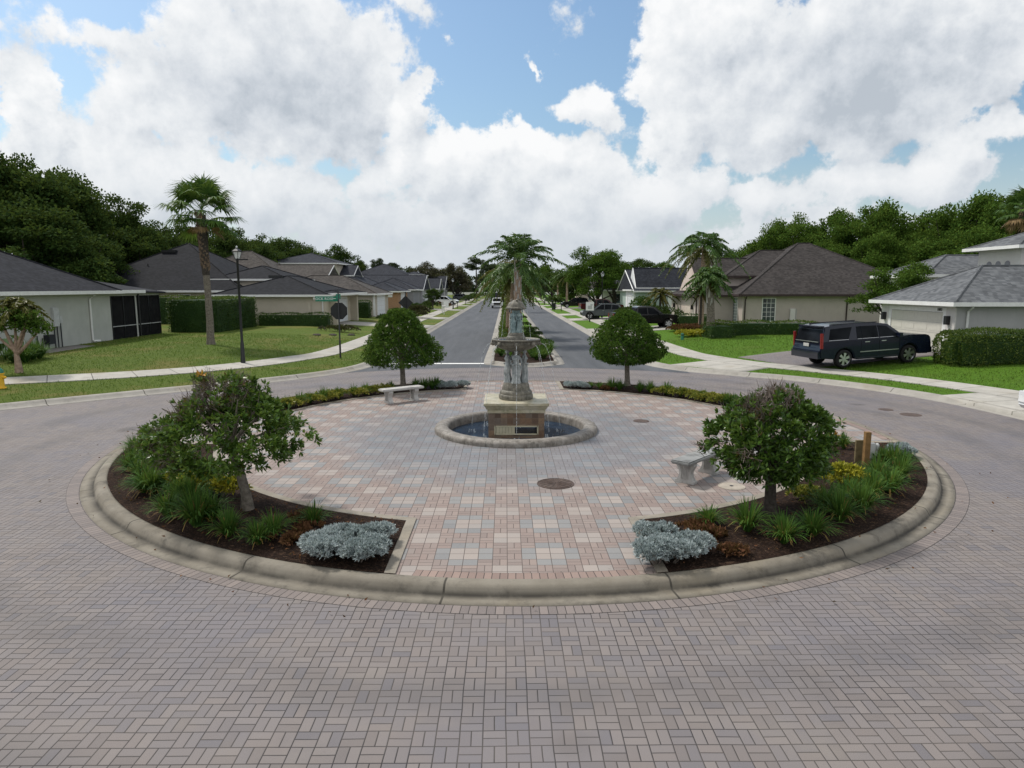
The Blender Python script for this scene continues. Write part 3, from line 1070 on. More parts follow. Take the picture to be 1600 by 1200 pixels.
# soldier course of the plaza along the beds and the kerb
for q in ('fl', 'fr', 'bl', 'br'):
    o = bed_outline(q, 0)
    line = [o[24]] + o[25:] + [o[0]]
    k = {'fl': 1, 'fr': -1, 'bl': -1, 'br': 1}[q]
    tag(profile_along('plaza_border', line, [(.002, PZ + .004), (.205, PZ + .004)], M['plaza_soldier'], k if q in ('fl', 'br') else k, False, 1 / .105), kind='structure')
for a0 in (0, 1, 2, 3):
    w = (GSD if a0 % 2 == 0 else GF) - .22
    half = math.asin(w / RI)
    line = [(p[0], p[1]) for p in arc(RI - .003, a0 * math.pi / 2 - half, a0 * math.pi / 2 + half, 12)]
    tag(profile_along('plaza_border', line, [(0, PZ + .004), (.2, PZ + .004)], M['plaza_soldier'], 1, False, 1 / .105), kind='structure')

# ---------------------------------------------------------------- median of the street
med = [(-.62, 46), (-.72, 35.2), (-.45, 34.0), (.35, 33.2), (.95, 33.05), (1.55, 33.2), (2.35, 34.0), (2.62, 35.2), (2.62, 46)]
ml = smooth_line(med, .3)
ml = np.concatenate([[(-.62, 262)], [(-.62, 150)], [(-.62, 80)], ml, [(2.62, 80)], [(2.62, 150)], [(2.62, 262)]])
tag(profile_along('median_kerb', ml, [(-.42, -.05), (-.41, .008), (-.18, .015), (-.12, .03), (-.06, .11), (0, .15), (.12, .15), (.14, .0)], M['street_kerb'], 1), kind='structure')
inn = [(x, y) for x, y in ml if y <= 46.01]
cxm = 1.0
tag(MB().sheet([(cxm + (x - cxm) * .95, y + .06, .13) for x, y in inn]).build('median_mulch', M['mulch']), kind='structure')
tag(MB().sheet([(-.56, 46, .135), (2.56, 46, .135), (2.56, 262, .135), (-.56, 262, .135)]).build('median_grass', M['lawn_grass']), kind='structure')


# ---------------------------------------------------------------- walks and drives
def slab(name, corners, mat, nu, nv, lift=.03, joint_u=1.0, zmin=None):
    """a patch of paving laid on the lie of the land; corners ccw a, b, c, d"""
    a, b, c, d = [np.array(p, float) for p in corners]
    V, UV = [], []
    for i in range(nu + 1):
        for j in range(nv + 1):
            u, v = i / nu, j / nv
            p = a * (1 - u) * (1 - v) + b * u * (1 - v) + c * u * v + d * (1 - u) * v
            V.append(p)
            UV.append((u * np.linalg.norm(b - a), v))
    V = np.array(V)
    z, s = ground_np(V[:, 0], V[:, 1])
    z = np.where(z < -.1, .10, z) + lift
    V3 = np.column_stack([V, z])
    k = nv + 1
    Q = [(i * k + j, (i + 1) * k + j, (i + 1) * k + j + 1, i * k + j + 1) for i in range(nu) for j in range(nv)]
    ring = [i * k for i in range(nu + 1)] + [nu * k + j for j in range(1, nv + 1)] + [i * k + nv for i in range(nu - 1, -1, -1)] + [j for j in range(nv - 1, 0, -1)]
    base = len(V3)
    V3 = np.concatenate([V3, V3[ring] - (0, 0, .18)])
    n = len(ring)
    Q += [(ring[t], base + t, base + (t + 1) % n, ring[(t + 1) % n]) for t in range(n)]
    me = npmesh(name, V3, np.array(Q))
    uv = me.uv_layers.new(name='UVMap')
    UV += [UV[r] for r in ring]
    for l in me.loops:
        uv.data[l.index].uv = UV[l.vertex_index]
    return tag(link_mesh(name, me, mat), kind='structure')


def walk(name, line, w, mat, lift=.032):
    L = smooth_line(line, .8)
    prof = [(-w / 2, -.15), (-w / 2, 0), (-w / 6, 0), (w / 6, 0), (w / 2, 0), (w / 2, -.15)]
    T_ = np.gradient(L, axis=0)
    T_ /= np.linalg.norm(T_, axis=1, keepdims=True)
    o = profile_along(name, L, prof, mat, 1)
    me = o.data
    for v in me.vertices:
        k = v.index % 6
        x, y = v.co.x, v.co.y
        z = gh(x, y)
        v.co.z = (z if z > -.1 else .12) + lift + (-.15 if k in (0, 5) else 0)
    me.polygons.foreach_set('use_smooth', [False] * len(me.polygons))
    return tag(o, kind='structure')


walk('sidewalk', [(-40, 8.5), (-30, 17.2), (-22.6, 23.4), (-18.6, 25.9), (-14.8, 28.5), (-12.2, 31.2), (-10.6, 34.6), (-9.75, 40), (-9.7, 60), (-9.7, 120), (-9.7, 200), (-9.7, 262)], 1.45, M['walk_concrete'])
walk('sidewalk', [(18.4, -10), (18.4, 10), (18.2, 19), (17.5, 22.8), (16.0, 26.7), (13.8, 29.8), (11.6, 32.4), (10.4, 35.2), (9.95, 40), (9.9, 60), (9.9, 120), (9.9, 200), (9.9, 262)], 1.45, M['walk_concrete'])

# drives: (name, corners a-b along the kerb side, c-d at the house)
APR = M['walk_concrete']
# the corner drive of the grey house and its wide concrete apron
slab('driveway_apron', [(7.95, 32.5), (10.5, 29.65), (12.9, 31.3), (10.9, 34.0)], APR, 10, 6, .022)
slab('driveway', [(11.9, 34.4), (13.7, 30.6), (21.6, 32.6), (21.6, 38.2)], M['road_pavers'], 10, 10, .028)
slab('driveway_apron', [(15.1, 23.1), (15.87, 14.5), (17.8, 14.5), (16.9, 23.4)], APR, 8, 4, .022)
slab('driveway', [(17.6, 23.3), (18.9, 14.5), (30, 14.5), (30, 23.5)], M['road_pavers'], 8, 10, .028)
for y0, y1, xh in ((55.2, 60.6, 17.2), (75.2, 80.2, 16.6), (88.6, 94.2, 16.6), (113, 118, 18), (133, 138, 18), (156, 161, 18), (184, 189, 18), (216, 221, 18)):
    slab('driveway', [(7.25, y0), (7.25, y1), (xh, y1), (xh, y0)], APR, 4, 8, .022)
for y0, y1, xh in ((61.5, 66.5, -15.6), (78.4, 83.4, -14.8), (107, 112, -16), (131, 136, -16), (151, 156, -16), (174, 179, -16), (205, 210, -16)):
    slab('driveway', [(-6.95, y1), (-6.95, y0), (xh, y0), (xh, y1)], APR, 4, 8, .022)
# bare earth patches in the verge and below the meters
slab('bare_earth', [(-24.2, 33.2), (-24.2, 38.4), (-22.9, 38.0), (-22.7, 34)], M['soil_grey'], 5, 5, .012)


# ================================================================ PLANTS OF THE ISLAND
def bez(p0, p1, p2, n):
    return [tuple((1 - t) ** 2 * a + 2 * t * (1 - t) * b + t * t * c for a, b, c in zip(p0, p1, p2)) for t in [i / n for i in range(n + 1)]]


def topiary(name, loc, W_, z_bot, z_top, lean, leaf, label, shape, bare=0.0, seed=1, trunk_r=.075, L=.085, ncl=1500, bark='bark_grey', depthw=1.0, tufts=None):
    """clipped small tree: trunk, limbs, and a crown of leaf rosettes over a shaped dome"""
    r_ = np.random.default_rng(seed)
    root = empty(name, loc, 0, label, 'tree', 'clipped trees of the roundabout beds')
    tr = MB()
    bx = lean * .5
    H0 = z_bot + .15
    pts = [(0, 0, -.06), (.02 * lean, .01, H0 * .25), (bx * .3, .03, H0 * .6), (bx * .6, .0, H0), (bx, 0, H0 + .35 * (z_top - z_bot))]
    tr.tube(pts, [trunk_r * 1.6, trunk_r * 1.1, trunk_r, trunk_r * .95, trunk_r * .4], 10)
    lim = []
    for k in range(11):
        a = k * 2.4 + r_.uniform(-.3, .3)
        el = r_.uniform(.15, .9)
        ln = W_ * .5 * r_.uniform(.65, .95) * math.cos(el * .8)
        p0 = Vector((bx * .6, 0, H0 + r_.uniform(-.1, .25) * (z_top - z_bot) * .5))
        p2 = Vector((bx + ln * math.cos(a), ln * math.sin(a) * depthw, H0 + (z_top - z_bot) * (.12 + .62 * el)))
        p1 = (p0 + p2) / 2 + Vector((0, 0, .08))
        q = bez(p0, p1, p2, 5)
        tr.tube(q, [trunk_r * .5, trunk_r * .42, trunk_r * .34, trunk_r * .26, trunk_r * .18, trunk_r * .1], 6)
        lim.append(q)
    tr.build('trunk', M[bark], root, smooth=True, world=False)
    # crown shell: shape gives the radius at each height fraction
    n = ncl
    t = r_.beta(1.0, 1.25, n)
    a = r_.uniform(0, 2 * math.pi, n)
    prof = np.interp(t, [s[0] for s in shape], [s[1] for s in shape])
    lump = 1 + .11 * np.sin(a * 3 + 1.3 * seed + t * 5) + .09 * np.sin(a * 7 + t * 11 + seed) + .05 * np.sin(a * 13 + t * 23)
    rad = W_ * .5 * prof * lump * np.sqrt(r_.uniform(.45, 1.0, n))
    P = np.stack([bx + rad * np.cos(a), rad * np.sin(a) * depthw, z_bot + (z_top - z_bot) * t + r_.normal(0, .02, n)], 1)
    if leaf == 'leaf_loquat':
        kc = n // 13
        P = P[r_.integers(0, kc, n)] + r_.normal(0, 1, (n, 3)) * (.085, .085, .055)
    cen = np.array([bx, 0, z_bot + .25 * (z_top - z_bot)])
    keep = np.ones(n, bool)
    if bare:
        s = np.sin(P[:, 0] * 4.1 + seed) * np.sin(P[:, 1] * 3.7 + 1) + np.sin(P[:, 2] * 6.3 + 2) * .6
        side = (-(P[:, 0] - bx) / (W_ * .5)) * .5 + (P[:, 2] - z_bot) / (z_top - z_bot) * .9
        keep = (s * .5 + side) < (1.12 - bare + r_.normal(0, .25, n))
    dead = P[~keep]
    P = P[keep]
    out = unit(P - cen)
    k = 8
    D = unit(np.repeat(out, k, 0) * .75 + rand_dirs(len(P) * k) * .95 + np.array([0, 0, .15]))
    PP = np.repeat(P, k, 0) + D * .012
    V, Q = leaf_arrays(PP, D, L * r_.uniform(.7, 1.2, len(PP)), L * .38, .1)
    cr = link_mesh('crown', npmesh('crown', V, Q), M[leaf], root)
    if len(dead):
        tw = MB()
        for p in dead[:340]:
            q = Vector(p)
            for _ in range(2):
                d = Vector(r_.normal(size=3))
                d.normalize()
                d = (d + (q - Vector(cen)).normalized() * 1.2).normalized()
                e = q + d * r_.uniform(.10, .22)
                tw.tube([q - d * .12, q, e], [.006, .005, .002], 3, False)
        tag(tw.build('bare_twigs', M['twig'], root, world=False), kind='stuff')
        V, Q = leaf_arrays(np.repeat(dead[::3], 3, 0), rand_dirs(len(dead[::3]) * 3), L * .8, L * .3)
        tag(link_mesh('bronze_leaves', npmesh('bronze_leaves', V, Q), M['leaf_bronze'], root), 'sparse bronze young leaves')
    if tufts:
        PT = np.array([p for p, _ in tufts for _ in range(9)]) + r_.normal(0, .02, (9 * len(tufts), 3))
        V, Q = leaf_arrays(PT, rand_dirs(len(PT)) + (0, 0, .4), L * 1.1, L * .4)
        tag(link_mesh('orange_leaves', npmesh('orange_leaves', V, Q), M['leaf_orange'], root), 'orange turning leaves')
    return root


mz = PZ + .05
x, y = atz(387, 797, mz)
topiary('clipped_tree', (x, y, mz), 2.58, .84, 2.28, -.62, 'leaf_loquat', 'thinning tree with bare grey twigs at its top, in the front left bed',
        [(0, .4), (.07, .85), (.2, 1.0), (.34, .92), (.5, .66), (.68, .46), (.85, .32), (1, .14)], .36, 3, .075, .10, 2300, tufts=[((-.55, -.2, 2.28), 0)])
x, y = atz(1203, 803, mz)
topiary('clipped_tree', (x, y, mz), 1.74, .66, 2.06, -.02, 'leaf_loquat', 'glossy green tree with a dark trunk in the front right bed by the posts',
        [(0, .35), (.12, .85), (.3, 1.0), (.5, .98), (.7, .78), (.85, .55), (.95, .34), (1, .1)], .10, 8, .085, .105, 2100, 'bark_dark', tufts=[((.82, -.3, 1.35), 0)])
x, y = atz(630, 607, mz)
topiary('clipped_tree', (x, y, mz), 2.72, .88, 2.86, -.1, 'leaf_topiary', 'dense umbrella shaped tree behind the bench in the back left bed',
        [(0, .7), (.06, .96), (.15, 1.0), (.3, .94), (.5, .78), (.7, .60), (.85, .43), (.95, .28), (1, .1)], 0, 5, .09, .078, 5200)
x, y = atz(980, 603, mz)
topiary('clipped_tree', (x, y, mz), 2.6, .88, 2.78, -.1, 'leaf_topiary', 'dense egg shaped tree with a forked pale trunk in the back right bed',
        [(0, .5), (.1, .92), (.25, 1.0), (.45, .93), (.65, .74), (.82, .5), (.94, .3), (1, .1)], 0, 6, .09, .078, 5000)


def tuft_mesh(seed, n=95, L=.42, straw=False, spread=1.0):
    r_ = np.random.default_rng(seed)
    a = r_.uniform(0, 2 * math.pi, n)
    ln = L * r_.uniform(.65, 1.1, n)
    out = r_.uniform(.15, 1.0, n) * spread
    w = .0125 * r_.uniform(.8, 1.3, n)
    segs = 4
    V = np.zeros((n, (segs + 1) * 2, 3))
    for s in range(segs + 1):
        t = s / segs
        rr = ln * out * (t * .75 + .1 * t * t)
        zz = ln * (1.25 * t - (.2 + .7 * out) * t * t * (1.0 if not straw else 1.4))
        c = np.stack([np.cos(a) * (rr + .03), np.sin(a) * (rr + .03), np.maximum(zz, .004)], 1)
        side = np.stack([-np.sin(a), np.cos(a), np.zeros(n)], 1) * (w * (1 - t * .85))[:, None]
        V[:, s * 2] = c - side
        V[:, s * 2 + 1] = c + side
    Q = []
    for s in range(segs):
        Q.append(np.array([s * 2, s * 2 + 1, s * 2 + 3, s * 2 + 2]))
    Q = np.array(Q)
    QQ = (Q[None] + (np.arange(n) * (segs + 1) * 2)[:, None, None]).reshape(-1, 4)
    return V.reshape(-1, 3), QQ


TUFT = [npmesh('blades', *tuft_mesh(s, 210, .52)) for s in (1, 2, 3)]
STRAW = [npmesh('dry_blades', *tuft_mesh(s + 9, 34, .42, True)) for s in (1, 2)]
for me in TUFT:
    me.materials.append(M['leaf_liriope'])
for me in STRAW:
    me.materials.append(M['leaf_straw'])
_k = [0]


def tuft(x, y, z, sc, label, group, straw=True):
    o = bpy.data.objects.new('grass_tuft', TUFT[_k[0] % 3])
    COL.objects.link(o)
    o.location = (x, y, z)
    o.rotation_euler = (0, 0, rng.uniform(0, 6.28))
    o.scale = (sc, sc, sc * rng.uniform(.85, 1.1))
    tag(o, label, 'plant', group)
    if straw:
        s = bpy.data.objects.new('dry_blades', STRAW[_k[0] % 2])
        COL.objects.link(s)
        s.parent = o
    _k[0] += 1
    return o


GT = 'grass tufts in the roundabout beds'
FLT = [(490, 820, .8), (428, 838, .95), (388, 856, .9), (357, 838, 1.0), (308, 822, 1.45), (262, 806, 1.1), (281, 783, 1.1), (240, 772, 1.25),
       (222, 748, 1.2), (205, 735, 1.1), (250, 745, 1.2), (275, 752, 1.1), (215, 715, 1.1), (235, 722, 1.1), (232, 700, 1.0), (258, 722, 1.1), (226, 770, 1.1), (300, 790, 1.1), (265, 770, 1.2), (208, 705, 1.0), (245, 738, 1.2), (330, 815, 1.1)]
FRT = [(1107, 820, .85), (1168, 830, 1.1), (1226, 848, 1.05), (1273, 838, 1.15), (1312, 815, 1.2), (1290, 800, 1.1), (1345, 800, 1.15), (1325, 785, 1.1),
       (1362, 780, 1.15), (1390, 770, 1.2), (1405, 748, 1.1), (1370, 750, 1.1), (1395, 728, 1.05), (1350, 762, 1.0), (1412, 728, .9), (1380, 725, 1.0), (1318, 700, .8)]
for lst, nm in ((FLT, 'left'), (FRT, 'right')):
    for px, py, s in lst:
        x, y = atz(px, py, mz)
        r0 = math.hypot(x - CX, y - CY)
        if r0 > RI - .3:
            f = (RI - .3) / r0
            x, y = CX + (x - CX) * f, CY + (y - CY) * f
        tuft(x, y, mz - .02, s, 'arching dark green grass tuft in the front %s planting bed' % nm, GT + ', front ' + nm)
BLT = [(432, 640, .9), (447, 636, .9), (470, 633, 1), (487, 630, .9), (508, 626, 1), (530, 622, .9), (553, 618, .9), (575, 617, 1), (612, 610, .8), (650, 607, 1), (663, 607, 1.1), (676, 607, 1.1), (686, 608, 1.0)]
BRT = [(917, 609, .7), (933, 609, .7), (954, 609, 1), (968, 609, .9), (1000, 612, .9), (1016, 613, 1), (1040, 617, 1.1), (1060, 620, .8), (1090, 626, .9), (1125, 632, 1), (1140, 634, 1)]
for lst, nm in ((BLT, 'left'), (BRT, 'right')):
    for px, py, s in lst:
        x, y = atz(px, py, mz)
        r0 = math.hypot(x - CX, y - CY)
        f = min(max(r0, RB + .4), RI - .35) / r0
        tuft(CX + (x - CX) * f, CY + (y - CY) * f, mz - .02, s, 'arching dark green grass tuft in the back %s planting bed' % nm, GT + ', back ' + nm, False)


def shrub(name, loc, size, leaf, label, cat='shrub', group=None, n=420, L=.07, wr=.45, seed=0, lumps=5, core=None, up=.35):
    """a leafy mound: leaf clusters over a few overlapping lobes, with stems inside"""
    r_ = np.random.default_rng(seed + int(abs(loc[0]) * 100) % 997)
    sx, sy, sz = size
    C = np.column_stack([r_.uniform(-.45, .45, lumps) * sx, r_.uniform(-.45, .45, lumps) * sy, r_.uniform(.35, .62, lumps) * sz])
    Rr = r_.uniform(.28, .42, lumps)
    idx = r_.integers(0, lumps, n)
    d = rand_dirs(n)
    d[:, 2] = np.abs(d[:, 2]) * 1.0 - .25
    P = C[idx] + d * Rr[idx][:, None] * np.array([sx, sy, sz]) * r_.uniform(.7, 1.05, n)[:, None]
    P[:, 2] = np.maximum(P[:, 2], .02)
    k = 5 if L > .06 else 7
    D = unit(np.repeat(unit(d), k, 0) + rand_dirs(n * k) * .9 + np.array([0, 0, up]))
    PP = np.repeat(P, k, 0)
    V, Q = leaf_arrays(PP, D, L * r_.uniform(.7, 1.25, n * k), L * wr, .12)
    o = link_mesh(name, npmesh(name, V, Q), M[leaf], None, loc)
    tag(o, label, cat, group)
    st = MB()
    for i in range(min(9, lumps + 3)):
        c = C[i % lumps]
        st.tube([(c[0] * .3, c[1] * .3, -.02), tuple(c)], [.012, .006], 4, False)
    st.build('stems', M['twig'], o, world=False)
    return o


def bedpt(px, py):
    x, y = atz(px, py, mz)
    r0 = math.hypot(x - CX, y - CY)
    f = min(max(r0, RB + .35), RI - .3) / r0
    return CX + (x - CX) * f, CY + (y - CY) * f, mz - .02


for px, py, s, nm in ((298, 770, (.66, .6, .55), 'yellow green broad leaved shrub nearest the kerb, left of the thinning tree'),
                      (340, 780, (.66, .55, .44), 'low yellow shrub just left of the thinning tree trunk')):
    shrub('gold_shrub', bedpt(px, py), s, 'leaf_gold', nm, 'shrub', None, 340, .085, .42)
shrub('gold_shrub', bedpt(1312, 762), (.72, .6, .58), 'leaf_gold', 'bright golden yellow shrub in front of the two wooden posts', 'shrub', None, 420, .085, .42)
shrub('gold_shrub', bedpt(1262, 783), (.42, .4, .36), 'leaf_variegated', 'small yellow green shrub beside the dark trunk in the front right bed', 'shrub', None, 180, .08, .42)
for px, py in ((462, 637), (478, 636), (497, 630), (520, 627), (537, 624), (561, 620), (582, 615), (597, 613)):
    shrub('gold_shrub', bedpt(px, py), (.62, .5, .34), 'leaf_variegated', 'low yellow green shrub in the row left of the bench in the back left bed', 'shrub', 'yellow shrubs, back left bed', 190, .08, .42, px)
for px, py in ((1031, 618), (1052, 621), (1070, 624), (1084, 627), (1100, 630), (1112, 632)):
    shrub('gold_shrub', bedpt(px, py), (.62, .5, .33), 'leaf_variegated', 'low yellow green shrub in the row right of the egg shaped tree', 'shrub', 'yellow shrubs, back right bed', 190, .08, .42, px)


def dusty(px, py, s, label, group=None):
    return shrub('dusty_miller', bedpt(px, py), s, 'leaf_silver', label, 'shrub', group, int(1150 * s[0] * s[1] / .3), .058, .34, px, 7, up=.7)


for px, py in ((500, 868), (538, 852), (580, 846), (498, 880), (545, 884), (572, 868)):
    dusty(px, py, (.5, .44, .36), 'silver grey dusty miller in the clump at the tip of the front left bed', 'dusty miller, front left bed')
for px, py in ((1022, 850), (1020, 868), (1050, 878), (1060, 866), (1035, 886)):
    dusty(px, py, (.42, .42, .37), 'silver grey dusty miller in the clump at the tip of the front right bed', 'dusty miller, front right bed')
dusty(1102, 880, (.38, .36, .33), 'small round silver dusty miller standing apart to the right of the front right clump')
for px, py in ((697, 609), (711, 609), (727, 610)):
    dusty(px, py, (.5, .45, .3), 'low silvery shrub at the tip of the back left bed', 'dusty miller, back left bed')
for px, py in ((892, 607), (905, 607)):
    dusty(px, py, (.5, .42, .25), 'low silvery shrub at the tip of the back right bed', 'dusty miller, back right bed')
for px, py in ((240, 692), (1420, 712)):
    dusty(px, py, (.5, .42, .3), 'sparse silver shrub at the %s end of its bed beside the kerb' % ('left' if px < 800 else 'right'))

# wilted brown plants and shed leaves on the mulch
for px, py in ((470, 812), (450, 846), (478, 832)):
    shrub('russet_plant', bedpt(px, py), (.36, .32, .13), 'leaf_litter', 'wilted brown plant on the mulch behind the left dusty miller', 'plant', 'russet plants, front left', 80, .09, .45, px)
for px, py in ((1082, 826), (1098, 838), (1120, 836), (1140, 866)):
    shrub('russet_plant', bedpt(px, py), (.36, .32, .13), 'leaf_litter', 'wilted brown plant on the mulch behind the right dusty miller', 'plant', 'russet plants, front right', 80, .09, .45, px)
for px, py in ((936, 612), (944, 611)):
    shrub('russet_plant', bedpt(px, py), (.4, .35, .16), 'leaf_litter', 'wilted brown plant at the front edge of the back right bed', 'plant', 'russet plants, back right', 50, .09, .45, px)
pp = []
while len(pp) < 1500:
    a = rng.uniform(0, 2 * math.pi)
    r0 = rng.uniform(RB + .3, RI - .1)
    x, y = r0 * math.cos(a), r0 * math.sin(a)
    if abs(x) > GF + .3 and abs(y) > GSD + .3:
        pp.append((CX + x, CY + y, mz + .02))
for _ in range(110):
    a = rng.uniform(0, 2 * math.pi)
    r0 = rng.uniform(9.2, 10.6)
    pp.append((CX + r0 * math.cos(a), CY + r0 * math.sin(a), .03 if r0 > 9.5 else .17))
pp = np.array(pp)
dd = rand_dirs(len(pp))
dd[:, 2] = np.abs(dd[:, 2]) * .3
V, Q = leaf_arrays(pp, dd, rng.uniform(.03, .085, len(pp)), .028, .2)
tag(link_mesh('leaf_litter', npmesh('leaf_litter', V, Q), M['leaf_litter']), 'shed brown leaves and bark chips on the beds', 'leaf litter', None, 'stuff')

# lilies at the nose of the median, ground cover behind
for px, py, s in ((783, 556, 1.6), (790, 548, 1.7), (832, 558, 1.9), (843, 552, 1.9), (850, 560, 1.7), (858, 553, 1.7), (838, 562, 1.4), (800, 562, 1.5)):
    x, y = atz(px, py, .14)
    tuft(x, y, .13, s, 'broad leaved lily clump in the mulch at the nose of the median', 'lilies on the median', False)
for i, (px, py) in enumerate(((820, 530), (832, 534), (845, 540), (826, 520), (817, 510), (838, 527), (812, 500))):
    x, y = atz(px, py, .14)
    shrub('median_shrub', (x, y, .13), (1.1, 1.0, .55), 'leaf_hedge', 'leafy green shrub on the median strip behind the lilies', 'shrub', 'shrubs on the median', 260, .12, .45, i)
n = 9000
P = np.column_stack([rng.uniform(-.5, 1.1, n), rng.uniform(38, 200, n) ** 1.0, np.full(n, .13)])
D = rand_dirs(n) * .7 + (0, 0, .8)
V, Q = leaf_arrays(P, D, rng.uniform(.2, .42, n), .09, .2)
tag(link_mesh('ground_cover', npmesh('ground_cover', V, Q), M['leaf_hedge_bright']), 'strip of green ground cover along the median', 'ground cover', None, 'stuff')
n = 2200
P = np.column_stack([rng.uniform(.3, .9, n), rng.uniform(50, 170, n), np.full(n, .2)])
V, Q = leaf_arrays(P, rand_dirs(n) * .7 + (0, 0, .8), rng.uniform(.25, .5, n), .09, .2)
tag(link_mesh('red_ground_cover', npmesh('red_ground_cover', V, Q), M['leaf_red']), 'strip of reddish plants along the middle of the median', 'ground cover', None, 'stuff')


# ================================================================ FOUNTAIN
def fz(py):
    return aty(806, py, CY)[1]


ft = empty('fountain', (CX, CY, PZ), 0, 'tiered stone fountain with carved figures on a square tiled pedestal in a round pool', 'fountain')
c0 = (CX, CY, 0)
wobs = lambda th, z: .004 * math.sin(th * 40) + .003 * math.sin(th * 17 + z * 40)
MB().lathe([(2.13, PZ - .03), (2.14, .20), (2.11, .26), (2.03, .295), (1.93, .30), (1.86, .295), (1.80, .27), (1.77, .22), (1.765, .0)], 96, c0,
           lambda th, z: .0015 * math.sin(th * 24) + .001 * math.sin(th * 53), False).build('pool_basin', M['basin_stone'], ft, smooth=True)
MB().lathe([(1.775, .055), (0.0, .056)], 64, c0).build('pool_water', M['pool_water'], ft)
hw = .71
ped = MB()
x0, x1, y0, y1 = CX - hw, CX + hw, CY - hw, CY + hw
zt = .70
# four tiled walls, the front one with an opening
wx0, wx1, wz0, wz1 = x0 + .17, x1 - .17, .16, .36
ped.box(x0, wx0, y0, y0 + .06, .0, zt).box(wx1, x1, y0, y0 + .06, .0, zt).box(wx0, wx1, y0, y0 + .06, wz1, zt).box(wx0, wx1, y0, y0 + .06, .0, wz0)
ped.box(x0, x0 + .06, y0 + .06, y1, 0, zt).box(x1 - .06, x1, y0 + .06, y1, 0, zt).box(x0 + .06, wx0, y1 - .06, y1, 0, zt).box(wx1, x1 - .06, y1 - .06, y1, 0, zt).box(wx0, wx1, y1 - .06, y1, wz1, zt)
ped.build('pedestal', M['slate_tile'], ft)
fr = MB()
for a, b, c, d in ((wx0 - .005, wx1 + .005, wz1 - .015, wz1 + .02), (wx0 - .005, wx1 + .005, wz0 - .02, wz0 + .012), (wx0 - .02, wx0 + .015, wz0 - .02, wz1 + .02), (wx1 - .015, wx1 + .02, wz0 - .02, wz1 + .02)):
    fr.box(a, b, y0 - .012, y0 + .03, c, d)
hf = fr.build('hatch_frame', M['hatch_cream'], ft)
hb = MB()
for i in range(6):
    a = wx0 + .03 + i * .079
    hb.box(a, a + .074, y0 - .004, y0 + .018, wz0 + .012, wz1 - .015)
hb.build('hatch_boards', M['hatch_cream'], hf)
cap = MB()
for h_, z0_, z1_ in ((.735, .70, .80), (.765, .80, .845), (.79, .845, .885), (.825, .89, .965)):
    cap.box(CX - h_, CX + h_, CY - h_, CY + h_, z0_, z1_)
cap.build('pedestal_cap', M['travertine'], ft, bevel=.012)
# turned foot
MB().lathe([(.44, .962), (.45, 1.0), (.45, 1.06), (.43, 1.10), (.42, 1.105), (.425, 1.14), (.40, 1.19), (.365, 1.21), (.36, 1.25), (.345, 1.33), (.31, 1.40), (.0, 1.402)], 48, c0,
           lambda th, z: .006 * math.sin(th * 30) if 1.0 < z < 1.2 else .0).build('turned_foot', M['fountain_stone'], ft, smooth=True)
MB().lathe([(.11, 1.39), (.075, 1.6), (.07, 1.95), (.10, 2.2), (.2, 2.28)], 24, c0, lambda th, z: .03 * math.sin(th * 8)).build('core_column', M['fountain_stone'], ft, smooth=True)  # shade in the gaps between the figures is put into this darker stone


def figure_mesh(seed, arms=0):
    """standing draped woman, height 1, one continuous surface lofted from hem to crown, arms grown from the shoulders"""
    r_ = np.random.default_rng(seed)
    rings = [  # z, rx, ry, shift x, shift y, fold
        (0.0, .150, .130, 0, 0, .16), (.04, .140, .122, .0, 0, .15), (.14, .122, .105, .005, 0, .14), (.27, .112, .098, .015, -.015, .12), (.38, .118, .10, .02, -.01, .09),
        (.47, .128, .10, .018, .0, .07), (.53, .120, .092, .012, 0, .05), (.60, .088, .070, .0, 0, .03), (.66, .094, .075, -.006, -.006, .03), (.72, .112, .088, -.008, -.012, .02),
        (.77, .122, .078, -.008, -.004, .01), (.81, .118, .062, -.008, 0, 0), (.835, .075, .048, -.006, 0, 0), (.855, .036, .036, -.004, 0, 0), (.875, .034, .036, 0, -.004, 0),
        (.89, .042, .046, .002, -.008, 0), (.915, .052, .060, .003, -.006, 0), (.945, .058, .066, .003, 0, 0), (.972, .052, .062, .003, .004, 0), (.99, .034, .04, .003, .006, 0), (1.0, .004, .004, .003, .006, 0)]
    n = 32
    mb = MB()
    k0 = 0
    for i, (z, rx, ry, sx, sy, fo) in enumerate(rings):
        for j in range(n):
            th = 2 * math.pi * j / n
            f = 1 + fo * (math.sin(th * 9 + z * 7 + seed) * .6 + math.sin(th * 5 - z * 9) * .5)
            x, y = sx + rx * f * math.cos(th), sy + ry * f * math.sin(th)
            if .9 < z < .95 and abs(th - 1.5 * math.pi) < .15:
                y -= .014            # nose
            if .69 < z < .75 and math.sin(th) < -.5:
                y -= .022 * abs(math.sin(th * 2 + .0))
            mb.V.append((x, y, z))
    for i in range(len(rings) - 1):
        for j in range(n):
            mb.F.append((i * n + j, i * n + (j + 1) % n, (i + 1) * n + (j + 1) % n, (i + 1) * n + j))
    mb.F.append(tuple(range((len(rings) - 1) * n, len(rings) * n)))
    L_ = [(-.11, 0, .79), (-.155, -.01, .70), (-.165, -.02, .60), (-.10, -.10, .55), (-.02, -.115, .58)]
    R_ = [(.10, 0, .79), (.16, .0, .80), (.19, -.02, .90), (.15, -.03, 1.0), (.11, -.03, 1.07)] if arms else [(.10, 0, .79), (.15, .02, .69), (.165, .02, .57), (.16, -.02, .47), (.15, -.04, .41)]
    for A in (L_, R_):
        mb.tube(A, [.036, .033, .028, .025, .018], 8)
    return mb


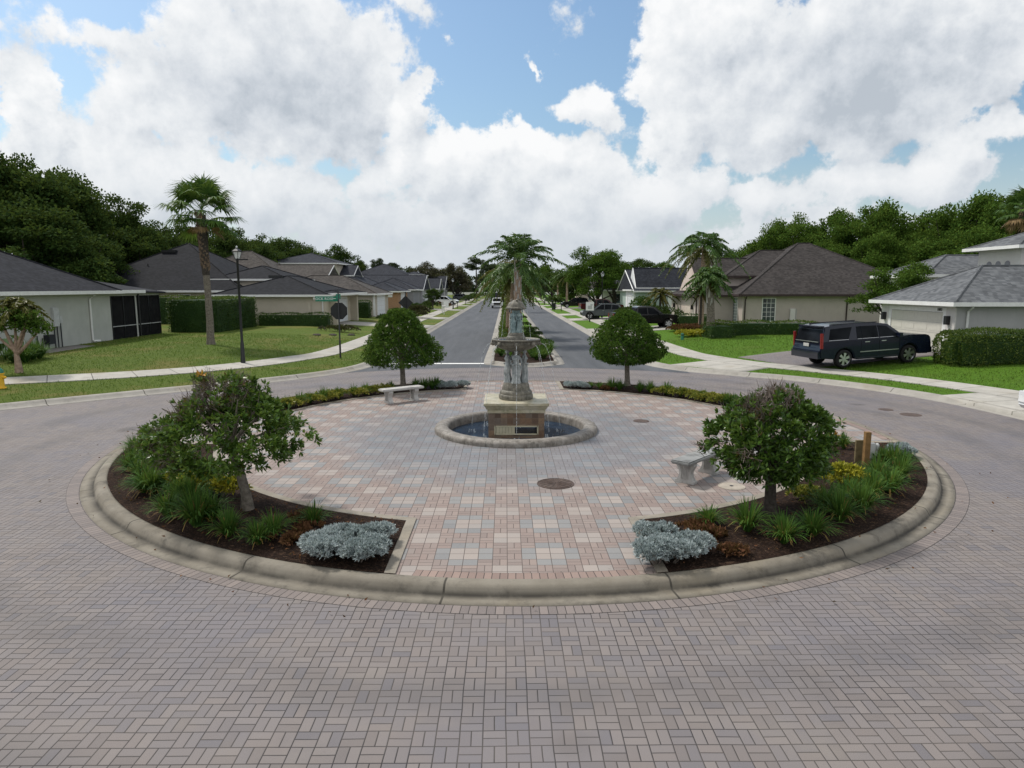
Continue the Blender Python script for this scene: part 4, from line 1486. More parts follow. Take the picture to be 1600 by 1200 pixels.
for i, (a, nm) in enumerate(((-90, 0), (180, 1), (0, 1), (90, 0))):
    mb = figure_mesh(i + 1, nm)
    H_ = .86
    ar = R(a + 90)
    px_, py_ = CX + .215 * math.cos(R(a)), CY + .215 * math.sin(R(a))
    mb.V = [(px_ + H_ * (x * math.cos(ar) - y * math.sin(ar)), py_ + H_ * (x * math.sin(ar) + y * math.cos(ar)), 1.40 + H_ * z) for x, y, z in mb.V]
    mb.build('carved_figure', M['statue_stone'], ft, smooth=True)
bowl = MB().lathe([(.16, 2.20), (.26, 2.24), (.40, 2.28), (.53, 2.35), (.595, 2.42), (.605, 2.455), (.585, 2.47), (.60, 2.485), (.625, 2.50), (.63, 2.525), (.60, 2.535), (.56, 2.51), (.50, 2.47), (.25, 2.43), (.05, 2.43)], 72, c0,
                  lambda th, z: (.03 * math.sin(th * 16) + .02 * math.sin(th * 32 + 1)) * (1 if 2.26 < z < 2.45 else 0)).build('bowl', M['fountain_stone'], ft, smooth=True)
MB().lathe([(.55, 2.50), (0, 2.501)], 32, c0).build('bowl_water', M['pool_water'], bowl)
for k in range(8):
    a = R(k * 45 - 90)
    u = Vector((math.cos(a), math.sin(a), 0))
    t_ = Vector((-u.y, u.x, 0))
    p = Vector((CX, CY, 2.42)) + u * .60
    mb = MB()
    V, F = [], []
    for i in range(9):
        for j in range(14):
            ph, th = math.pi * i / 8, 2 * math.pi * j / 14
            mane = 1 + .14 * math.sin(th * 7)
            d = Vector((math.cos(th) * math.sin(ph) * mane, math.sin(th) * math.sin(ph) * mane, math.cos(ph)))
            w = .062 * d.x * t_ + Vector((0, 0, .066 * d.y)) + u * (.05 * d.z)
            V.append(p + w)
    for i in range(8):
        for j in range(14):
            F.append((i * 14 + j, i * 14 + (j + 1) % 14, (i + 1) * 14 + (j + 1) % 14, (i + 1) * 14 + j))
    mb.add(V, F)
    mb.tube([p + u * .03 + Vector((0, 0, -.012)), p + u * .075 + Vector((0, 0, -.02))], [.03, .02], 8)
    for s in (-1, 1):
        mb.tube([p + t_ * (s * .04) + Vector((0, 0, .045)) + u * .02, p + t_ * (s * .05) + Vector((0, 0, .075)) + u * .02], [.018, .006], 6)
    mb.build('lion_mask', M['fountain_stone'], bowl, smooth=True)
    q0 = p + u * .07 + Vector((0, 0, -.02))
    jp = []
    v0 = .72
    for s in range(15):
        tt = s / 14 * .69
        jp.append(q0 + u * (v0 * tt) + Vector((0, 0, .25 * tt - 4.9 * tt * tt)))
    MB().tube(jp, [.005 + .002 * s / 14 for s in range(15)], 6).build('water_jet', M['water_jet'], ft, smooth=True)
for k in range(8):
    a = R(k * 45 - 90)
    sp_ = MB()
    for j in range(7):
        b_ = rng.uniform(0, 6.28)
        r0 = 1.17 + .09 * math.cos(b_)
        x_, y_ = CX + r0 * math.cos(a + .05 * math.sin(b_)), CY + r0 * math.sin(a + .05 * math.sin(b_))
        sp_.tube([(x_, y_, .04), (x_ + .02 * math.cos(b_), y_ + .02 * math.sin(b_), .10 + .10 * rng.uniform()), (x_ + .05 * math.cos(b_), y_ + .05 * math.sin(b_), .12)], [.016, .009, .003], 5)
    tag(sp_.build('splash', M['water_jet'], ft, smooth=True), kind='stuff')
MB().lathe([(.24, 2.43), (.25, 2.56), (.235, 2.60), (.215, 2.615), (.21, 2.66), (.19, 2.70), (0, 2.702)], 32, c0).build('upper_foot', M['fountain_stone'], ft, smooth=True)
MB().lathe([(.10, 2.69), (.085, 2.9), (.085, 3.15), (.12, 3.30)], 20, c0, lambda th, z: .03 * math.sin(th * 8)).build('upper_column', M['verdigris'], ft, smooth=True)
for i, a in enumerate((-128, -52, 52, 128)):
    mb = figure_mesh(i + 7, 1 if i % 2 else 0)
    H_ = .60
    ar = R(a + 90)
    px_, py_ = CX + .115 * math.cos(R(a)), CY + .115 * math.sin(R(a))
    mb.V = [(px_ + H_ * (x * math.cos(ar) - y * math.sin(ar)), py_ + H_ * (x * math.sin(ar) + y * math.cos(ar)), 2.69 + H_ * z) for x, y, z in mb.V]
    mb.build('carved_figure', M['verdigris'], ft, smooth=True)
top = MB().lathe([(.10, 3.26), (.20, 3.29), (.255, 3.31), (.255, 3.345), (.22, 3.36), (.20, 3.42), (.17, 3.47), (.10, 3.50), (.07, 3.53), (.0, 3.54)], 32, c0, lambda th, z: .05 * math.sin(th * 8)).build('capital', M['fountain_stone'], ft, smooth=True)
for k in range(3):
    a = R(k * 120 + 40)
    MB().tube([(CX + .10 * math.cos(a), CY + .10 * math.sin(a), 3.46), (CX + .13 * math.cos(a), CY + .13 * math.sin(a), 3.54), (CX + .09 * math.cos(a), CY + .09 * math.sin(a), 3.57)], [.04, .03, .008], 6).build('finial', M['fountain_stone'], top, smooth=True)
for k in range(6):
    a = R(k * 60)
    u = Vector((math.cos(a), math.sin(a), 0))
    q0 = Vector((CX, CY, 3.33)) + u * .25
    jp = [q0 + u * (.32 * t) + Vector((0, 0, -4.9 * t * t)) for t in [s / 10 * .40 for s in range(11)]]
    MB().tube(jp, .005, 5).build('water_jet', M['water_jet'], ft, smooth=True)


# ================================================================ BENCHES
def bench(px_seat, label):
    root = empty('stone_bench', (0, 0, PZ), 0, label, 'bench', None)
    s = MB()
    s.box(-.75, .75, -.2, .2, .40, .475)
    s.build('seat', M['seat_stone'] if 'grey topped' in label else M['cast_stone'], root, bevel=.022, world=False)
    prof = [(-.20, 0), (.20, 0), (.20, .055), (.165, .07), (.13, .13), (.115, .19), (.13, .25), (.165, .31), (.19, .36), (.17, .40), (-.17, .40), (-.19, .36), (-.165, .31), (-.13, .25), (-.115, .19), (-.13, .13), (-.165, .07), (-.20, .055)]
    for sx in (-1, 1):
        l = MB()
        l.prism([(y, z) for y, z in prof], sx * .47 - .075, sx * .47 + .075, 'x')
        for k in (-.10, -.05, 0, .05, .10):
            l.tube([(sx * .47 - .078, k * .75, .08), (sx * .47 - .082, k * .62, .2), (sx * .47 - .078, k * 1.1, .36)], .012, 5)
            l.tube([(sx * .47 + .078, k * .75, .08), (sx * .47 + .082, k * .62, .2), (sx * .47 + .078, k * 1.1, .36)], .012, 5)
        l.build('leg', M['cast_stone'], root, bevel=.006, world=False)
    return root


b1 = bench(0, 'pale weathered stone bench on curved legs before the back left bed')
a = atz(592, 610, PZ + .45)
b = atz(661, 603, PZ + .45)
b1.location = ((a[0] + b[0]) / 2, (a[1] + b[1]) / 2, PZ)
b1.rotation_euler.z = math.atan2(b[1] - a[1], b[0] - a[0])
b2 = bench(0, 'grey topped stone bench on white curved legs beside the front right bed')
a = atz(1064, 722, PZ + .45)
ang = R(47)
b2.location = (a[0] + .70 * math.cos(ang), a[1] + .70 * math.sin(ang), PZ)
b2.rotation_euler.z = ang

# covers in the paving
x, y = atz(868, 756, PZ)
mh = tag(MB().lathe([(.355, PZ - .02), (.355, PZ + .012), (.335, PZ + .014), (.33, PZ + .006), (.31, PZ + .006), (.305, PZ + .014)] + [(r_, PZ + (.014 if k % 2 else .008)) for k, r_ in enumerate(np.linspace(.29, .02, 22))] + [(0, PZ + .012)], 48, (x, y, 0),
              ).build('manhole_cover', M['iron_cover'], None, (x, y, PZ)), 'round rusty iron manhole cover in the plaza paving', 'manhole cover')
mbk = MB()
for k in range(8):
    a_ = math.pi * k / 8
    mbk.obox((x, y, PZ + .014), (.6, .012, .006), a_)
o = mbk.build('ribs', M['iron_cover'], mh)
x, y = atz(1143, 760, PZ)
lid = tag(MB().lathe([(.25, PZ - .02), (.25, PZ + .008), (.235, PZ + .010), (.23, PZ + .004), (.22, PZ + .010), (0, PZ + .011)], 32, (x, y, 0)).build('access_lid', M['lid_concrete'], None, (x, y, PZ)), 'small round concrete access lid near the grey topped bench', 'access lid')
MB().lathe([(.035, PZ + .008), (.035, PZ + .016), (0, PZ + .017)], 12, (x, y, 0)).build('lifting_hole', M['dark_box'], lid)
x, y = atz(1002, 658, PZ)
tag(MB().lathe([(.22, PZ - .02), (.22, PZ + .01), (.2, PZ + .012), (.19, PZ + .006), (.18, PZ + .011), (0, PZ + .012)], 32, (x, y, 0)).build('access_lid', M['iron_cover'], None, (x, y, PZ)), 'small rusty round lid in the paving right of the fountain', 'access lid')
for px, py, w, nm in ((1388, 645, .30, 'small dark cover in the bricks of the right hand road, nearer one'), (1384, 640, .22, 'small dark cover in the bricks of the right hand road, farther one')):
    x, y = atz(px + (35 if w > .25 else 0), py + (3 if w > .25 else 0), 0)
    tag(MB().lathe([(w, -.02), (w, .006), (w * .9, .009), (0, .010)], 24, (x, y, 0)).build('road_cover', M['iron_cover'], None, (x, y, 0)), nm, 'cover')

# two wooden posts and the utility box
x, y = atz(1352, 728, mz)
tag(MB().box(x - .055, x + .055, y - .055, y + .055, mz - .1, mz + .72).build('wooden_post', M['wood_post'], None, (x, y, mz), bevel=.006), 'tall narrow orange brown timber post in the front right bed', 'post')
x, y = atz(1341, 724, mz)
tag(MB().box(x - .085, x + .085, y - .03, y + .03, mz - .1, mz + .50).build('wooden_post', M['wood_post_old'], None, (x, y, mz), bevel=.006), 'short wide mossy timber post beside the taller one', 'post')
x, y = atz(1362, 724, mz)
ub = empty('utility_box', (x, y, mz), 0, 'small grey outlet box on a pipe behind the two wooden posts', 'utility box')
MB().box(x - .07, x + .05, y - .03, y + .03, mz + .10, mz + .44).build('box', M['utility_grey'], ub, bevel=.01)
MB().tube([(x + .09, y, mz - .05), (x + .09, y, mz + .30)], .014, 8).build('pipe', M['utility_grey'], ub)
MB().lathe([(.01, .28), (.035, .31), (.04, .40), (.02, .43), (0, .435)], 12, (x + .09, y, mz)).build('valve_cap', M['utility_grey'], ub, smooth=True)
MB().tube([(x - .04, y - .04, mz), (x - .03, y - .05, mz + .12), (x, y - .05, mz + .08), (x + .03, y - .04, mz + .16), (x - .01, y - .035, mz + .22)], .012, 6).build('cable', M['dark_box'], ub)


# ================================================================ STREET FURNITURE
def street_lamp(x, y, h, label, sc=1.0):
    z0 = gh(x, y)
    rt = empty('street_lamp', (x, y, z0), 0, label, 'street lamp', 'black lantern street lamps')
    MB().lathe([(.11 * sc, -.1), (.11 * sc, .25), (.095 * sc, .32), (.085 * sc, .9), (.075 * sc, .95), (.06 * sc, 1.05), (.05 * sc, h - .55), (.07 * sc, h - .53), (.07 * sc, h - .49), (.045 * sc, h - .46)], 16).build('post', M['black_metal'], rt, smooth=True, world=False)
    g = MB()
    g.lathe([(.11, h - .44), (.20, h - .13)], 6)
    gl = g.build('lamp_glass', M['lamp_glass'], rt, world=False)
    f = MB()
    f.lathe([(.05, h - .47), (.125, h - .46), (.125, h - .435), (.05, h - .43)], 6)
    f.lathe([(.21, h - .135), (.235, h - .125), (.24, h - .10), (.15, h - .02), (.05, h + .02), (.03, h + .06)], 6)
    for k in range(6):
        a = k * math.pi / 3
        f.tube([(.118 * math.cos(a), .118 * math.sin(a), h - .44), (.208 * math.cos(a), .208 * math.sin(a), h - .13)], .010, 4)
    f.build('lantern_frame', M['black_metal'], rt, world=False)
    MB().lathe([(.03, h + .05), (.05, h + .09), (.04, h + .13), (0, h + .15)], 10).build('photocell', M['lamp_glass'], rt, smooth=True, world=False)
    return rt


x, y, z = on_ground(380, 568)
hl = atz(374, 384, 0)
LH = aty(375, 384, y)[1] - z - .15
street_lamp(x, y, LH, 'tall black lantern lamp post on the left lawn by the curved walk', 1.0)
x, y, z = on_ground(936, 497)
street_lamp(9.05 + 2.2, 79.5, aty(937, 425, 79.5)[1] - .2 - .15, 'black lantern lamp post beside the green box and grey car', 1.0)
street_lamp(8.6, 150, 4.6, 'small distant black lamp post on the right verge beyond the sign')
street_lamp(-8.6, 112, 4.9, 'distant black lamp post on the left verge near the white car')


def text_mesh(body, size, depth, mat, name, parent, mtx):
    cu = bpy.data.curves.new(name, 'FONT')
    cu.body = body
    cu.size = size
    cu.extrude = depth
    cu.align_x = 'CENTER'
    cu.align_y = 'CENTER'
    cu.resolution_u = 2
    t = bpy.data.objects.new(name, cu)
    COL.objects.link(t)
    dg = bpy.context.evaluated_depsgraph_get()
    me = bpy.data.meshes.new_from_object(t.evaluated_get(dg))
    bpy.data.objects.remove(t)
    me.transform(mtx)
    return link_mesh(name, me, mat, parent)


# stop sign seen from behind, carrying the street name blades
x, y, z = on_ground(532, 560)
pz = aty(532, 452, y)[1]
ss_ = empty('stop_sign', (x, y, z), 0, 'back of a dark octagonal sign under green ROCK ROSE street name blades', 'street sign')
MB().lathe([(.05, -.1), (.05, .9), (.04, .95), (.038, pz - z), (.02, pz - z + .04), (0, pz - z + .05)], 12).build('post', M['black_metal'], ss_, smooth=True, world=False)
so = aty(532, 486, y)[1] - z
rr = .46
MB().prism([(rr * math.cos(R(22.5 + 45 * k)), so + rr * math.sin(R(22.5 + 45 * k))) for k in range(8)], .045, .06, 'y').build('octagon_panel', M['sign_back'], ss_, world=False)
bz = aty(532, 467, y)[1] - z
for (l, rzv, dx, dz, body) in ((1.16, 0, -.60, 0, 'ROCK ROSE'), (.9, 90, 0, .12, None)):
    mt = Matrix.Rotation(R(rzv), 4, 'Z')
    bl = MB().obox(tuple(mt @ Vector((dx, 0, bz + dz))), (l, .02, .26), R(rzv)).build('name_blade', M['sign_green'], ss_, world=False)
    if body:
        text_mesh(body, .19, .002, M['sign_white'], 'lettering', bl, Matrix.Translation((dx - .17, -.014, bz)) @ Matrix.Rotation(R(90), 4, 'X'))
        MB().obox((dx + .42, -.013, bz + .02), (.16, .006, .03)).build('arrow', M['sign_white'], bl, world=False)
# dark backed diamond sign farther on
x, y = aty(634, 490, 47.5)[0], 47.5
z = gh(x, y)
dsn = empty('warning_sign', (x, y, z), 0, 'dark back of a diamond shaped sign on a thin pole beyond the umbrella tree', 'street sign')
MB().tube([(0, 0, -.1), (0, 0, aty(634, 456, 47.5)[1] - z)], .04, 8).build('post', M['black_metal'], dsn, world=False)
zc_ = aty(634, 473, 47.5)[1] - z
MB().prism([(.5, zc_), (0, zc_ + .5), (-.5, zc_), (0, zc_ - .5)], .05, .065, 'y').build('diamond_panel', M['sign_back'], dsn, world=False)

# hydrant at the left edge of the picture
x, y, z = on_ground(4, 627)
hy = empty('fire_hydrant', (x, y, z), 0, 'yellow fire hydrant with a green top on the verge at the left', 'fire hydrant')
MB().lathe([(.17, -.05), (.17, .03), (.13, .04), (.12, .08), (.115, .50), (.145, .51), (.145, .55), (.12, .56)], 20).build('barrel', M['hydrant_yellow'], hy, smooth=True, world=False)
MB().lathe([(.13, .56), (.125, .62), (.10, .69), (.05, .73), (.04, .74), (.04, .79), (0, .795)], 20).build('bonnet', M['hydrant_green'], hy, smooth=True, world=False)
for a, r_ in ((-90, .075), (0, .055), (180, .055)):
    u = Vector((math.cos(R(a)), math.sin(R(a)), 0))
    MB().tube([u * .08 + Vector((0, 0, .40)), u * .18 + Vector((0, 0, .40)), u * .185 + Vector((0, 0, .40)), u * .215 + Vector((0, 0, .40))], [r_, r_, r_ * .8, r_ * .7], 12).build('outlet_cap', M['hydrant_yellow'], hy, world=False)

# mailbox and boxes up the street
def mailbox(x, y, label, col='dark_box', face=1):
    z = gh(x, y)
    rt = empty('mailbox', (x, y, z), 0, label, 'mailbox')
    MB().box(-.05, .05, -.05, .05, -.1, 1.05).build('post', M[col], rt, world=False)
    pr = [(-.09, 1.02), (.09, 1.02), (.09, 1.14)] + [(.09 * math.cos(R(t)), 1.14 + .09 * math.sin(R(t))) for t in range(15, 180, 15)] + [(-.09, 1.14)]
    MB().prism([(a, b) for a, b in pr], -.25, .25, 'x').build('box', M[col], rt, world=False, bevel=.006)
    return rt


x, y, z = on_ground(903, 484)
ms = empty('notice_board', (8.9, 72, gh(8.9, 72)), 0, 'white square notice on a dark post at the right verge', 'notice')
MB().box(-.06, .06, -.06, .06, -.1, 1.5).build('post', M['dark_box'], ms, world=False)
nb_ = MB().box(-.42, .42, -.085, -.062, 1.2, 2.1).build('panel', M['sign_white'], ms, world=False)
MB().box(-.22, .22, -.093, -.087, 1.35, 1.7).box(.05, .30, -.093, -.087, 1.72, 1.86).build('printed_block', M['utility_grey'], nb_, world=False)
for i, (x, y, c) in enumerate(((8.5, 104, 'dark_box'), (8.5, 125, 'dark_box'), (8.5, 146, 'far_white'), (-8.3, 92, 'far_white'), (-8.3, 118, 'dark_box'), (-8.3, 142, 'dark_box'))):
    mailbox(x, y, ['first dark mailbox on the right verge beyond the white notice', 'second dark mailbox on the right verge', 'pale far mailbox on the right verge', 'pale mailbox on the left verge before the white car', 'dark mailbox on the left verge beside the white car', 'far dark mailbox on the left verge beyond the white car'][i], c)
z = gh(10.6, 79)
tb = empty('transformer_box', (10.35, 78.6, z), 0, 'low grey green utility cabinet at the foot of the right lamp post', 'utility box')
MB().box(-.65, .45, -.45, .45, -.05, .72).build('cabinet', M['green_box'], tb, world=False, bevel=.03)
MB().box(-.68, .48, -.48, .48, .72, .78).build('lid', M['green_box'], tb, world=False, bevel=.02)
x, y, z = on_ground(682, 483)
sb = empty('yard_sign', (-8.9, 96, gh(-8.9, 96)), 0, 'small white hanging yard sign on a white post at the left verge', 'yard sign')
MB().box(-.07, .07, -.05, .05, -.1, 1.9).box(0, .95, -.04, .04, 1.75, 1.84).build('post', M['far_white'], sb, world=False)
MB().box(.15, .9, -.02, .02, .75, 1.65).build('panel', M['sign_white'], sb, world=False)
x, y, z = on_ground(1066, 531)
gb = empty('valve_marker', (x, y, z), 0, 'small dark green marker post on the right hand lawn', 'marker post')
MB().lathe([(.10, -.05), (.10, .40), (.085, .45), (0, .46)], 14).build('body', M['hydrant_green'], gb, smooth=True, world=False)
MB().lathe([(.112, .30), (.112, .36)], 14).build('collar', M['dark_box'], gb, world=False)


# ================================================================ HOUSES
class House:
    def __init__(s, loc, label, wall, roof, trim='white_trim', cat='house', group=None):
        s.z = loc[2]
        s.root = empty('house', loc, 0, label, cat, group)
        s.wall, s.roof, s.trim = wall, roof, trim

    def wing(s, x0, x1, y0, y1, ze, pitch, kind='hip', ov=.45, wall=None, gw=None, walls=True, roof=None, fascia=True):
        if walls:
            MB().box(x0, x1, y0, y1, s.z - .5, ze - .03).build('wall', M[wall or s.wall], s.root)
        a0, a1, b0, b1 = x0 - ov, x1 + ov, y0 - ov, y1 + ov
        w, d = a1 - a0, b1 - b0
        h = min(w, d) / 2
        if kind == 'gx':
            h = d / 2
        elif kind == 'gy':
            h = w / 2
        zr = ze + h * pitch
        B = [(a0, b0, ze), (a1, b0, ze), (a1, b1, ze), (a0, b1, ze)]
        xm, ym = (a0 + a1) / 2, (b0 + b1) / 2
        along = {'hip': w >= d, 'gx': True, 'gy': False}[kind]
        e = h if kind == 'hip' else 0
        if along:
            T_ = [(a0 + e, ym, zr), (a1 - e, ym, zr)]
            F = [(0, 1, 5, 4), (1, 2, 5), (2, 3, 4, 5), (3, 0, 4), (3, 2, 1, 0)]
        else:
            T_ = [(xm, b0 + e, zr), (xm, b1 - e, zr)]
            F = [(0, 1, 4), (1, 2, 5, 4), (2, 3, 5), (3, 0, 4, 5), (3, 2, 1, 0)]
        B0 = [(x, y, z - .03) for x, y, z in B]
        # slab edge for a solid roof
        V = B + T_ + B0
        F = F[:-1] + [(9, 8, 7, 6)] + [(6 + i, 6 + (i + 1) % 4, (i + 1) % 4, i) for i in range(4)]
        rf = MB().add(V, F).build('roof', M[roof or s.roof], s.root)
        # hip and ridge caps
        cp = MB()
        edges = []
        if kind == 'hip':
            if along:
                edges = [(B[0], T_[0]), (B[3], T_[0]), (B[1], T_[1]), (B[2], T_[1])]
            else:
                edges = [(B[0], T_[0]), (B[1], T_[0]), (B[2], T_[1]), (B[3], T_[1])]
        edges.append((T_[0], T_[1]))
        for p, q in edges:
            if (Vector(p) - Vector(q)).length > .3:
                cp.tube([Vector(p) + Vector((0, 0, .0)), Vector(q) + Vector((0, 0, .0))], .07, 6)
        cp.build('ridge_cap', M[roof or s.roof], rf)
        if kind != 'hip':
            i_ = .12 + ov
            g = MB()
            if along:
                for xx in (x0, x1 - .1):
                    g.prism([(b0 + i_, ze - .04), (b1 - i_, ze - .04), (ym, zr - i_ * pitch - .06)], xx, xx + .1, 'x')
            else:
                for yy in (y0, y1 - .1):
                    g.prism([(a0 + i_, ze - .04), (a1 - i_, ze - .04), (xm, zr - i_ * pitch - .06)], yy, yy + .1, 'y')
            g.build('gable', M[gw or wall or s.wall], s.root)
        if fascia:
            t = .11
            f = MB()
            z0, z1 = ze - .17, ze + .015
            if kind in ('hip', 'gx'):
                f.box(a0 - t, a1 + t, b0 - t, b0 - .003, z0, z1).box(a0 - t, a1 + t, b1 + .003, b1 + t, z0, z1)
            if kind in ('hip', 'gy'):
                f.box(a0 - t, a0 - .003, b0 - .001, b1 + .001, z0, z1).box(a1 + .003, a1 + t, b0 - .001, b1 + .001, z0, z1)
            # barge boards of gables
            for ends in ([(0, 3, 4), (1, 2, 5)] if kind == 'gx' else [(0, 1, 4), (3, 2, 5)] if kind == 'gy' else []):
                p, q, r_ = [Vector(V[k]) for k in ends]
                for u_ in (p, q):
                    f.tube([u_ + Vector((0, 0, -.08)), r_ + Vector((0, 0, -.08))], .075, 4)
            f.build('gutter', M[s.trim], s.root)
            MB().box(a0, a1, b0, b1, ze - .075, ze - .045).build('soffit', M[s.trim if s.trim != 'brown_trim' else 'stucco_taupe'], s.root)
        return zr

    def bx(s, face, P, u0, u1, v0, v1, w0, w1, mb):
        """box on a wall plane: u along the wall, v up, w outwards"""
        if face == 'y-':
            return mb.box(u0, u1, P - w1, P - w0, v0, v1)
        if face == 'x+':
            return mb.box(P + w0, P + w1, u0, u1, v0, v1)
        return mb.box(P - w1, P - w0, u0, u1, v0, v1)

    def window(s, face, P, u0, u1, v0, v1, nu=2, nv=3, glass='window_glass', frame='white_trim', fw=.07):
        f = MB()
        for a in ((u0 - fw, u1 + fw, v1, v1 + fw), (u0 - fw, u1 + fw, v0 - fw, v0), (u0 - fw, u0, v0, v1), (u1, u1 + fw, v0, v1)):
            s.bx(face, P, *a, -.02, .05, f)
        for i in range(1, nu):
            u = u0 + (u1 - u0) * i / nu
            s.bx(face, P, u - .014, u + .014, v0, v1, -.02, .03, f)
        for j in range(1, nv):
            v = v0 + (v1 - v0) * j / nv
            for i in range(nu):
                a = u0 + (u1 - u0) * i / nu + .014
                b = u0 + (u1 - u0) * (i + 1) / nu - .014
                s.bx(face, P, a, b, v - .014, v + .014, -.02, .03, f)
        fo = f.build('window', M[frame], s.root)
        g = MB()
        s.bx(face, P, u0, u1, v0, v1, -.03, .012, g)
        g.build('pane', M[glass], fo)

    def garage(s, face, P, u0, u1, v0, v1, mat, trim='white_trim', tw=.16):
        d = MB()
        n = 4
        for i in range(n):
            a = v0 + (v1 - v0) * i / n
            b = v0 + (v1 - v0) * (i + 1) / n - .018
            s.bx(face, P, u0, u1, a, b, -.02, .012, d)
            k = max(2, round((u1 - u0) / 1.2))
            for j in range(k):
                c = u0 + (u1 - u0) * (j + .12) / k
                e = u0 + (u1 - u0) * (j + .88) / k
                s.bx(face, P, c, e, a + .1, b - .1, .012, .022, d)
        do = d.build('garage_door', M[mat], s.root)
        t = MB()
        s.bx(face, P, u0 - tw, u0 - .01, v0, v1 + tw, -.02, .05, t)
        s.bx(face, P, u1 + .01, u1 + tw, v0, v1 + tw, -.02, .05, t)
        s.bx(face, P, u0 - .009, u1 + .009, v1 + .01, v1 + tw, -.02, .048, t)
        t.build('door_surround', M[trim], s.root)

    def spout(s, face, P, u, ztop, zbot, mat, kick=1):
        m = MB()
        f = {'y-': lambda u, v, w: (u, P - w, v), 'x+': lambda u, v, w: (P + w, u, v), 'x-': lambda u, v, w: (P - w, u, v)}[face]
        m.tube([f(u, ztop, .40), f(u, ztop - .12, .38), f(u, ztop - .34, .07), f(u, zbot + .16, .06), f(u, zbot + .06, .10), f(u + .45 * kick, zbot + .05, .22)], .055, 6)
        m.build('downspout', M[mat], s.root)

    def box(s, name, mat, face, P, u0, u1, v0, v1, d, w0=-.02):
        m = MB()
        s.bx(face, P, u0, u1, v0, v1, w0, d, m)
        return m.build(name, M[mat], s.root, bevel=.01)

    def roof_vent(s, x, y, z, l=.9):
        MB().box(x - l / 2, x + l / 2, y - .25, y + .25, z - .1, z + .16).build('roof_vent', M['black_metal'], s.root)

    def pipe(s, x, y, z):
        MB().tube([(x, y, z - .3), (x, y, z + .4)], .06, 8).build('vent_pipe', M['black_metal'], s.root)

    def lantern(s, face, P, u, v):
        m = MB()
        s.bx(face, P, u - .10, u + .10, v - .2, v + .22, .0, .2, m)
        m.build('wall_lantern', M['black_metal'], s.root)


G_ = .6
# --- near left house with its screened porch
XW = -24.35
h = House((XW, 40, G_), 'low grey stucco house with charcoal roof and black screened porch, nearest on the left', 'stucco_grey_green', 'shingle_charcoal')
ya = atx(175, 500, XW)[0]
yb = atx(214, 500, XW)[0]
h.wing(-42, XW, 18, ya - .05, 3.62, .52, 'hip', .5)
# porch bay: dark room behind screens
yc = atx(251, 500, XW)[0]
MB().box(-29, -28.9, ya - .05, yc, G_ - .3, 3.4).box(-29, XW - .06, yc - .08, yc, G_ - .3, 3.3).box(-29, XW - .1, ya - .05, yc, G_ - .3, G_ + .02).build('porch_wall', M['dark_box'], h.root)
MB().box(XW - .2, XW, ya - .05, yc, 3.30, 3.5).box(XW - .2, XW, yb - .12, yb + .12, G_ - .1, 3.3).build('porch_beam', M['stucco_grey_green'], h.root)
MB().add([(-24.0, ya - .5, 3.66), (-24.0, yc + .3, 3.52), (-31, yc + .3, 4.6), (-31, ya - .5, 5.6), (-24.0, ya - .5, 3.56), (-24.0, yc + .3, 3.42), (-31, yc + .3, 4.5), (-31, ya - .5, 5.5)],
         [(0, 1, 2, 3), (4, 7, 6, 5), (0, 4, 5, 1), (1, 5, 6, 2), (2, 6, 7, 3), (3, 7, 4, 0)]).build('porch_roof', M['shingle_charcoal'], h.root)
MB().box(-24.02, -23.9, ya, yb + .5, 3.46, 3.66).build('gutter', M['white_trim'], h.root)
for a, b in ((ya, yb - .12), (yb + .12, yc)):
    sc = MB()
    sc.box(XW - .03, XW - .02, a, b, G_, 3.3)
    so_ = sc.build('porch_screen', M['insect_screen'], h.root)
    f = MB()
    m_ = (a + b) / 2
    for u in (a + .02, m_, b - .02):
        f.box(XW - .05, XW + .02, u - .03, u + .03, G_ - .05, 3.3)
    f.box(XW - .05, XW + .015, a, b, G_ + .78, G_ + .84).box(XW - .05, XW + .015, a, b, G_ - .06, G_ + .02)
    f.build('screen_frame', M['white_trim'] if 0 else M['black_metal'], so_)
    MB().box(XW + .016, XW + .028, a, b, G_ + .785, G_ + .83).build('mid_rail', M['utility_grey'], so_)
ys = atx(141, 500, XW)[0]
h.spout('x+', XW, ys, 3.5, G_ + .05, 'white_trim', 1)
MB().tube([(XW + .06, yb + .28, 3.4), (XW + .06, yb + .28, G_)], .05, 8).build('downspout', M['black_metal'], h.root)
ym_ = atx(85, 500, XW)[0]
h.box('meter_box', 'utility_grey', 'x+', XW, ym_ - .25, ym_ + .2, 1.75, 2.75, .16)
h.box('meter_box', 'utility_grey', 'x+', XW, ym_ + .28, ym_ + .5, 1.9, 2.3, .12)
for k, (u, t) in enumerate(((-1.6, 1.35), (-1.2, 1.2), (-.2, 1.75), (.05, 1.75), (.35, 1.9), (-.75, 1.1))):
    MB().tube([(XW + .08, ym_ + u, G_ - .1), (XW + .08, ym_ + u, t)], .03, 6).build('conduit', M['dark_box'], h.root)
h.box('hose_reel', 'dark_box', 'x+', XW, ym_ - 1.0, ym_ - .5, G_ + .25, G_ + .75, .3)

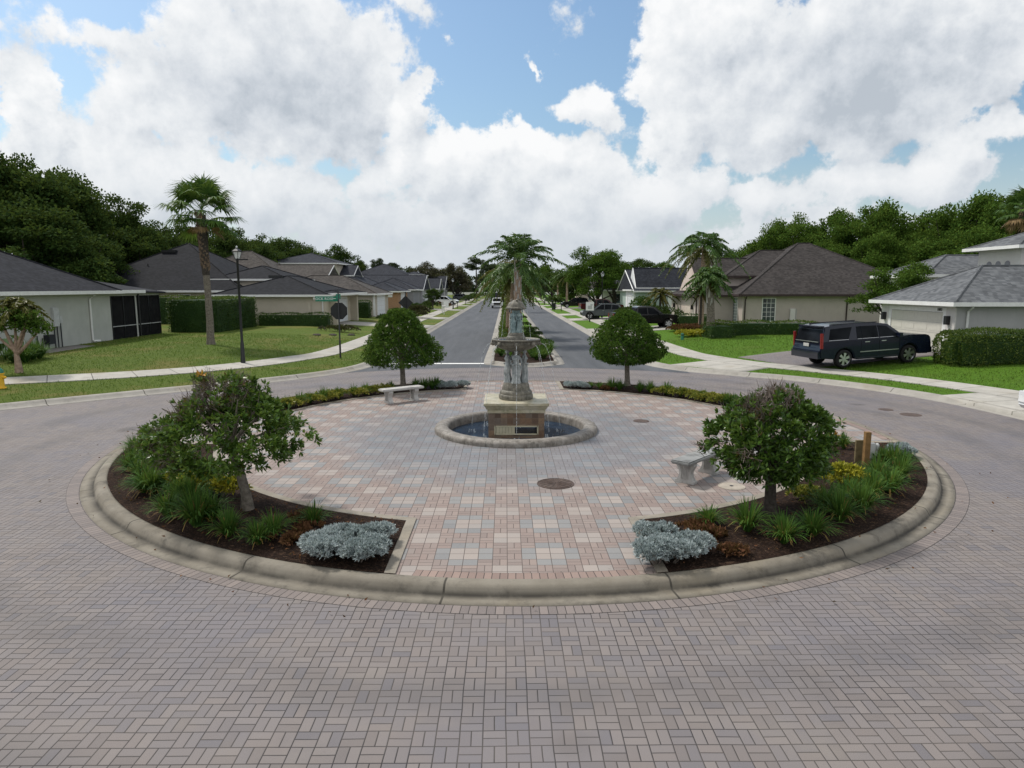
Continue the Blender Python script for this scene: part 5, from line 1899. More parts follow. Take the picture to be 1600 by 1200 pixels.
# --- wide black-roofed house and its front wing
h = House((-24, 72, G_), 'wide black roofed beige house behind the tall hedges on the left', 'stucco_beige', 'shingle_black')
zr = h.wing(-41.2, -24.9, 64.3, 80.5, 3.52, .56, 'hip', .5)
h.wing(-52, -38, 66.5, 78, 3.5, .5, 'hip', .5)
h.roof_vent(-34.2, 70.6, 7.4, 1.4)
for px in (232, 170):
    h.pipe(aty(px, 425, 68)[0], 68, 5.7)
h.wing(-24.9, -15.55, 59.2, 71.5, 3.18, .33, 'hip', .42)
h.roof_vent(aty(432, 432, 63.6)[0], 63.6, 4.75, 1.3)
h.wing(-28, -21, 66, 74, 4.6, .35, 'hip', .3)
for a, b in ((280, 297), (347, 364)):
    h.window('y-', 64.3, aty(a, 460, 64.3)[0], aty(b, 460, 64.3)[0], 2.1, 3.1, 1, 2)
h.spout('y-', 59.2, -15.8, 3.05, G_, 'white_trim', -1)
h.box('meter_box', 'stucco_beige', 'y-', 59.2, aty(481, 480, 59.2)[0], aty(486, 480, 59.2)[0], 1.6, 2.5, .12)
h.wing(-16.4, -14.6, 60.4, 70, 3.3, .2, 'hip', .3, walls=False)
MB().box(-15.55, -14.9, 60.4, 61.0, G_ - .3, 3.2).box(-15.55, -14.9, 68.6, 69.2, G_ - .3, 3.2).build('entry_column', M['stucco_beige'], h.root)
h.garage('x+', -15.55, 62, 67, G_, 2.75, 'garage_white')

# --- brown-roofed house
h = House((-20, 84, G_), 'brown grey shingled house with a white garage door, past the street name sign', 'stucco_tan', 'shingle_brown')
h.wing(-42, -25.0, 82, 98, 3.5, .58, 'hip', .5)
h.wing(-27.5, -14.75, 77, 86, 3.1, .42, 'hip', .42)
h.roof_vent(-33.5, 88.2, 7.2, 1.4)
h.wing(-36, -22.9, 86, 95, 4.5, .45, 'gx', .4, gw='stucco_white')
h.garage('x+', -14.75, 78.6, 83.4, G_, 2.75, 'garage_white')
MB().box(-14.9, -14.72, 76.95, 77.25, G_, 3.0).build('corner_trim', M['white_trim'], h.root)

# --- two-storey dark house behind
h = House((-30, 116, G_), 'two storey house with charcoal roof rising behind the brown one', 'stucco_beige', 'shingle_blue')
h.wing(-38, -27, 110, 122, 7.6, .3, 'hip', .5)
h.wing(-31, -25, 112, 118, 5.7, .5, 'gx', .4, gw='stucco_white')
h.window('x+', -25, 114.2, 115.8, 3.6, 5.0, 2, 3)

# --- house with brick garage
h = House((-18, 112, G_), 'blue grey roofed house with an orange brown brick garage wall', 'stucco_slate', 'shingle_blue')
h.wing(-36, -21, 108, 124, 3.5, .48, 'hip', .5)
bm_, T_, b_ = newmat('brick_wall', .9, .15)
P_ = T_.pos()
bk = T_.n('ShaderNodeTexBrick', {'Vector': T_.comb(T_.m('ADD', T_.xyz(P_)[0], T_.xyz(P_)[1]), T_.xyz(P_)[2], 0), 'Color1': (.30, .135, .06, 1), 'Color2': (.38, .19, .09, 1), 'Mortar': (.38, .30, .22, 1), 'Scale': 1.0, 'Mortar Size': .012, 'Brick Width': .22, 'Row Height': .075})
T_.set(b_.inputs['Base Color'], bk.outputs[0])
h.wing(-22, -16.2, 103.5, 113, 3.2, .42, 'hip', .42, wall='brick_wall')
h.box('white_plaque', 'white_trim', 'y-', 103.5, -18.7, -17.1, 2.3, 2.65, .05)
h.wing(-24, -15.9, 118, 127, 3.4, .45, 'hip', .4)
h.window('y-', 118, -18.5, -17.2, 1.7, 3.1, 1, 2, 'pale_glass')
h.garage('x+', -16.2, 106, 111, G_, 2.75, 'garage_white')

# --- farther houses on the left
h = House((-26, 158, G_), 'far two storey grey roofed house with a strip of white wall below the eave', 'stucco_white', 'shingle_grey')
h.roof = 'shingle_blue'
h.wing(-33, -21, 148, 160, 6.2, .42, 'hip', .5)
h.wing(-44, -32, 150, 162, 5.5, .36, 'hip', .5)
h.wing(-22.5, -18.5, 152, 160, 6.5, .3, 'hip', .4)
h = House((-18, 136, G_), 'grey gabled house at the street beyond the small round tree', 'stucco_slate', 'shingle_blue')
h.wing(-30, -16.3, 133, 145, 3.3, .45, 'gx', .4, gw='stucco_white')
h.window('x+', -16.3, 135, 137, 1.6, 3.0, 2, 2, 'pale_glass')
h.garage('x+', -16.3, 138.5, 143, G_, 2.7, 'garage_white')
h = House((-18, 170, G_), 'farthest grey gabled house with white upright trim on the left', 'stucco_slate', 'shingle_blue')
h.wing(-30, -15.8, 160, 168, 3.4, .55, 'gx', .4, gw='stucco_white')
h.wing(-30, -15.6, 172, 184, 3.4, .5, 'gx', .4, gw='stucco_white')
for y_ in (162, 165, 175, 180):
    h.window('x+', -15.6 if y_ > 170 else -15.8, y_, y_ + 1.4, 1.2, 3.0, 1, 2, 'pale_glass')

# --- right side: brown hip-roofed house
h = House((21, 64, .5), 'taupe house with a big dark brown hip roof and arched entry on the right', 'stucco_taupe', 'shingle_dark_brown', 'brown_trim')
YW = 58.6
xl = aty(1160, 490, YW)[0]
xr = aty(1386, 490, YW)[0]
h.wing(xl, xr + 4, YW, YW + 15.5, 3.22, .58, 'hip', .5)
u0, u1 = aty(1191, 490, YW)[0], aty(1210, 490, YW)[0]
h.window('y-', YW, u0, u1, .95, 2.85, 3, 5)
h.spout('y-', YW, xl + .18, 3.1, .5, 'brown_trim', 0)
h.spout('y-', YW, aty(1322, 490, YW)[0], 3.1, .5, 'brown_trim', 0)
ua = aty(1239, 490, YW)[0]
h.box('meter_box', 'stucco_pale', 'y-', YW, ua - .3, ua + .15, 1.0, 2.0, .16)
MB().tube([(ua + .25, YW - .06, .5), (ua + .25, YW - .06, 1.95)], .03, 6).build('conduit', M['utility_grey'], h.root)
h.window('x-', xl, YW + 1.3, YW + 2.3, .8, 2.9, 2, 8, 'pale_glass')
h.pipe(aty(1234, 420, 62)[0], 62, 5.1)
h.pipe(aty(1244, 452, 60)[0], 60, 3.9)
h.roof_vent(aty(1270, 390, 65)[0], 65.2, 7.05, 1.7)
# tall entry wing with an arched opening
xe = 19.9
MB().box(xe + .4, 30, 62.3, 71, .2, 4.75).build('wall', M['stucco_taupe'], h.root)
h.wing(xe + .4, 33, 62.3, 71.0, 4.85, .52, 'hip', .45, walls=False)
arch = [(62.3, .2), (62.9, .2), (62.9, 3.4)] + [(64.4 - 1.5 * math.cos(R(t)), 3.4 + .75 * math.sin(R(t))) for t in range(15, 180, 15)] + [(65.9, 3.4), (65.9, .2), (66.5, .2), (66.5, 4.75), (62.3, 4.75)]
MB().prism(arch, xe - .02, xe + .35, 'x').build('entry_arch', M['stucco_pink'], h.root)
# garage wing with a pale gable
h.wing(17.2, 27, 60.9, 70.6, 3.15, .30, 'hip', .4)
h.wing(17.9, 27, 62.0, 69.6, 3.6, .75, 'gx', .15, walls=False, gw='stucco_pink', fascia=False)
MB().prism([(62.4, 3.5), (69.2, 3.5), (65.8, 6.05)], 17.62, 17.74, 'x').build('gable_face', M['stucco_pink'], h.root)
h.garage('x-', 17.2, 63.2, 68.2, .45, 2.65, 'garage_beige', 'stucco_pink')
h.spout('x-', 17.2, 61.2, 3.05, .5, 'brown_trim', 0)
h.lantern('x-', 17.2, 62.5, 2.0)
h.lantern('x-', 17.2, 69.2, 2.0)

# --- grey house beyond
h = House((17, 90, .5), 'sage and white house with charcoal roof and steep white gable beyond the brown house', 'stucco_sage', 'shingle_blue')
h.wing(16.6, 34, 86.6, 99, 3.35, .42, 'gx', .4)
h.wing(16.3, 20, 87.0, 92.5, 3.5, .3, 'hip', .3, wall='stucco_white')
MB().prism([(87.1, 3.7), (91.5, 3.7), (89.3, 6.3)], 16.5, 16.62, 'x').build('gable_face', M['stucco_white'], h.root)
h.wing(16.7, 24, 87.1, 91.5, 3.75, 1.1, 'gx', .1, walls=False, gw='stucco_white')
h.garage('x-', 16.3, 88.0, 91.2, .5, 2.6, 'garage_white')
h.box('corner_trim', 'white_trim', 'y-', 87.0, 16.3, 16.55, .4, 3.3, .05)
h.box('shutter_panel', 'door_blue', 'y-', 86.6, 21.2, 23.6, .5, 3.1, .05)
h.box('shutter_trim', 'white_trim', 'y-', 86.6, 20.6, 21.15, .5, 3.1, .05)
h = House((22, 118, .5), 'pale house half hidden under the big leafy tree on the right', 'stucco_pale', 'shingle_grey')
h.wing(15.8, 30, 112, 126, 3.3, .45, 'hip', .4)
h.window('y-', 112, 17.5, 18.8, 1.2, 2.7, 2, 2)
h.garage('x-', 15.8, 113.5, 118.2, .5, 2.7, 'garage_white')
h = House((22, 145, .5), 'far pale house among the palms on the right of the street', 'stucco_pink', 'shingle_brown')
h.wing(15.5, 29, 140, 152, 3.3, .45, 'hip', .4)
h.window('y-', 140, 17, 18.4, 1.2, 2.7, 2, 2)

# --- right edge: grey house with garage and small tower
XG = 21.55
h = House((XG, 33, .55), 'grey house with a garage and a little tower with arched niches, at the right edge', 'stucco_grey', 'shingle_grey')
yr_ = 32.35
yl_ = 38.75
h.wing(XG, 40, yr_, yl_, 3.12, .50, 'hip', .45)
gd0, gd1 = yr_ + .95, yl_ - .95
# garage front: surround with the sunlight put into a paler stucco, recessed door
for a_, b_ in ((yr_, gd0 - .25), (gd1 + .25, yl_)):
    MB().box(XG - .06, XG - .003, a_, b_, .2, 2.95).build('front_panel', M['stucco_pale'], h.root)
h.garage('x-', XG, gd0, gd1, .55, 2.62, 'garage_cream', 'white_trim', .24)
MB().box(XG - .10, XG - .003, yr_, yl_, 2.88, 3.0).build('head_band', M['white_trim'], h.root)
h.lantern('x-', XG + -.06, yr_ + .45, 2.25)
h.lantern('x-', XG + -.06, yl_ - .40, 2.25)
text_mesh('1882', .20, .006, M['black_metal'], 'house_number', h.root, Matrix.Translation((XG - .07 - XG, gd0 + .25 - 33, 2.75 - .55)) @ Matrix.Rotation(R(-90), 4, 'Z') @ Matrix.Rotation(R(90), 4, 'X'))
h.spout('y-', yr_, XG + .5, 3.02, .55, 'white_trim', 0)
# tower
tx = 30.1
ty0, ty1 = 40.0, 43.6
h.wing(tx, 38, ty0, ty1, 6.25, .40, 'hip', .55, wall='stucco_pale')
for k in range(3):
    yy = ty0 + 1.0 + k * .78
    MB().prism([(yy - .22, 4.95), (yy + .22, 4.95), (yy + .22, 5.2)] + [(yy + .22 * math.cos(R(t)), 5.2 + .22 * math.sin(R(t))) for t in range(20, 180, 20)] + [(yy - .22, 5.2)], tx - .03, tx - .001, 'x').build('arched_niche', M['stucco_slate'], h.root)
h.wing(27.6, 36, 44.5, 50, 4.65, .42, 'hip', .5, wall='stucco_pale')
h.wing(30, 42, 38.8, 52, 3.1, .30, 'hip', .4)

# end of the street: gate pillars, wall, gatehouse
for px, nm in ((751.5, 'pale square gate pillar with a finial left of the far end of the street'), (829, 'pale square gate pillar with a finial right of the far end of the street')):
    xx, zz = aty(px, 447, 268)
    p = empty('gate_pillar', (xx, 268, .1), 0, nm, 'gate pillar')
    MB().box(xx - .85, xx + .85, 267.2, 268.8, 0, zz - .3).build('shaft', M['far_white'], p)
    MB().box(xx - 1.0, xx + 1.0, 267.0, 269.0, zz - .3, zz).build('cap', M['far_white'], p)
    MB().lathe([(.25, zz), (.15, zz + .3), (.38, zz + .6), (.3, zz + .95), (0, zz + 1.15)], 10, (xx, 268, 0)).build('finial', M['far_white'], p)
for xx in (-3.2, -5.2):
    p = MB().box(xx - .5, xx + .5, 274, 275, 0, 3.6).build('gate_post', M['far_white'], None, (xx, 274, 0), bevel=.05)
    tag(p, 'small pale gate post at the far end of the street', 'post', 'small gate posts')
gt = empty('gatehouse', (.2, 262, .1), 0, 'little pale gatehouse on the median at the far end', 'gatehouse')
MB().box(-.6, 2.6, 258, 263, 0, 2.6).build('wall', M['far_white'], gt)
MB().add([(-1, 257.5, 2.6), (3, 257.5, 2.6), (3, 263.5, 2.6), (-1, 263.5, 2.6), (1, 257.5, 4.3), (1, 263.5, 4.3)], [(0, 1, 4), (1, 2, 5, 4), (2, 3, 5), (3, 0, 4, 5), (3, 2, 1, 0)]).build('roof', M['shingle_grey'], gt)
MB().box(-60, 70, 285, 285.5, -.3, 1.6).build('x', M['far_white'], None)
o = bpy.data.objects['x']
o.name = 'boundary_wall'
o.data.name = 'boundary_wall'
tag(o, 'long low pale wall across the far end of the street', 'wall')


# ================================================================ VEHICLES
def car(name, label, cat, loc, heading, P, paint, group=None, simple_=False):
    rt = empty(name, loc, heading, label, cat, group)
    w, bl, top = P['w'] / 2, P['belt'], P['top']
    r_ = P['wr']
    # lower body with wheel arches
    pts = list(P['lower'])
    out = []
    xs = P['wheels']
    for x_ in (xs[0], xs[1]):
        pass
    zb = P['sill']
    rear, front = xs
    ra = r_ + .075
    out += pts
    dx = math.sqrt(max(ra * ra - (zb - r_) ** 2, .01))

    def arch(xc):
        a0 = math.atan2(zb - r_, dx)
        a1 = math.pi - a0
        return [(xc + ra * math.cos(a0 + (a1 - a0) * i / 10), r_ + ra * math.sin(a0 + (a1 - a0) * i / 10)) for i in range(11)]
    out += arch(front) + arch(rear)
    b = MB().prism(out, -w, w, 'y').build('body', M[paint], rt, world=False, bevel=.075, smooth=True)
    for x_, z0_, z1_ in P.get('seams', ()):
        for s in (-1, 1):
            MB().box(x_ - .008, x_ + .008, s * w - .004, s * w + .004, z0_, z1_).build('door_seam', M['under'], b, world=False)
    cab = P['cabin']
    mb = MB()
    tp = P.get('taper', .22)

    def yh(z):
        return w - .03 - tp * max(0, z - bl) / (top - bl)
    n = len(cab)
    V = [(x_, -yh(z), z) for x_, z in cab] + [(x_, yh(z), z) for x_, z in cab]
    mb.add(V, [tuple(range(n)), tuple(range(2 * n - 1, n - 1, -1))] + [(i, i + n, (i + 1) % n + n, (i + 1) % n) for i in range(n)])
    mb.build('cabin', M[paint], rt, world=False, bevel=.035, smooth=True)
    # side glass
    for s in (-1, 1):
        for poly in P['glass']:
            V = [(x_, s * (yh(z) + .012), z) for x_, z in poly] + [(x_, s * (yh(z) - .02), z) for x_, z in poly]
            k = len(poly)
            g = MB().add(V, [tuple(range(k)), tuple(range(2 * k - 1, k - 1, -1))] + [(i, i + k, (i + 1) % k + k, (i + 1) % k) for i in range(k)]).build('side_window', M['car_glass'], rt, world=False)
            if P.get('chrome'):
                MB().tube([(x_, s * (yh(z) + .012), z) for x_, z in poly[-1:] + poly[:1]], .012, 4, False).build('window_trim', M['chrome'], g, world=False)
    for key, nm in (('wind', 'windscreen'), ('back', 'rear_window')):
        if key in P:
            (xa, za), (xb, zb_) = P[key]
            nx, nz = (zb_ - za), -(xb - xa)
            l = math.hypot(nx, nz)
            sgn = 1 if (key == 'wind') == (nx > 0) else -1
            nx, nz = sgn * nx / l * .012, sgn * nz / l * .012
            V = []
            for o_ in (1, -2):
                V += [(xa + nx * o_, -yh(za) + .10, za + nz * o_), (xa + nx * o_, yh(za) - .10, za + nz * o_), (xb + nx * o_, yh(zb_) - .08, zb_ + nz * o_), (xb + nx * o_, -yh(zb_) + .08, zb_ + nz * o_)]
            MB().add(V, [(0, 1, 2, 3), (7, 6, 5, 4), (0, 4, 5, 1), (1, 5, 6, 2), (2, 6, 7, 3), (3, 7, 4, 0)]).build(nm, M['car_glass'], rt, world=False)
    for x_ in xs:
        for s in (-1, 1):
            yo, yi = s * (w - .015), s * (w - .26)
            ym = (yo + yi) / 2
            # tyre turned about the y axis
            pr = [(r_ * .66, -.125), (r_ * .9, -.13), (r_ * .985, -.10), (r_, -.05), (r_, .05), (r_ * .985, .10), (r_ * .9, .13), (r_ * .66, .125)]
            k = 28
            V = [(x_ + a * math.cos(2 * math.pi * j / k), ym + c, r_ + a * math.sin(2 * math.pi * j / k)) for a, c in pr for j in range(k)]
            F = [(i * k + j, i * k + (j + 1) % k, (i + 1) * k + (j + 1) % k, (i + 1) * k + j) for i in range(len(pr) - 1) for j in range(k)]
            wh = MB().add(V, F).build('wheel', M['rubber'], rt, world=False, smooth=True)
            rm = MB()
            yr = ym + s * .085
            for j in range(P.get('spokes', 6)):
                a = 2 * math.pi * j / P.get('spokes', 6) + .3
                m4 = Matrix.Translation((x_, yr, r_)) @ Matrix.Rotation(-a, 4, 'Y') @ Matrix.Translation((r_ * .34, 0, 0))
                rm.add([m4 @ Vector(v) for v in [(-r_ * .28, -.02, -.035), (r_ * .31, -.02, -.07), (r_ * .31, -.02, .07), (-r_ * .28, -.02, .035), (-r_ * .28, .02, -.035), (r_ * .31, .02, -.07), (r_ * .31, .02, .07), (-r_ * .28, .02, .035)]],
                       [(0, 1, 2, 3), (7, 6, 5, 4), (0, 4, 5, 1), (1, 5, 6, 2), (2, 6, 7, 3), (3, 7, 4, 0)])
            V = [(x_ + a * math.cos(2 * math.pi * j / k), ym + s * c, r_ + a * math.sin(2 * math.pi * j / k)) for a, c in ((r_ * .60, .02), (r_ * .66, .12), (r_ * .70, .127)) for j in range(k)]
            rm.add(V, [(i * k + j, i * k + (j + 1) % k, (i + 1) * k + (j + 1) % k, (i + 1) * k + j) for i in range(2) for j in range(k)])
            rm.tube([(x_, yr - s * .05, r_), (x_, yr + s * .03, r_)], r_ * .14, 12)
            rm.build('rim', M[P.get('rim', 'chrome')], wh, world=False)
            MB().tube([(x_, ym - s * .02, r_), (x_, ym + s * .0, r_)], r_ * .62, 20).build('brake', M['under'], wh, world=False)
    MB().box(rear - .2, front + .2, -w + .28, w - .28, zb - .06, bl - .2).build('underbody', M['under'], rt, world=False)
    for nm, mt, pol in P['bits']:
        for s in (-1, 1):
            x0, x1, y0, y1, z0, z1 = pol
            a, c = (s * y0, s * y1) if s > 0 else (s * y1, s * y0)
            MB().box(x0, x1, min(a, c), max(a, c), z0, z1).build(nm, M[mt], rt, world=False, bevel=.012)
    for nm, mt, (x0, x1, y0, y1, z0, z1) in P['mid']:
        MB().box(x0, x1, y0, y1, z0, z1).build(nm, M[mt], rt, world=False, bevel=.012)
    return rt


SUVL = dict(seams=((-.80, .5, 1.15), (.12, .5, 1.15), (1.16, .6, 1.15)), w=2.04, belt=1.20, top=1.92, wr=.41, sill=.42, wheels=(-1.62, 1.68), taper=.11, chrome=True, spokes=6,
            lower=[(-2.80, .50), (-2.86, .62), (-2.85, .85), (-2.80, .95), (-2.76, 1.22), (1.35, 1.26), (1.9, 1.28), (2.55, 1.25), (2.76, 1.18), (2.83, .85), (2.84, .55), (2.70, .38), (2.2, .40),],
            cabin=[(-2.77, 1.19), (-2.56, 1.80), (-2.62, 1.86), (-2.2, 1.905), (-1.0, 1.93), (.1, 1.91), (.62, 1.83), (1.5, 1.21)],
            glass=[[(-2.40, 1.26), (-2.28, 1.76), (-1.22, 1.80), (-1.42, 1.26)], [(-.98, 1.26), (-1.0, 1.80), (-.80, 1.81), (-.72, 1.26)], [(-.70, 1.26), (-.78, 1.81), (.02, 1.80), (.10, 1.26)], [(.16, 1.26), (.08, 1.80), (.52, 1.75), (1.12, 1.30), (1.12, 1.26)]],
            wind=((1.46, 1.235), (.66, 1.80)), back=((-2.755, 1.235), (-2.585, 1.74)),
            bits=[('tail_lamp', 'tail_red', (-2.80, -2.69, .93, 1.03, .92, 1.60)), ('head_lamp', 'head_lamp', (2.6, 2.80, .70, 1.01, .86, 1.10)), ('mirror', 'paint_navy', (.98, 1.14, .98, 1.24, 1.22, 1.42)),
                  ('door_handle', 'chrome', (-.62, -.36, 1.015, 1.04, 1.09, 1.125)), ('door_handle', 'chrome', (.22, .48, 1.015, 1.04, 1.09, 1.125)), ('side_moulding', 'chrome', (-.85, 1.12, 1.015, 1.035, .66, .70)),
                  ('running_board', 'paint_navy', (-1.05, 1.12, .82, 1.06, .36, .42)), ('roof_rail', 'black_metal', (-2.2, .2, .69, .73, 1.91, 1.955))],
            mid=[('rear_bumper', 'paint_navy', (-2.93, -2.72, -.98, .98, .48, .80)), ('number_plate', 'plate', (-2.84, -2.815, -.2, .2, .98, 1.13)), ('tail_strip', 'chrome', (-2.82, -2.78, -.82, .82, 1.20, 1.235)),
                 ('rear_spoiler', 'paint_navy', (-2.74, -2.45, -.74, .74, 1.84, 1.90)), ('grille', 'chrome', (2.74, 2.855, -.55, .55, .66, 1.08)), ('front_bumper', 'paint_navy', (2.6, 2.92, -.96, .96, .40, .66))])
x, y, z = 15.45, 30.6, 0
hd = R(11)
mid_off = Vector((.3, 1.02, 0))
# near-side rear wheel stands at the lower end of the drive
rw = Vector(atz(1318, 572, gh(14.9, 29.6) + .03)).to_3d()
cs, sn = math.cos(hd), math.sin(hd)
org = Vector((rw.x - .55 + 1.62 * cs - 1.0 * sn, rw.y - 1.15 + 1.62 * sn + 1.0 * cs, 0))
zr0, zf0 = gh(org.x - 1.62, org.y), gh(org.x + 1.68, org.y)
suv = car('parked_suv', 'long shiny navy blue SUV with chrome rims parked before the grey garage', 'suv', (org.x, org.y, (zr0 + zf0) / 2 + .03), hd, SUVL, 'paint_navy')
suv.rotation_euler.y = -math.atan2(zf0 - zr0, 3.3)

MIDS = dict(seams=((-.98, .5, .98), (-.2, .42, .98), (.86, .5, .98)), w=1.9, belt=1.02, top=1.72, wr=.36, sill=.36, wheels=(-1.38, 1.42), taper=.2, spokes=5, rim='utility_grey',
            lower=[(-2.25, .42), (-2.34, .6), (-2.30, .95), (-2.2, 1.04), (1.0, 1.05), (1.3, 1.06), (2.1, .95), (2.32, .80), (2.36, .5), (2.2, .32), (1.9, .34),],
            cabin=[(-2.22, 1.01), (-1.95, 1.58), (-1.7, 1.68), (-.6, 1.73), (.2, 1.68), (1.1, 1.03)],
            glass=[[(-1.95, 1.08), (-1.78, 1.52), (-1.1, 1.60), (-1.0, 1.08)], [(-.94, 1.08), (-1.04, 1.60), (-.28, 1.62), (-.22, 1.08)], [(-.16, 1.08), (-.22, 1.62), (.12, 1.58), (.82, 1.10), (.82, 1.08)]],
            wind=((1.07, 1.05), (.24, 1.65)), back=((-2.19, 1.08), (-1.99, 1.5)),
            bits=[('tail_lamp', 'tail_red', (-2.33, -2.15, .62, .95, .78, 1.0)), ('head_lamp', 'head_lamp', (2.05, 2.33, .55, .93, .68, .86)), ('mirror', 'black_metal', (.62, .76, .92, 1.10, 1.04, 1.18)), ('door_handle', 'chrome', (-.2, .02, .94, .965, .93, .96))],
            mid=[('number_plate', 'plate', (-2.36, -2.33, -.2, .2, .6, .72)), ('grille', 'black_metal', (2.28, 2.375, -.5, .5, .45, .7))])


def variant(P, k, **kw):
    q = dict(P)
    q.update(kw)
    return q


PICK = dict(w=2.02, belt=1.12, top=1.88, wr=.40, sill=.48, wheels=(-1.75, 1.85), taper=.2, spokes=6, rim='utility_grey',
            lower=[(-2.85, .55), (-2.92, .7), (-2.88, 1.30), (-.95, 1.30), (-.95, 1.14), (1.2, 1.16), (1.5, 1.22), (2.5, 1.16), (2.78, 1.05), (2.86, .6), (2.7, .42), (2.35, .46),],
            cabin=[(-.95, 1.10), (-.85, 1.78), (-.7, 1.87), (.4, 1.87), (.75, 1.80), (1.5, 1.16)],
            glass=[[(-.80, 1.20), (-.74, 1.72), (.0, 1.76), (.04, 1.20)], [(.10, 1.20), (.06, 1.76), (.55, 1.72), (1.15, 1.24), (1.15, 1.20)]],
            wind=((1.46, 1.18), (.79, 1.77)), back=((-.945, 1.22), (-.865, 1.72)),
            bits=[('tail_lamp', 'tail_red', (-2.92, -2.80, .80, 1.0, .9, 1.26)), ('head_lamp', 'head_lamp', (2.6, 2.84, .62, .98, .82, 1.04)), ('mirror', 'black_metal', (1.0, 1.16, .98, 1.24, 1.18, 1.38)), ('door_handle', 'chrome', (-.72, -.5, 1.0, 1.025, 1.04, 1.075))],
            mid=[('rear_bumper', 'chrome', (-2.98, -2.84, -.92, .92, .5, .72)), ('grille', 'black_metal', (2.76, 2.885, -.6, .6, .62, 1.04)), ('bed_cover', 'black_metal', (-2.8, -1.0, -.85, .85, 1.27, 1.315))])


def put(P, name, label, cat, x, y, hd, paint, **kw):
    return car(name, label, cat, (x, y, gh(x, y) + .04 if gh(x, y) > 0 else 0.006), hd, variant(P, 0, **kw), paint)


yk = 57.6
xk1 = aty(1063, 500, yk)[0]
put(PICK, 'parked_pickup', 'black pickup truck parked in the drive before the brown roofed house', 'pickup truck', xk1 - 2.9, yk + .9, R(4), 'paint_black')
ye = 79.0
xe0 = aty(905, 490, ye)[0]
put(MIDS, 'parked_suv', 'dusty grey SUV parked nose to the street behind the green box', 'suv', xe0 + 2.35, ye - 1.6, R(180), 'paint_grey')
put(PICK, 'parked_pickup', 'black pickup with red tail lights parked behind the grey SUV', 'pickup truck', aty(905, 490, 90)[0] + 3.0, 90.5, R(3), 'paint_darkred')
put(MIDS, 'parked_car', 'white hatchback parked at the left verge by the red shrubs', 'car', -11.6, 134, R(-12), 'paint_white')
put(MIDS, 'parked_suv', 'dark blue SUV parked at the far left beyond the white car', 'suv', -11.2, 178, R(-20), 'paint_grey')
put(MIDS, 'parked_car', 'dark car parked far up the street beyond the white notice', 'car', 11.8, 116, R(180), 'paint_black')
ws = put(MIDS, 'parked_suv', 'pale silver SUV nosing into the picture at the right edge', 'suv', 14.95 + 2.36, 18.5, R(180), 'paint_white')
ws.location.z = .02
tk = put(PICK, 'white_truck', 'white pickup truck with a tall dark cargo box driving on the left carriageway', 'truck', aty(777, 470, 126)[0], 126, R(-90), 'paint_white')
MB().box(-2.9, -.95, -1.25, 1.25, 1.0, 2.75).build('cargo_box', M['dark_box'], tk, world=False, bevel=.03)
bn = empty('wheeled_bin', (7.9, 112, gh(7.9, 112)), 0, 'dark bin standing at the right kerb up the street', 'bin')
MB().prism([(-.28, 0), (.28, 0), (.36, 1.0), (-.36, 1.0)], -.3, .3, 'y').build('body', M['dark_box'], bn, world=False, bevel=.02)
MB().box(-.4, .4, -.34, .34, 1.0, 1.07).build('lid', M['dark_box'], bn, world=False, bevel=.02)


# ================================================================ HEDGES AND SHRUBS OF THE GARDENS
def hedge(x0, x1, y0, y1, z0, h_, label, leaf='leaf_hedge', dens=85, L=.13, rnd=.12, bright=True, name='hedge', group=None):
    """clipped hedge: a solid twiggy core with leaves all over its faces, brighter leaves on top"""
    r_ = np.random.default_rng(int(abs(x0 * 37 + y0 * 11)) + 3)
    cx_, cy_ = (x0 + x1) / 2, (y0 + y1) / 2
    root = empty(name, (cx_, cy_, z0), 0, label, 'hedge', group)
    w, d = x1 - x0, y1 - y0
    ic = max(.1, rnd * .34)
    MB().box(-w / 2 + ic, w / 2 - ic, -d / 2 + ic, d / 2 - ic, -.2, h_ - ic).build('branches', M['leaf_hedge'], root, world=False, bevel=.06 if rnd < .3 else min(.3, w * .2, d * .2))
    faces = [((-w / 2, -d / 2, 0), (w, 0, 0), (0, 0, h_), (0, -1, 0)), ((-w / 2, d / 2, 0), (w, 0, 0), (0, 0, h_), (0, 1, 0)),
             ((-w / 2, -d / 2, 0), (0, d, 0), (0, 0, h_), (-1, 0, 0)), ((w / 2, -d / 2, 0), (0, d, 0), (0, 0, h_), (1, 0, 0)), ((-w / 2, -d / 2, h_), (w, 0, 0), (0, d, 0), (0, 0, 1))]
    side, topp = [], []
    for o, a, b, nrm in faces:
        o, a, b, nrm = [np.array(v, float) for v in (o, a, b, nrm)]
        n = int(np.linalg.norm(a) * np.linalg.norm(b) * dens)
        u, v = r_.uniform(0, 1, (2, n))
        P = o + u[:, None] * a + v[:, None] * b
        # soften the corners
        e = np.array([w / 2 - rnd, d / 2 - rnd, h_ - rnd])
        c = np.column_stack([np.clip(P[:, 0], -e[0], e[0]), np.clip(P[:, 1], -e[1], e[1]), np.minimum(P[:, 2], e[2])])
        dv = P - c
        l = np.maximum(np.linalg.norm(dv, axis=1, keepdims=True), 1e-6)
        P = c + dv / l * np.minimum(l, rnd)
        P += nrm * (.05 * np.sin(P[:, 0] * 2.3 + P[:, 2] * 3)[:, None] * 1 + r_.normal(0, .03, (n, 1)))
        D = unit(nrm + rand_dirs(n) * 1.1 + (0, 0, .35))
        (topp if nrm[2] > .5 else side).append(leaf_arrays(P, D, L * r_.uniform(.7, 1.2, n), L * .5, .15))
    V, Q = join_arrays(side)
    link_mesh('foliage', npmesh('foliage', V, Q), M[leaf], root)
    V, Q = join_arrays(topp)
    link_mesh('top_leaves', npmesh('top_leaves', V, Q), M['leaf_hedge_bright' if bright else leaf], root)
    return root


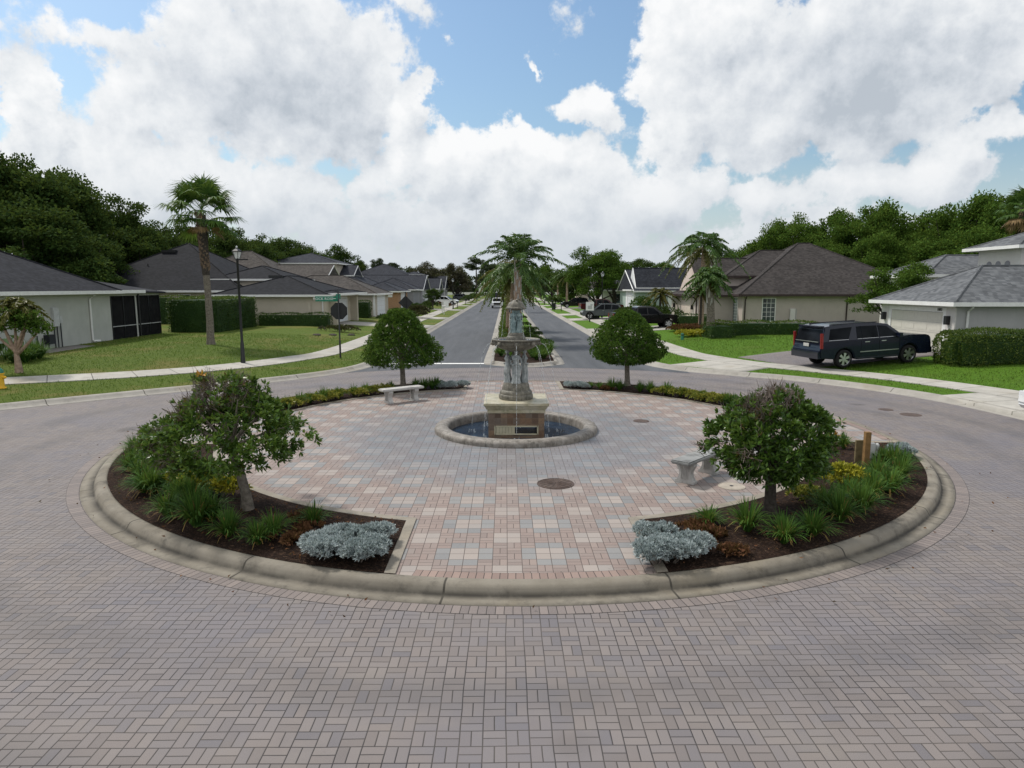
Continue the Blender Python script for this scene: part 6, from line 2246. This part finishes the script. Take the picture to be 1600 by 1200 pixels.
hedge(-24.3, -20.7, 49.2, 57.0, .55, 2.45, 'big square clipped hedge block behind the tall palm trunk')
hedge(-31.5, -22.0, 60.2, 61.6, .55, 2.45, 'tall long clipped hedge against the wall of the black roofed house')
hedge(-20.9, -14.9, 57.4, 58.6, .55, 1.05, 'low trimmed hedge along the beige wall left of the stop sign', bright=False)
hedge(-18.1, -14.7, 73.6, 75.0, .55, 1.75, 'dark squared hedge in front of the brown grey roofed house', bright=False)
hedge(14.3, 21.6, 46.4, 47.8, .5, .95, 'long low clipped hedge before the big brown hip roofed house', 'leaf_hedge')
hedge(13.6, 15.2, 44.9, 47.2, .45, .9, 'short front return of the long low hedge, right of the palm trunk', 'leaf_hedge')
hedge(14.6, 17.4, 57.2, 58.4, .5, 1.0, 'small dark hedge at the corner of the beige garage', bright=False)
hedge(19.35, 26, 28.9, 30.7, .45, 1.5, 'thick rounded bright hedge at the right edge before the garage house', 'leaf_hedge_bright', 330, .10, .55)

for i, (px, Y, w_, h_, lf, nm) in enumerate((
        (275, 58.3, 1.3, 1.1, 'leaf_hedge', 'round clipped bush by the porch, the left one of two'), (290, 58.0, 1.2, 1.15, 'leaf_hedge', 'round clipped bush by the porch, the right one of two'),
        (627, 72, 2.4, 1.5, 'leaf_hedge', 'dark bush in front of the brick garage'), (648, 80, 2.6, 1.6, 'leaf_magnolia', 'brownish round bush before the dark diamond sign'), (655, 90, 2.4, 1.7, 'leaf_hedge', 'green bush right of the dark diamond sign'),
        (600, 68, 1.6, .9, 'leaf_hedge', 'low bush beside the white garage door'), (672, 112, 2.6, 1.4, 'leaf_hedge', 'low green bush under the small round tree'), (692, 124, 2.2, .9, 'leaf_red', 'red leaved shrub near the white hatchback'),
        (735, 160, 3.0, 2.2, 'leaf_hedge', 'dark bush by the far blue SUV'), (753, 215, 4.2, 2.4, 'leaf_hedge', 'dark rounded bush at the foot of the left gate pillar'), (828, 215, 4.2, 2.6, 'leaf_hedge', 'dark rounded bush at the foot of the right gate pillar'),
        (1012, 66, 4.2, 1.7, 'leaf_hedge', 'green bush behind the black pickup'), (985, 78, 2.6, 1.3, 'leaf_hedge', 'bush at the corner of the sage house'), (1005, 84, 2.2, 2.6, 'leaf_palm', 'bright leafy plant before the sage wall'),
        (870, 128, 3.4, 2.4, 'leaf_hedge', 'bush beside the far mailboxes on the right'), (890, 140, 4, 3, 'leaf_oak_light', 'tall bush on the right of the far street'),
        (1088, 48.0, 1.6, .45, 'leaf_gold', 'low yellow green plants left of the right palm trunk'), (1122, 46.2, 1.2, .7, 'leaf_gold', 'yellow green plant right of the right palm trunk'), (1080, 53.0, 2.6, .5, 'leaf_red', 'low reddish groundcover under the little date palm'))):
    xx = aty(px, 480, Y)[0]
    if abs(xx) < 7.5:
        xx = 8.2 * (1 if xx > 0 else -1)
    shrub('garden_bush', (xx, Y, gh(xx, Y) - .03), (w_, w_ * .9, h_), lf, nm, 'bush', None, int(260 * w_), .20, .5, i, 6)
x, y, z = on_ground(525, 519)
hs = shrub('garden_bush', (x, y + .5, gh(x, y) - .02), (2.6, 1.2, .55), 'leaf_magnolia', 'low dark bedding plants beside the end of the low hedge', 'bush', None, 300, .16, .35, 77)
# low dark plants of the corner bed, added as plain stone-like lumps
for px in (495, 520, 548):
    xx, yy, zz = on_ground(px, 524)
    tag(MB().lathe([(.30, -.05), (.28, .05), (.15, .12), (0, .13)], 9, (xx, yy, zz), lambda th, z: .2 * math.sin(th * 3 + px)).build('dark_plant_lump', M['bark_dark'], None, (xx, yy, zz), smooth=True),
        'low dark plant, shaped as a plain lump, in the bed at the end of the low hedge', 'stone', 'low dark plants of the corner bed')


# ================================================================ PALMS
def fronds_feather(n, L, seed, droop=1.0, leaflet=.55, up=(.15, 1.25), k=34, down=0):
    """arching feather leaves: rib strips plus hanging leaflets"""
    r_ = np.random.default_rng(seed)
    parts = []
    for i in range(n):
        a = i * 2.39996 + r_.uniform(-.2, .2)
        e = up[0] + (up[1] - up[0]) * ((i + .5) / n) ** .9
        l = L * r_.uniform(.85, 1.1)
        u = np.array([math.cos(a), math.sin(a), 0])
        t = np.linspace(0, 1, k)
        P = u * (l * (math.cos(e) * t + .12 * t * t))[:, None] + np.array([0, 0, 1]) * (l * (math.sin(e) * t - droop * (.55 + .3 * math.cos(e)) * t ** 2.2))[:, None]
        T_ = np.gradient(P, axis=0)
        T_ = unit(T_)
        S = unit(np.cross(T_, [0, 0, 1.0]))
        w = .035 * (1 - t * .8)
        Vr = np.stack([P - S * w[:, None], P + S * w[:, None]], 1).reshape(-1, 3)
        Qr = np.array([(2 * j, 2 * j + 1, 2 * j + 3, 2 * j + 2) for j in range(k - 1)])
        parts.append((Vr, Qr))
        m = t > .12
        ll = leaflet * np.sin(np.clip(t * 1.05, 0, 1) * math.pi * .92 + .12) ** .6
        for s in (-1, 1):
            for rep in range(2):
                D = unit(S * s * .75 + T_ * .55 + np.array([0, 0, -.55 * droop]) + r_.normal(0, .22, (k, 3)))
                parts.append(leaf_arrays((P + T_ * rep * l / k * .5)[m], D[m], ll[m] * r_.uniform(.8, 1.1, m.sum()), .075, .12))
    return join_arrays(parts)


def fans(n, Rp, Rf, seed, lo=-.7, hi=1.35):
    """fan leaves on stalks with drooping tips"""
    r_ = np.random.default_rng(seed)
    parts = []
    for i in range(n):
        a = i * 2.39996 + r_.uniform(-.25, .25)
        e = lo + (hi - lo) * ((i + .5) / n) + r_.uniform(-.12, .12)
        d = np.array([math.cos(a) * math.cos(e), math.sin(a) * math.cos(e), math.sin(e)])
        l = Rp * r_.uniform(.8, 1.1)
        hub = d * l + np.array([0, 0, -.12 * l])
        s = unit(np.cross([d], [[0, 0, 1.0]]))[0]
        nrm = np.cross(s, d)
        V = np.array([-s * .02, s * .02, hub + s * .015, hub - s * .015])
        parts.append((V, np.array([[0, 1, 2, 3]])))
        m = 30
        th = np.linspace(-2.0, 2.0, m)
        R_ = Rf * (1 - .10 * np.abs(th)) * r_.uniform(.85, 1.05, m)
        D1 = np.cos(th)[:, None] * d + np.sin(th)[:, None] * s + nrm * (.25 - .1 * th ** 2)[:, None] + np.array([0, 0, -.15])
        D1 = unit(D1)
        mid = hub + D1 * (R_ * .6)[:, None]
        tip = mid + unit(D1 * .75 + np.array([0, 0, -.65]) + r_.normal(0, .12, (m, 3))) * (R_ * .55)[:, None]
        sd = unit(np.cross(D1, nrm)) * .045
        V = np.stack([np.broadcast_to(hub, (m, 3)) - sd * .2, np.broadcast_to(hub, (m, 3)) + sd * .2, mid + sd, mid - sd, tip], 1).reshape(-1, 3)
        j = np.arange(m)[:, None] * 5
        parts.append((V, np.concatenate([j + [0, 1, 2, 3], j + [3, 2, 4, 4]])))
    V, Q = join_arrays(parts)
    return V, Q


def fixq(V, Q):
    """quads whose last two corners coincide become clean triangles via a duplicate vertex"""
    bad = Q[:, 2] == Q[:, 3]
    if bad.any():
        k = len(V)
        V = np.concatenate([V, V[Q[bad, 2]] + (0, 0, .004)])
        Q = Q.copy()
        Q[bad, 3] = k + np.arange(bad.sum())
    return V, Q


# tall cabbage palm on the left lawn
x, y, z = on_ground(330, 538)
pt = lambda py: aty(0, py, y)[1] - z
pxx = lambda px, py: aty(px, py, y)[0] - x
cp = empty('cabbage_palm', (x, y, z), 0, 'tall lone cabbage palm with fan leaves on the left lawn by the hedge block', 'palm')
pts = [(0, 0, -.1), (pxx(329, 530), 0, pt(530)), (pxx(328, 500), 0, pt(500)), (pxx(325, 460), 0, pt(460)), (pxx(322, 425), 0, pt(425)), (pxx(320, 405), 0, pt(405))]
MB().tube(pts, [.28, .215, .195, .18, .18, .19], 14).build('trunk', M['bark_grey'], cp, smooth=True, world=False)
tp = Vector((pxx(316, 335), 0, pt(335)))
MB().tube([(pxx(322, 430), 0, pt(430)), (pxx(320, 405), 0, pt(405)), (pxx(318, 370), 0, pt(370)), tuple(tp)], [.20, .225, .235, .18], 14).build('upper_trunk', M['bark_dark'], cp, smooth=True, world=False)
bt = MB()
for i in range(110):
    t = i / 110
    c = Vector((pxx(321.5 - 4.5 * t, 420), 0, pt(424) + (tp.z - pt(424)) * t))
    a = i * 2.39996
    u = Vector((math.cos(a), math.sin(a), 0))
    p = c + u * .17
    q = p + u * .10 + Vector((0, 0, .30))
    s = Vector((-u.y, u.x, 0))
    bt.add([p - s * .10, p + s * .10, q + s * .05, q - s * .05, p - s * .10 - u * .05, p + s * .10 - u * .05, q + s * .05 - u * .05, q - s * .05 - u * .05], [(0, 1, 2, 3), (7, 6, 5, 4), (0, 4, 5, 1), (1, 5, 6, 2), (2, 6, 7, 3), (3, 7, 4, 0)])
bt.build('leaf_boots', M['palm_boots'], cp, world=False)
V, Q = fixq(*fans(36, 1.35, 1.05, 4, -.6, 1.4))
link_mesh('crown', npmesh('crown', V + np.array(tp + Vector((0, 0, .25))), Q), M['leaf_palm'], cp)
V, Q = fixq(*fans(4, 1.2, .6, 9, -.9, -.35))
tag(link_mesh('dry_fans', npmesh('dry_fans', V + np.array(tp + Vector((0, 0, .1))), Q), M['leaf_palm_dry'], cp), 'dry tan fan leaves')


def feather_palm(name, x, y, ztop, label, L, n, seed, trunk=(.2, .16), leaf='leaf_palm', dry=3, leaflet=.55, lean=0.0, bark='bark_tan', boots=0, group=None, up=(.0, 1.3), droop=1.0, skirt=0):
    z0 = gh(x, y) if gh(x, y) > 0 else .13
    rt = empty(name, (x, y, z0), 0, label, 'palm', group)
    H_ = ztop - z0
    MB().tube([(0, 0, -.1), (lean * .1, 0, H_ * .3), (lean * .4, 0, H_ * .65), (lean, 0, H_)], [trunk[0] * 1.15, trunk[0], (trunk[0] + trunk[1]) / 2, trunk[1]], 12).build('trunk', M[bark], rt, smooth=True, world=False)
    if boots:
        b_ = MB()
        for i in range(boots):
            t = i / boots
            a = i * 2.4
            u = Vector((math.cos(a), math.sin(a), 0))
            c = Vector((lean * (.4 + .6 * t), 0, H_ * (.45 + .53 * t)))
            p = c + u * trunk[1] * .95
            q = p + u * .07 + Vector((0, 0, .6))
            s = Vector((-u.y, u.x, 0))
            b_.add([p - s * .09, p + s * .09, q + s * .03, q - s * .03, p - s * .09 - u * .04, p + s * .09 - u * .04, q + s * .03 - u * .04, q - s * .03 - u * .04], [(0, 1, 2, 3), (7, 6, 5, 4), (0, 4, 5, 1), (1, 5, 6, 2), (2, 6, 7, 3), (3, 7, 4, 0)])
        b_.build('leaf_boots', M['cast_stone'], rt, world=False)
    V, Q = fronds_feather(n, L, seed, droop, leaflet, up)
    if skirt:
        V, Q = join_arrays([(V, Q), fronds_feather(skirt, L * .66, seed + 9, .8, leaflet, (-.75, .45))])
    link_mesh('crown', npmesh('crown', V + np.array((lean, 0, H_)), Q), M[leaf], rt)
    if dry:
        V, Q = fronds_feather(dry, L * .62, seed + 50, .9, leaflet * .8, (-.9, -.3))
        tag(link_mesh('dry_fronds', npmesh('dry_fronds', V + np.array((lean, 0, H_ - .1)), Q), M['leaf_palm_yellow'], rt), 'yellowing drooping fronds')
    return rt


zt = lambda px, py, Y: aty(px, py, Y)[1]
feather_palm('queen_palm', aty(809, 440, 46)[0], 46, zt(806, 408, 46), 'nearest queen palm of the median clump, straight behind the fountain', 3.5, 20, 1, (.26, .22), boots=26, dry=0, group=None, up=(.45, 1.5), leaflet=.68, droop=.78, skirt=4)
feather_palm('queen_palm', aty(800, 440, 52)[0], 52, zt(800, 426, 52), 'middle queen palm of the median clump, with a leaning trunk', 2.9, 24, 2, (.24, .2), dry=4, lean=.2, up=(-.2, 1.0), leaflet=.7)
feather_palm('queen_palm', aty(795, 440, 60)[0], 60, zt(795, 428, 60), 'rear queen palm of the median clump with an orange dead frond', 2.9, 22, 3, (.24, .2), 'leaf_palm_yellow', dry=6, up=(-.3, .9), leaflet=.7)
x, y, z = on_ground(1110, 527)
feather_palm('queen_palm', x, y, zt(1105, 432, y), 'stout grey trunked palm with a short bushy crown in the right garden', 1.55, 30, 7, (.27, .23), 'leaf_palm', dry=4, leaflet=.5, lean=-.25, bark='bark_grey', up=(-.2, 1.4), boots=18)
feather_palm('queen_palm', aty(1108, 480, 52)[0], 54, zt(1110, 386, 54), 'taller feathery palm rising behind the stout one in the right garden', 3.0, 20, 8, (.2, .16), 'leaf_palm', dry=5, leaflet=.55, up=(.1, 1.35))
feather_palm('queen_palm', aty(1082, 480, 74)[0], 74.5, zt(1082, 395, 74), 'drooping palm behind the beige garage with brown hanging fronds', 3.2, 16, 9, (.2, .17), 'leaf_palm_yellow', dry=8, leaflet=.6, up=(-.1, 1.1))
x, y, z = on_ground(1088, 515)
feather_palm('date_palm', x, y - 1, zt(1085, 455, y), 'slender little date palm before the beige garage', 1.25, 18, 12, (.10, .08), 'leaf_palm', dry=3, leaflet=.25, bark='bark_dark')
feather_palm('date_palm', aty(1031, 490, 68)[0], 68, zt(1031, 460, 68), 'greyish little date palm beyond the black pickup', 2.0, 18, 13, (.12, .1), 'leaf_palm_yellow', dry=6, leaflet=.3, bark='bark_dark')
feather_palm('queen_palm', 11.5, 128, 6.2, 'far palm with orange fronds left of the big leafy tree', 3.0, 14, 14, (.2, .17), 'leaf_palm', dry=5, leaflet=.6)
feather_palm('queen_palm', 12.2, 160, 5.6, 'farther green palm on the right side of the street', 3.0, 12, 15, (.2, .17), 'leaf_palm', dry=3, leaflet=.6)
feather_palm('queen_palm', .9, 105, 7.0, 'yellowish palm farther along the median', 3.2, 14, 16, (.2, .17), 'leaf_palm_yellow', dry=3, leaflet=.6)
# cabbage palm at the right edge above the tower
xx = aty(1598, 330, 60)[0]
rp = empty('cabbage_palm', (xx, 60, .6), 0, 'cabbage palm with rusty dead fans at the right edge behind the tower', 'palm')
zp = zt(1598, 325, 60) - .6
MB().tube([(0, 0, -.1), (0, 0, zp)], [.25, .22], 12).build('trunk', M['bark_dark'], rp, smooth=True, world=False)
V, Q = fixq(*fans(26, 1.2, 1.1, 21, -.6, 1.35))
link_mesh('crown', npmesh('crown', V + np.array((0, 0, zp)), Q), M['leaf_palm'], rp)
V, Q = fixq(*fans(14, 1.2, 1.0, 22, -1.3, -.5))
tag(link_mesh('dry_fans', npmesh('dry_fans', V + np.array((0, 0, zp - .2)), Q), M['leaf_palm_dry'], rp), 'rusty dead fan leaves')

# ornamental tree with pale stems by the near left house
x, y, z = on_ground(30, 582)
ot = empty('ornamental_tree', (x, y, z), 0, 'small pale stemmed garden tree with a palm-like tuft on top, at the left edge', 'tree')
tr = MB()
s_ = y / FPX
for p0, p1, p2, r0 in (((0, 0, -.05), (.0, 0, .45), (-.05, 0, .85), .16), ((-.02, 0, .8), (-.35, .1, 1.3), (-.5, 0, 2.1), .09), ((0, 0, .8), (.2, 0, 1.2), (.45, .1, 2.0), .09), ((.05, 0, .8), (.5, -.1, 1.1), (1.0, 0, 1.75), .08),
                       ((-.05, 0, .8), (-.1, .2, 1.5), (-.05, .1, 2.4), .07), ((0, 0, .9), (.35, -.2, 1.6), (.7, -.2, 2.2), .06), ((-.1, 0, .9), (-.7, -.1, 1.4), (-.9, 0, 1.9), .06)):
    tr.tube(bez(p0, p1, p2, 6), [r0 * (1 - .55 * i / 6) for i in range(7)], 8)
tr.build('trunk', M['bark_tan'], ot, smooth=True, world=False)
n = 900
C = np.array([(-.6, 0, 2.0), (.4, 0, 1.95), (.95, 0, 1.8), (-.1, 0, 2.35), (.65, -.1, 2.25), (-.95, 0, 1.95), (.1, .3, 2.1)])
P = C[rng.integers(0, len(C), n)] + rand_dirs(n) * rng.uniform(.15, .55, (n, 1)) * (1, 1, .6)
V, Q = leaf_arrays(np.repeat(P, 4, 0), rand_dirs(n * 4), .12, .06)
link_mesh('crown', npmesh('crown', V, Q), M['leaf_oak_light'], ot)
V, Q = fronds_feather(16, 1.1, 33, 1.0, .3, (.0, 1.3), 20)
link_mesh('palm_tuft', npmesh('palm_tuft', V + np.array((.05, .3, 2.6)), Q), M['leaf_palm_yellow'], ot)
x2, y2, z2 = on_ground(8, 562)
ee = MB()
sh = empty('big_leaf_plant', (x2, y2, z2), 0, 'bright big leaved plant under the grey house wall at the left edge', 'plant')
for k, (a, l) in enumerate(((20, .9), (80, 1.2), (140, .8), (250, .9), (320, 1.1))):
    u = Vector((math.cos(R(a)) * .5, math.sin(R(a)) * .5, 1)).normalized()
    p = u * l
    ee.tube([(0, 0, 0), tuple(p)], [.03, .02], 5)
    s = Vector((-math.sin(R(a)), math.cos(R(a)), 0)) * .22
    d = Vector((math.cos(R(a)) * .4, math.sin(R(a)) * .4, -.35))
    ee.add([p - s * .3, p + s, p + s * .6 + d, p + d * 1.3, p - s * .6 + d, p - s], [(0, 1, 2, 3), (0, 3, 4, 5)])
ee.build('leaves', M['leaf_palm'], sh, world=False)
for i, (px, py) in enumerate(((40, 566), (52, 562), (62, 560), (22, 566))):
    xx, yy, zz = on_ground(px, py)
    tuft(xx, yy, zz - .02, 2.0, 'spiky leaved clump in the bed under the grey house wall', 'spiky clumps by the left house', False)


# ================================================================ TREES
def crown_mesh(seed, lobes, nleaf, L, flat=.75, nsub=11, spread=.5, tall=1.0):
    """unit crown (about 1 high, 1.2 wide): leaf sprays over many lobes, uneven outline and gaps between them"""
    r_ = np.random.default_rng(seed)
    sub = []
    for i in range(nsub):
        a = i * 2.39996 + r_.uniform(-.5, .5)
        zz = .22 + .66 * ((i + .5) / nsub) ** .9
        rr = spread * .86 * math.sqrt(max(.03, 1 - (zz * .98) ** 2.4)) * r_.uniform(.55, 1.0)
        sub.append((rr * math.cos(a), rr * math.sin(a), zz * tall, r_.uniform(.13, .25)))
    sub = np.array(sub)
    sid = r_.integers(0, nsub, lobes)
    dl = unit(r_.normal(size=(lobes, 3)))
    C = sub[sid, :3] + dl * sub[sid, 3:] * r_.uniform(.45, 1.0, (lobes, 1)) * (1, 1, .72)
    C[:, 2] = np.maximum(C[:, 2], .05)
    R_ = r_.uniform(.045, .125, lobes)
    idx = r_.choice(lobes, nleaf, p=R_ ** 2 / (R_ ** 2).sum())
    d = rand_dirs(nleaf) if 0 else unit(r_.normal(size=(nleaf, 3)))
    d[:, 2] = d[:, 2] * .8 + .15
    rad = R_[idx] * r_.uniform(.3, 1.1, nleaf)
    P = C[idx] + d * rad[:, None] * (1.15, 1.15, flat)
    D = unit(d * .8 + unit(r_.normal(size=(nleaf, 3))))
    S = unit(np.cross(D, unit(r_.normal(size=(nleaf, 3)))))
    N_ = np.cross(D, S)
    l = (L * r_.uniform(.6, 1.3, nleaf))[:, None]
    V = np.stack([P, P + D * l * .5 + S * l * .33 + N_ * l * .1, P + D * l, P + D * l * .5 - S * l * .33], 1).reshape(-1, 3)
    return V, np.arange(4 * nleaf).reshape(nleaf, 4), C


OAK = []
for s in range(5):
    V, Q, C = crown_mesh(40 + s, 120, 21000, .027)
    OAK.append((npmesh('crown', V, Q), C))
    tr = MB()
    r_ = np.random.default_rng(s)
    tr.tube([(0, 0, -.55), (.01, 0, -.2), (0, .01, .0), (.02, 0, .35)], [.045, .032, .030, .016], 9)
    for c in C[r_.choice(len(C), 16, replace=False)]:
        tr.tube(bez((0, 0, -.1 + r_.uniform(0, .2)), (c[0] * .55, c[1] * .55, c[2] * .35), tuple(c), 5), [.018, .015, .011, .008, .005, .003], 5, False)
    tm = tr.build('trunk', M['bark_dark'], world=False, smooth=True)
    OAK[-1] = (OAK[-1][0], tm.data)
    bpy.data.objects.remove(tm)
CRMAT = {}
for lf in ('leaf_oak', 'leaf_oak_light', 'leaf_magnolia', 'leaf_far'):
    for i, (me, _) in enumerate(OAK):
        m2 = me.copy()
        m2.materials.clear()
        m2.materials.append(M[lf])
        CRMAT[(lf, i)] = m2
_t = [0]


def oak(px, py_top, Y, width, lf, label, group=None, crown_frac=.78, name='oak_tree', cat='tree', stretch=1.0, zbase=.5):
    if group:
        py_top += (-16, 9, -4, 14, -10, 4, 16)[_t[0] % 7] * min(1, 75 / Y)
        width *= (.8, .95, .72, .9, .85)[_t[0] % 5]
    xx, zt_ = aty(px, py_top, Y)
    H_ = zt_ - zbase
    k = _t[0] % 5
    _t[0] += 1
    rt = empty(name, (xx, Y, zbase), 0, label, cat, group)
    ch = H_ * crown_frac
    c = bpy.data.objects.new('crown', CRMAT[(lf, k)])
    COL.objects.link(c)
    c.parent = rt
    c.location = (0, 0, H_ - ch * 1.02)
    c.scale = (width / 1.15, width / 1.15, ch / 1.08)
    c.rotation_euler.z = _t[0] * 1.7
    if 'pine' in name:
        MB().tube([(0, 0, -.2), (0, 0, H_ * .6), (0, 0, H_ * .93)], [.28, .2, .06], 8).build('trunk', M['bark_dark'], rt, world=False)
        return rt
    t = bpy.data.objects.new('trunk', OAK[k][1])
    COL.objects.link(t)
    t.parent = rt
    t.location = c.location
    t.scale = (width / 1.15, width / 1.15, max(ch / 1.08, (H_ - ch) / .5))
    t.rotation_euler.z = c.rotation_euler.z
    return rt


GL = 'dark oaks behind the left houses'
GR = 'oaks behind the right houses'
for px, py, Y, w_ in ((-90, 215, 62, 19), (5, 224, 64, 18), (70, 232, 70, 16), (120, 256, 72, 15), (168, 300, 76, 13), (212, 318, 84, 13), (255, 334, 90, 13), (300, 344, 96, 13), (340, 336, 92, 12),
                      (372, 350, 104, 13), (408, 356, 112, 13), (440, 366, 120, 13), (472, 370, 130, 13), (500, 376, 138, 13), (527, 384, 148, 13), (552, 396, 156, 11),
                      (30, 300, 58, 14), (140, 340, 66, 12), (215, 352, 76, 12), (290, 372, 88, 12), (90, 330, 60, 12), (395, 380, 104, 12)):
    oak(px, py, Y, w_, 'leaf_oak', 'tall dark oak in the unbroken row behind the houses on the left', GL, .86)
for px, py, Y, w_ in ((1660, 300, 66, 15), (1562, 282, 72, 13), (1605, 312, 76, 14), (1515, 300, 78, 12), (1462, 308, 82, 13), (1425, 322, 84, 12), (1395, 312, 86, 12), (1352, 304, 88, 12), (1310, 314, 92, 12), (1270, 322, 94, 12),
                      (1232, 330, 98, 12), (1195, 350, 102, 12), (1165, 366, 108, 12), (1135, 385, 116, 11), (1480, 350, 74, 12), (1380, 352, 80, 12), (1300, 352, 86, 11), (1550, 350, 66, 12)):
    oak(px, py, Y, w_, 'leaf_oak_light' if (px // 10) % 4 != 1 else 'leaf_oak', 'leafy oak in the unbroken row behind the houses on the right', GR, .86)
oak(1408, 400, 42, 5.2, 'leaf_oak_light', 'small airy tree between the brown roof and the grey garage', None, .8, 'garden_tree')
oak(1440, 425, 41, 2.8, 'leaf_oak', 'dark little tree against the grey garage roof edge', None, .85, 'garden_tree')
oak(935, 378, 103, 10.5, 'leaf_oak_light', 'big spreading leafy tree on the right of the street', None, .86, 'shade_tree')
oak(962, 392, 112, 9, 'leaf_oak_light', 'leafy tree close behind the big spreading one', None, .86, 'shade_tree')
oak(893, 412, 140, 9, 'leaf_oak', 'dark tree left of the big spreading one', None, .88, 'shade_tree')
oak(1000, 398, 165, 11, 'leaf_oak', 'dark tree above the roof of the sage house', None, .8, 'shade_tree')
oak(1040, 402, 150, 9, 'leaf_oak_light', 'tree between the sage house roof and the palms', None, .85, 'shade_tree')
oak(862, 418, 180, 10, 'leaf_oak', 'dark tree beyond the right carriageway', None, .9, 'shade_tree')
oak(845, 410, 230, 13, 'leaf_oak_light', 'green tree by the right gate pillar', None, .92, 'shade_tree')
oak(664, 404, 176, 10, 'leaf_magnolia', 'bronze brown magnolia behind the far left houses', None, .9, 'magnolia_tree')
oak(714, 406, 182, 9.5, 'leaf_magnolia', 'dark brown magnolia nearest the left carriageway', None, .93, 'magnolia_tree')
oak(690, 414, 200, 11, 'leaf_magnolia', 'dim tree between the two brown magnolias', None, .92, 'magnolia_tree')
oak(676, 448, 108, 3.4, 'leaf_oak', 'small round tree before the grey house on the left', None, .75, 'garden_tree')
oak(1005, 420, 190, 9, 'leaf_oak', 'low dark tree far behind the sage house', None, .9, 'shade_tree')
# far pines
for px, py, Y, w_, nm, fr in ((744, 399, 236, 9.5, 'far pine with a round open top above the end of the street', .42), (589, 400, 235, 6.5, 'lone slim pine over the far left roofs', .55), (612, 408, 250, 7, 'thin bare topped tree over the far left roofs', .35), (766, 408, 250, 9, 'far pine just right of the round topped one', .5)):
    oak(px, py, Y, w_, 'leaf_far', nm, None, fr, 'pine_tree')
# wood beyond the end of the street: reads as one mass
parts = []
r_ = np.random.default_rng(77)
base = []
for i in range(150):
    xx = -150 + i * 2.2 + r_.uniform(-2, 2)
    hh = r_.uniform(9, 15) * (1 + .25 * math.sin(i * .7))
    yy = r_.uniform(292, 335)
    V, Q, _ = crown_mesh(200 + i % 9, 22, 900, .075)
    parts.append((V * (12, 12, hh) + np.array((xx, yy, -.14 * hh)), Q))
V, Q = join_arrays(parts)
tag(link_mesh('far_wood', npmesh('far_wood', V, Q), M['leaf_far']), 'dim far wood closing the end of the street', 'wood', None, 'stuff')

# grass blades along the nearer lawns so their edges are not a clean sheet
n = 60000
gxs = np.concatenate([rng.uniform(-26, -6.8, n // 2), rng.uniform(7.2, 24, n // 2)])
gys = np.concatenate([rng.uniform(18, 48, n // 2), rng.uniform(17, 46, n // 2)])
gz_, gs_ = ground_np(gxs, gys)


def in_quad(xs, ys, q):
    return inside(xs, ys, np.array(q, float))


ok = (gz_ > 0) & (gs_ > .12)
for L_ in ([(-40, 8.5), (-30, 17.2), (-22.6, 23.4), (-18.6, 25.9), (-14.8, 28.5), (-12.2, 31.2), (-10.6, 34.6), (-9.75, 40), (-9.7, 60)], [(18.4, 10), (18.2, 19), (17.5, 22.8), (16.0, 26.7), (13.8, 29.8), (11.6, 32.4), (10.4, 35.2), (9.95, 40), (9.9, 60)]):
    ok &= seg_dist(gxs, gys, smooth_line(L_, .8)) > .78
for q in ([(11.7, 34.6), (13.6, 30.3), (21.8, 32.3), (21.8, 38.6)], [(7.7, 32.6), (10.4, 29.4), (13.1, 31.2), (11.0, 34.4)], [(14.8, 23.3), (15.5, 14), (30, 14), (30, 23.7), (17, 23.7)], [(-24.4, 33), (-24.4, 38.6), (-22.7, 38.2), (-22.5, 33.8)]):
    ok &= ~in_quad(gxs, gys, q)
ok &= gxs > -24.2
P = np.column_stack([gxs, gys, gz_])[ok]
V, Q = leaf_arrays(P, rand_dirs(len(P)) * .5 + (0, 0, .8), rng.uniform(.05, .12, len(P)), .022, .1)
tag(link_mesh('grass', npmesh('grass', V, Q), M['grass_blade']), 'short blades of the lawns', 'grass', None, 'stuff')
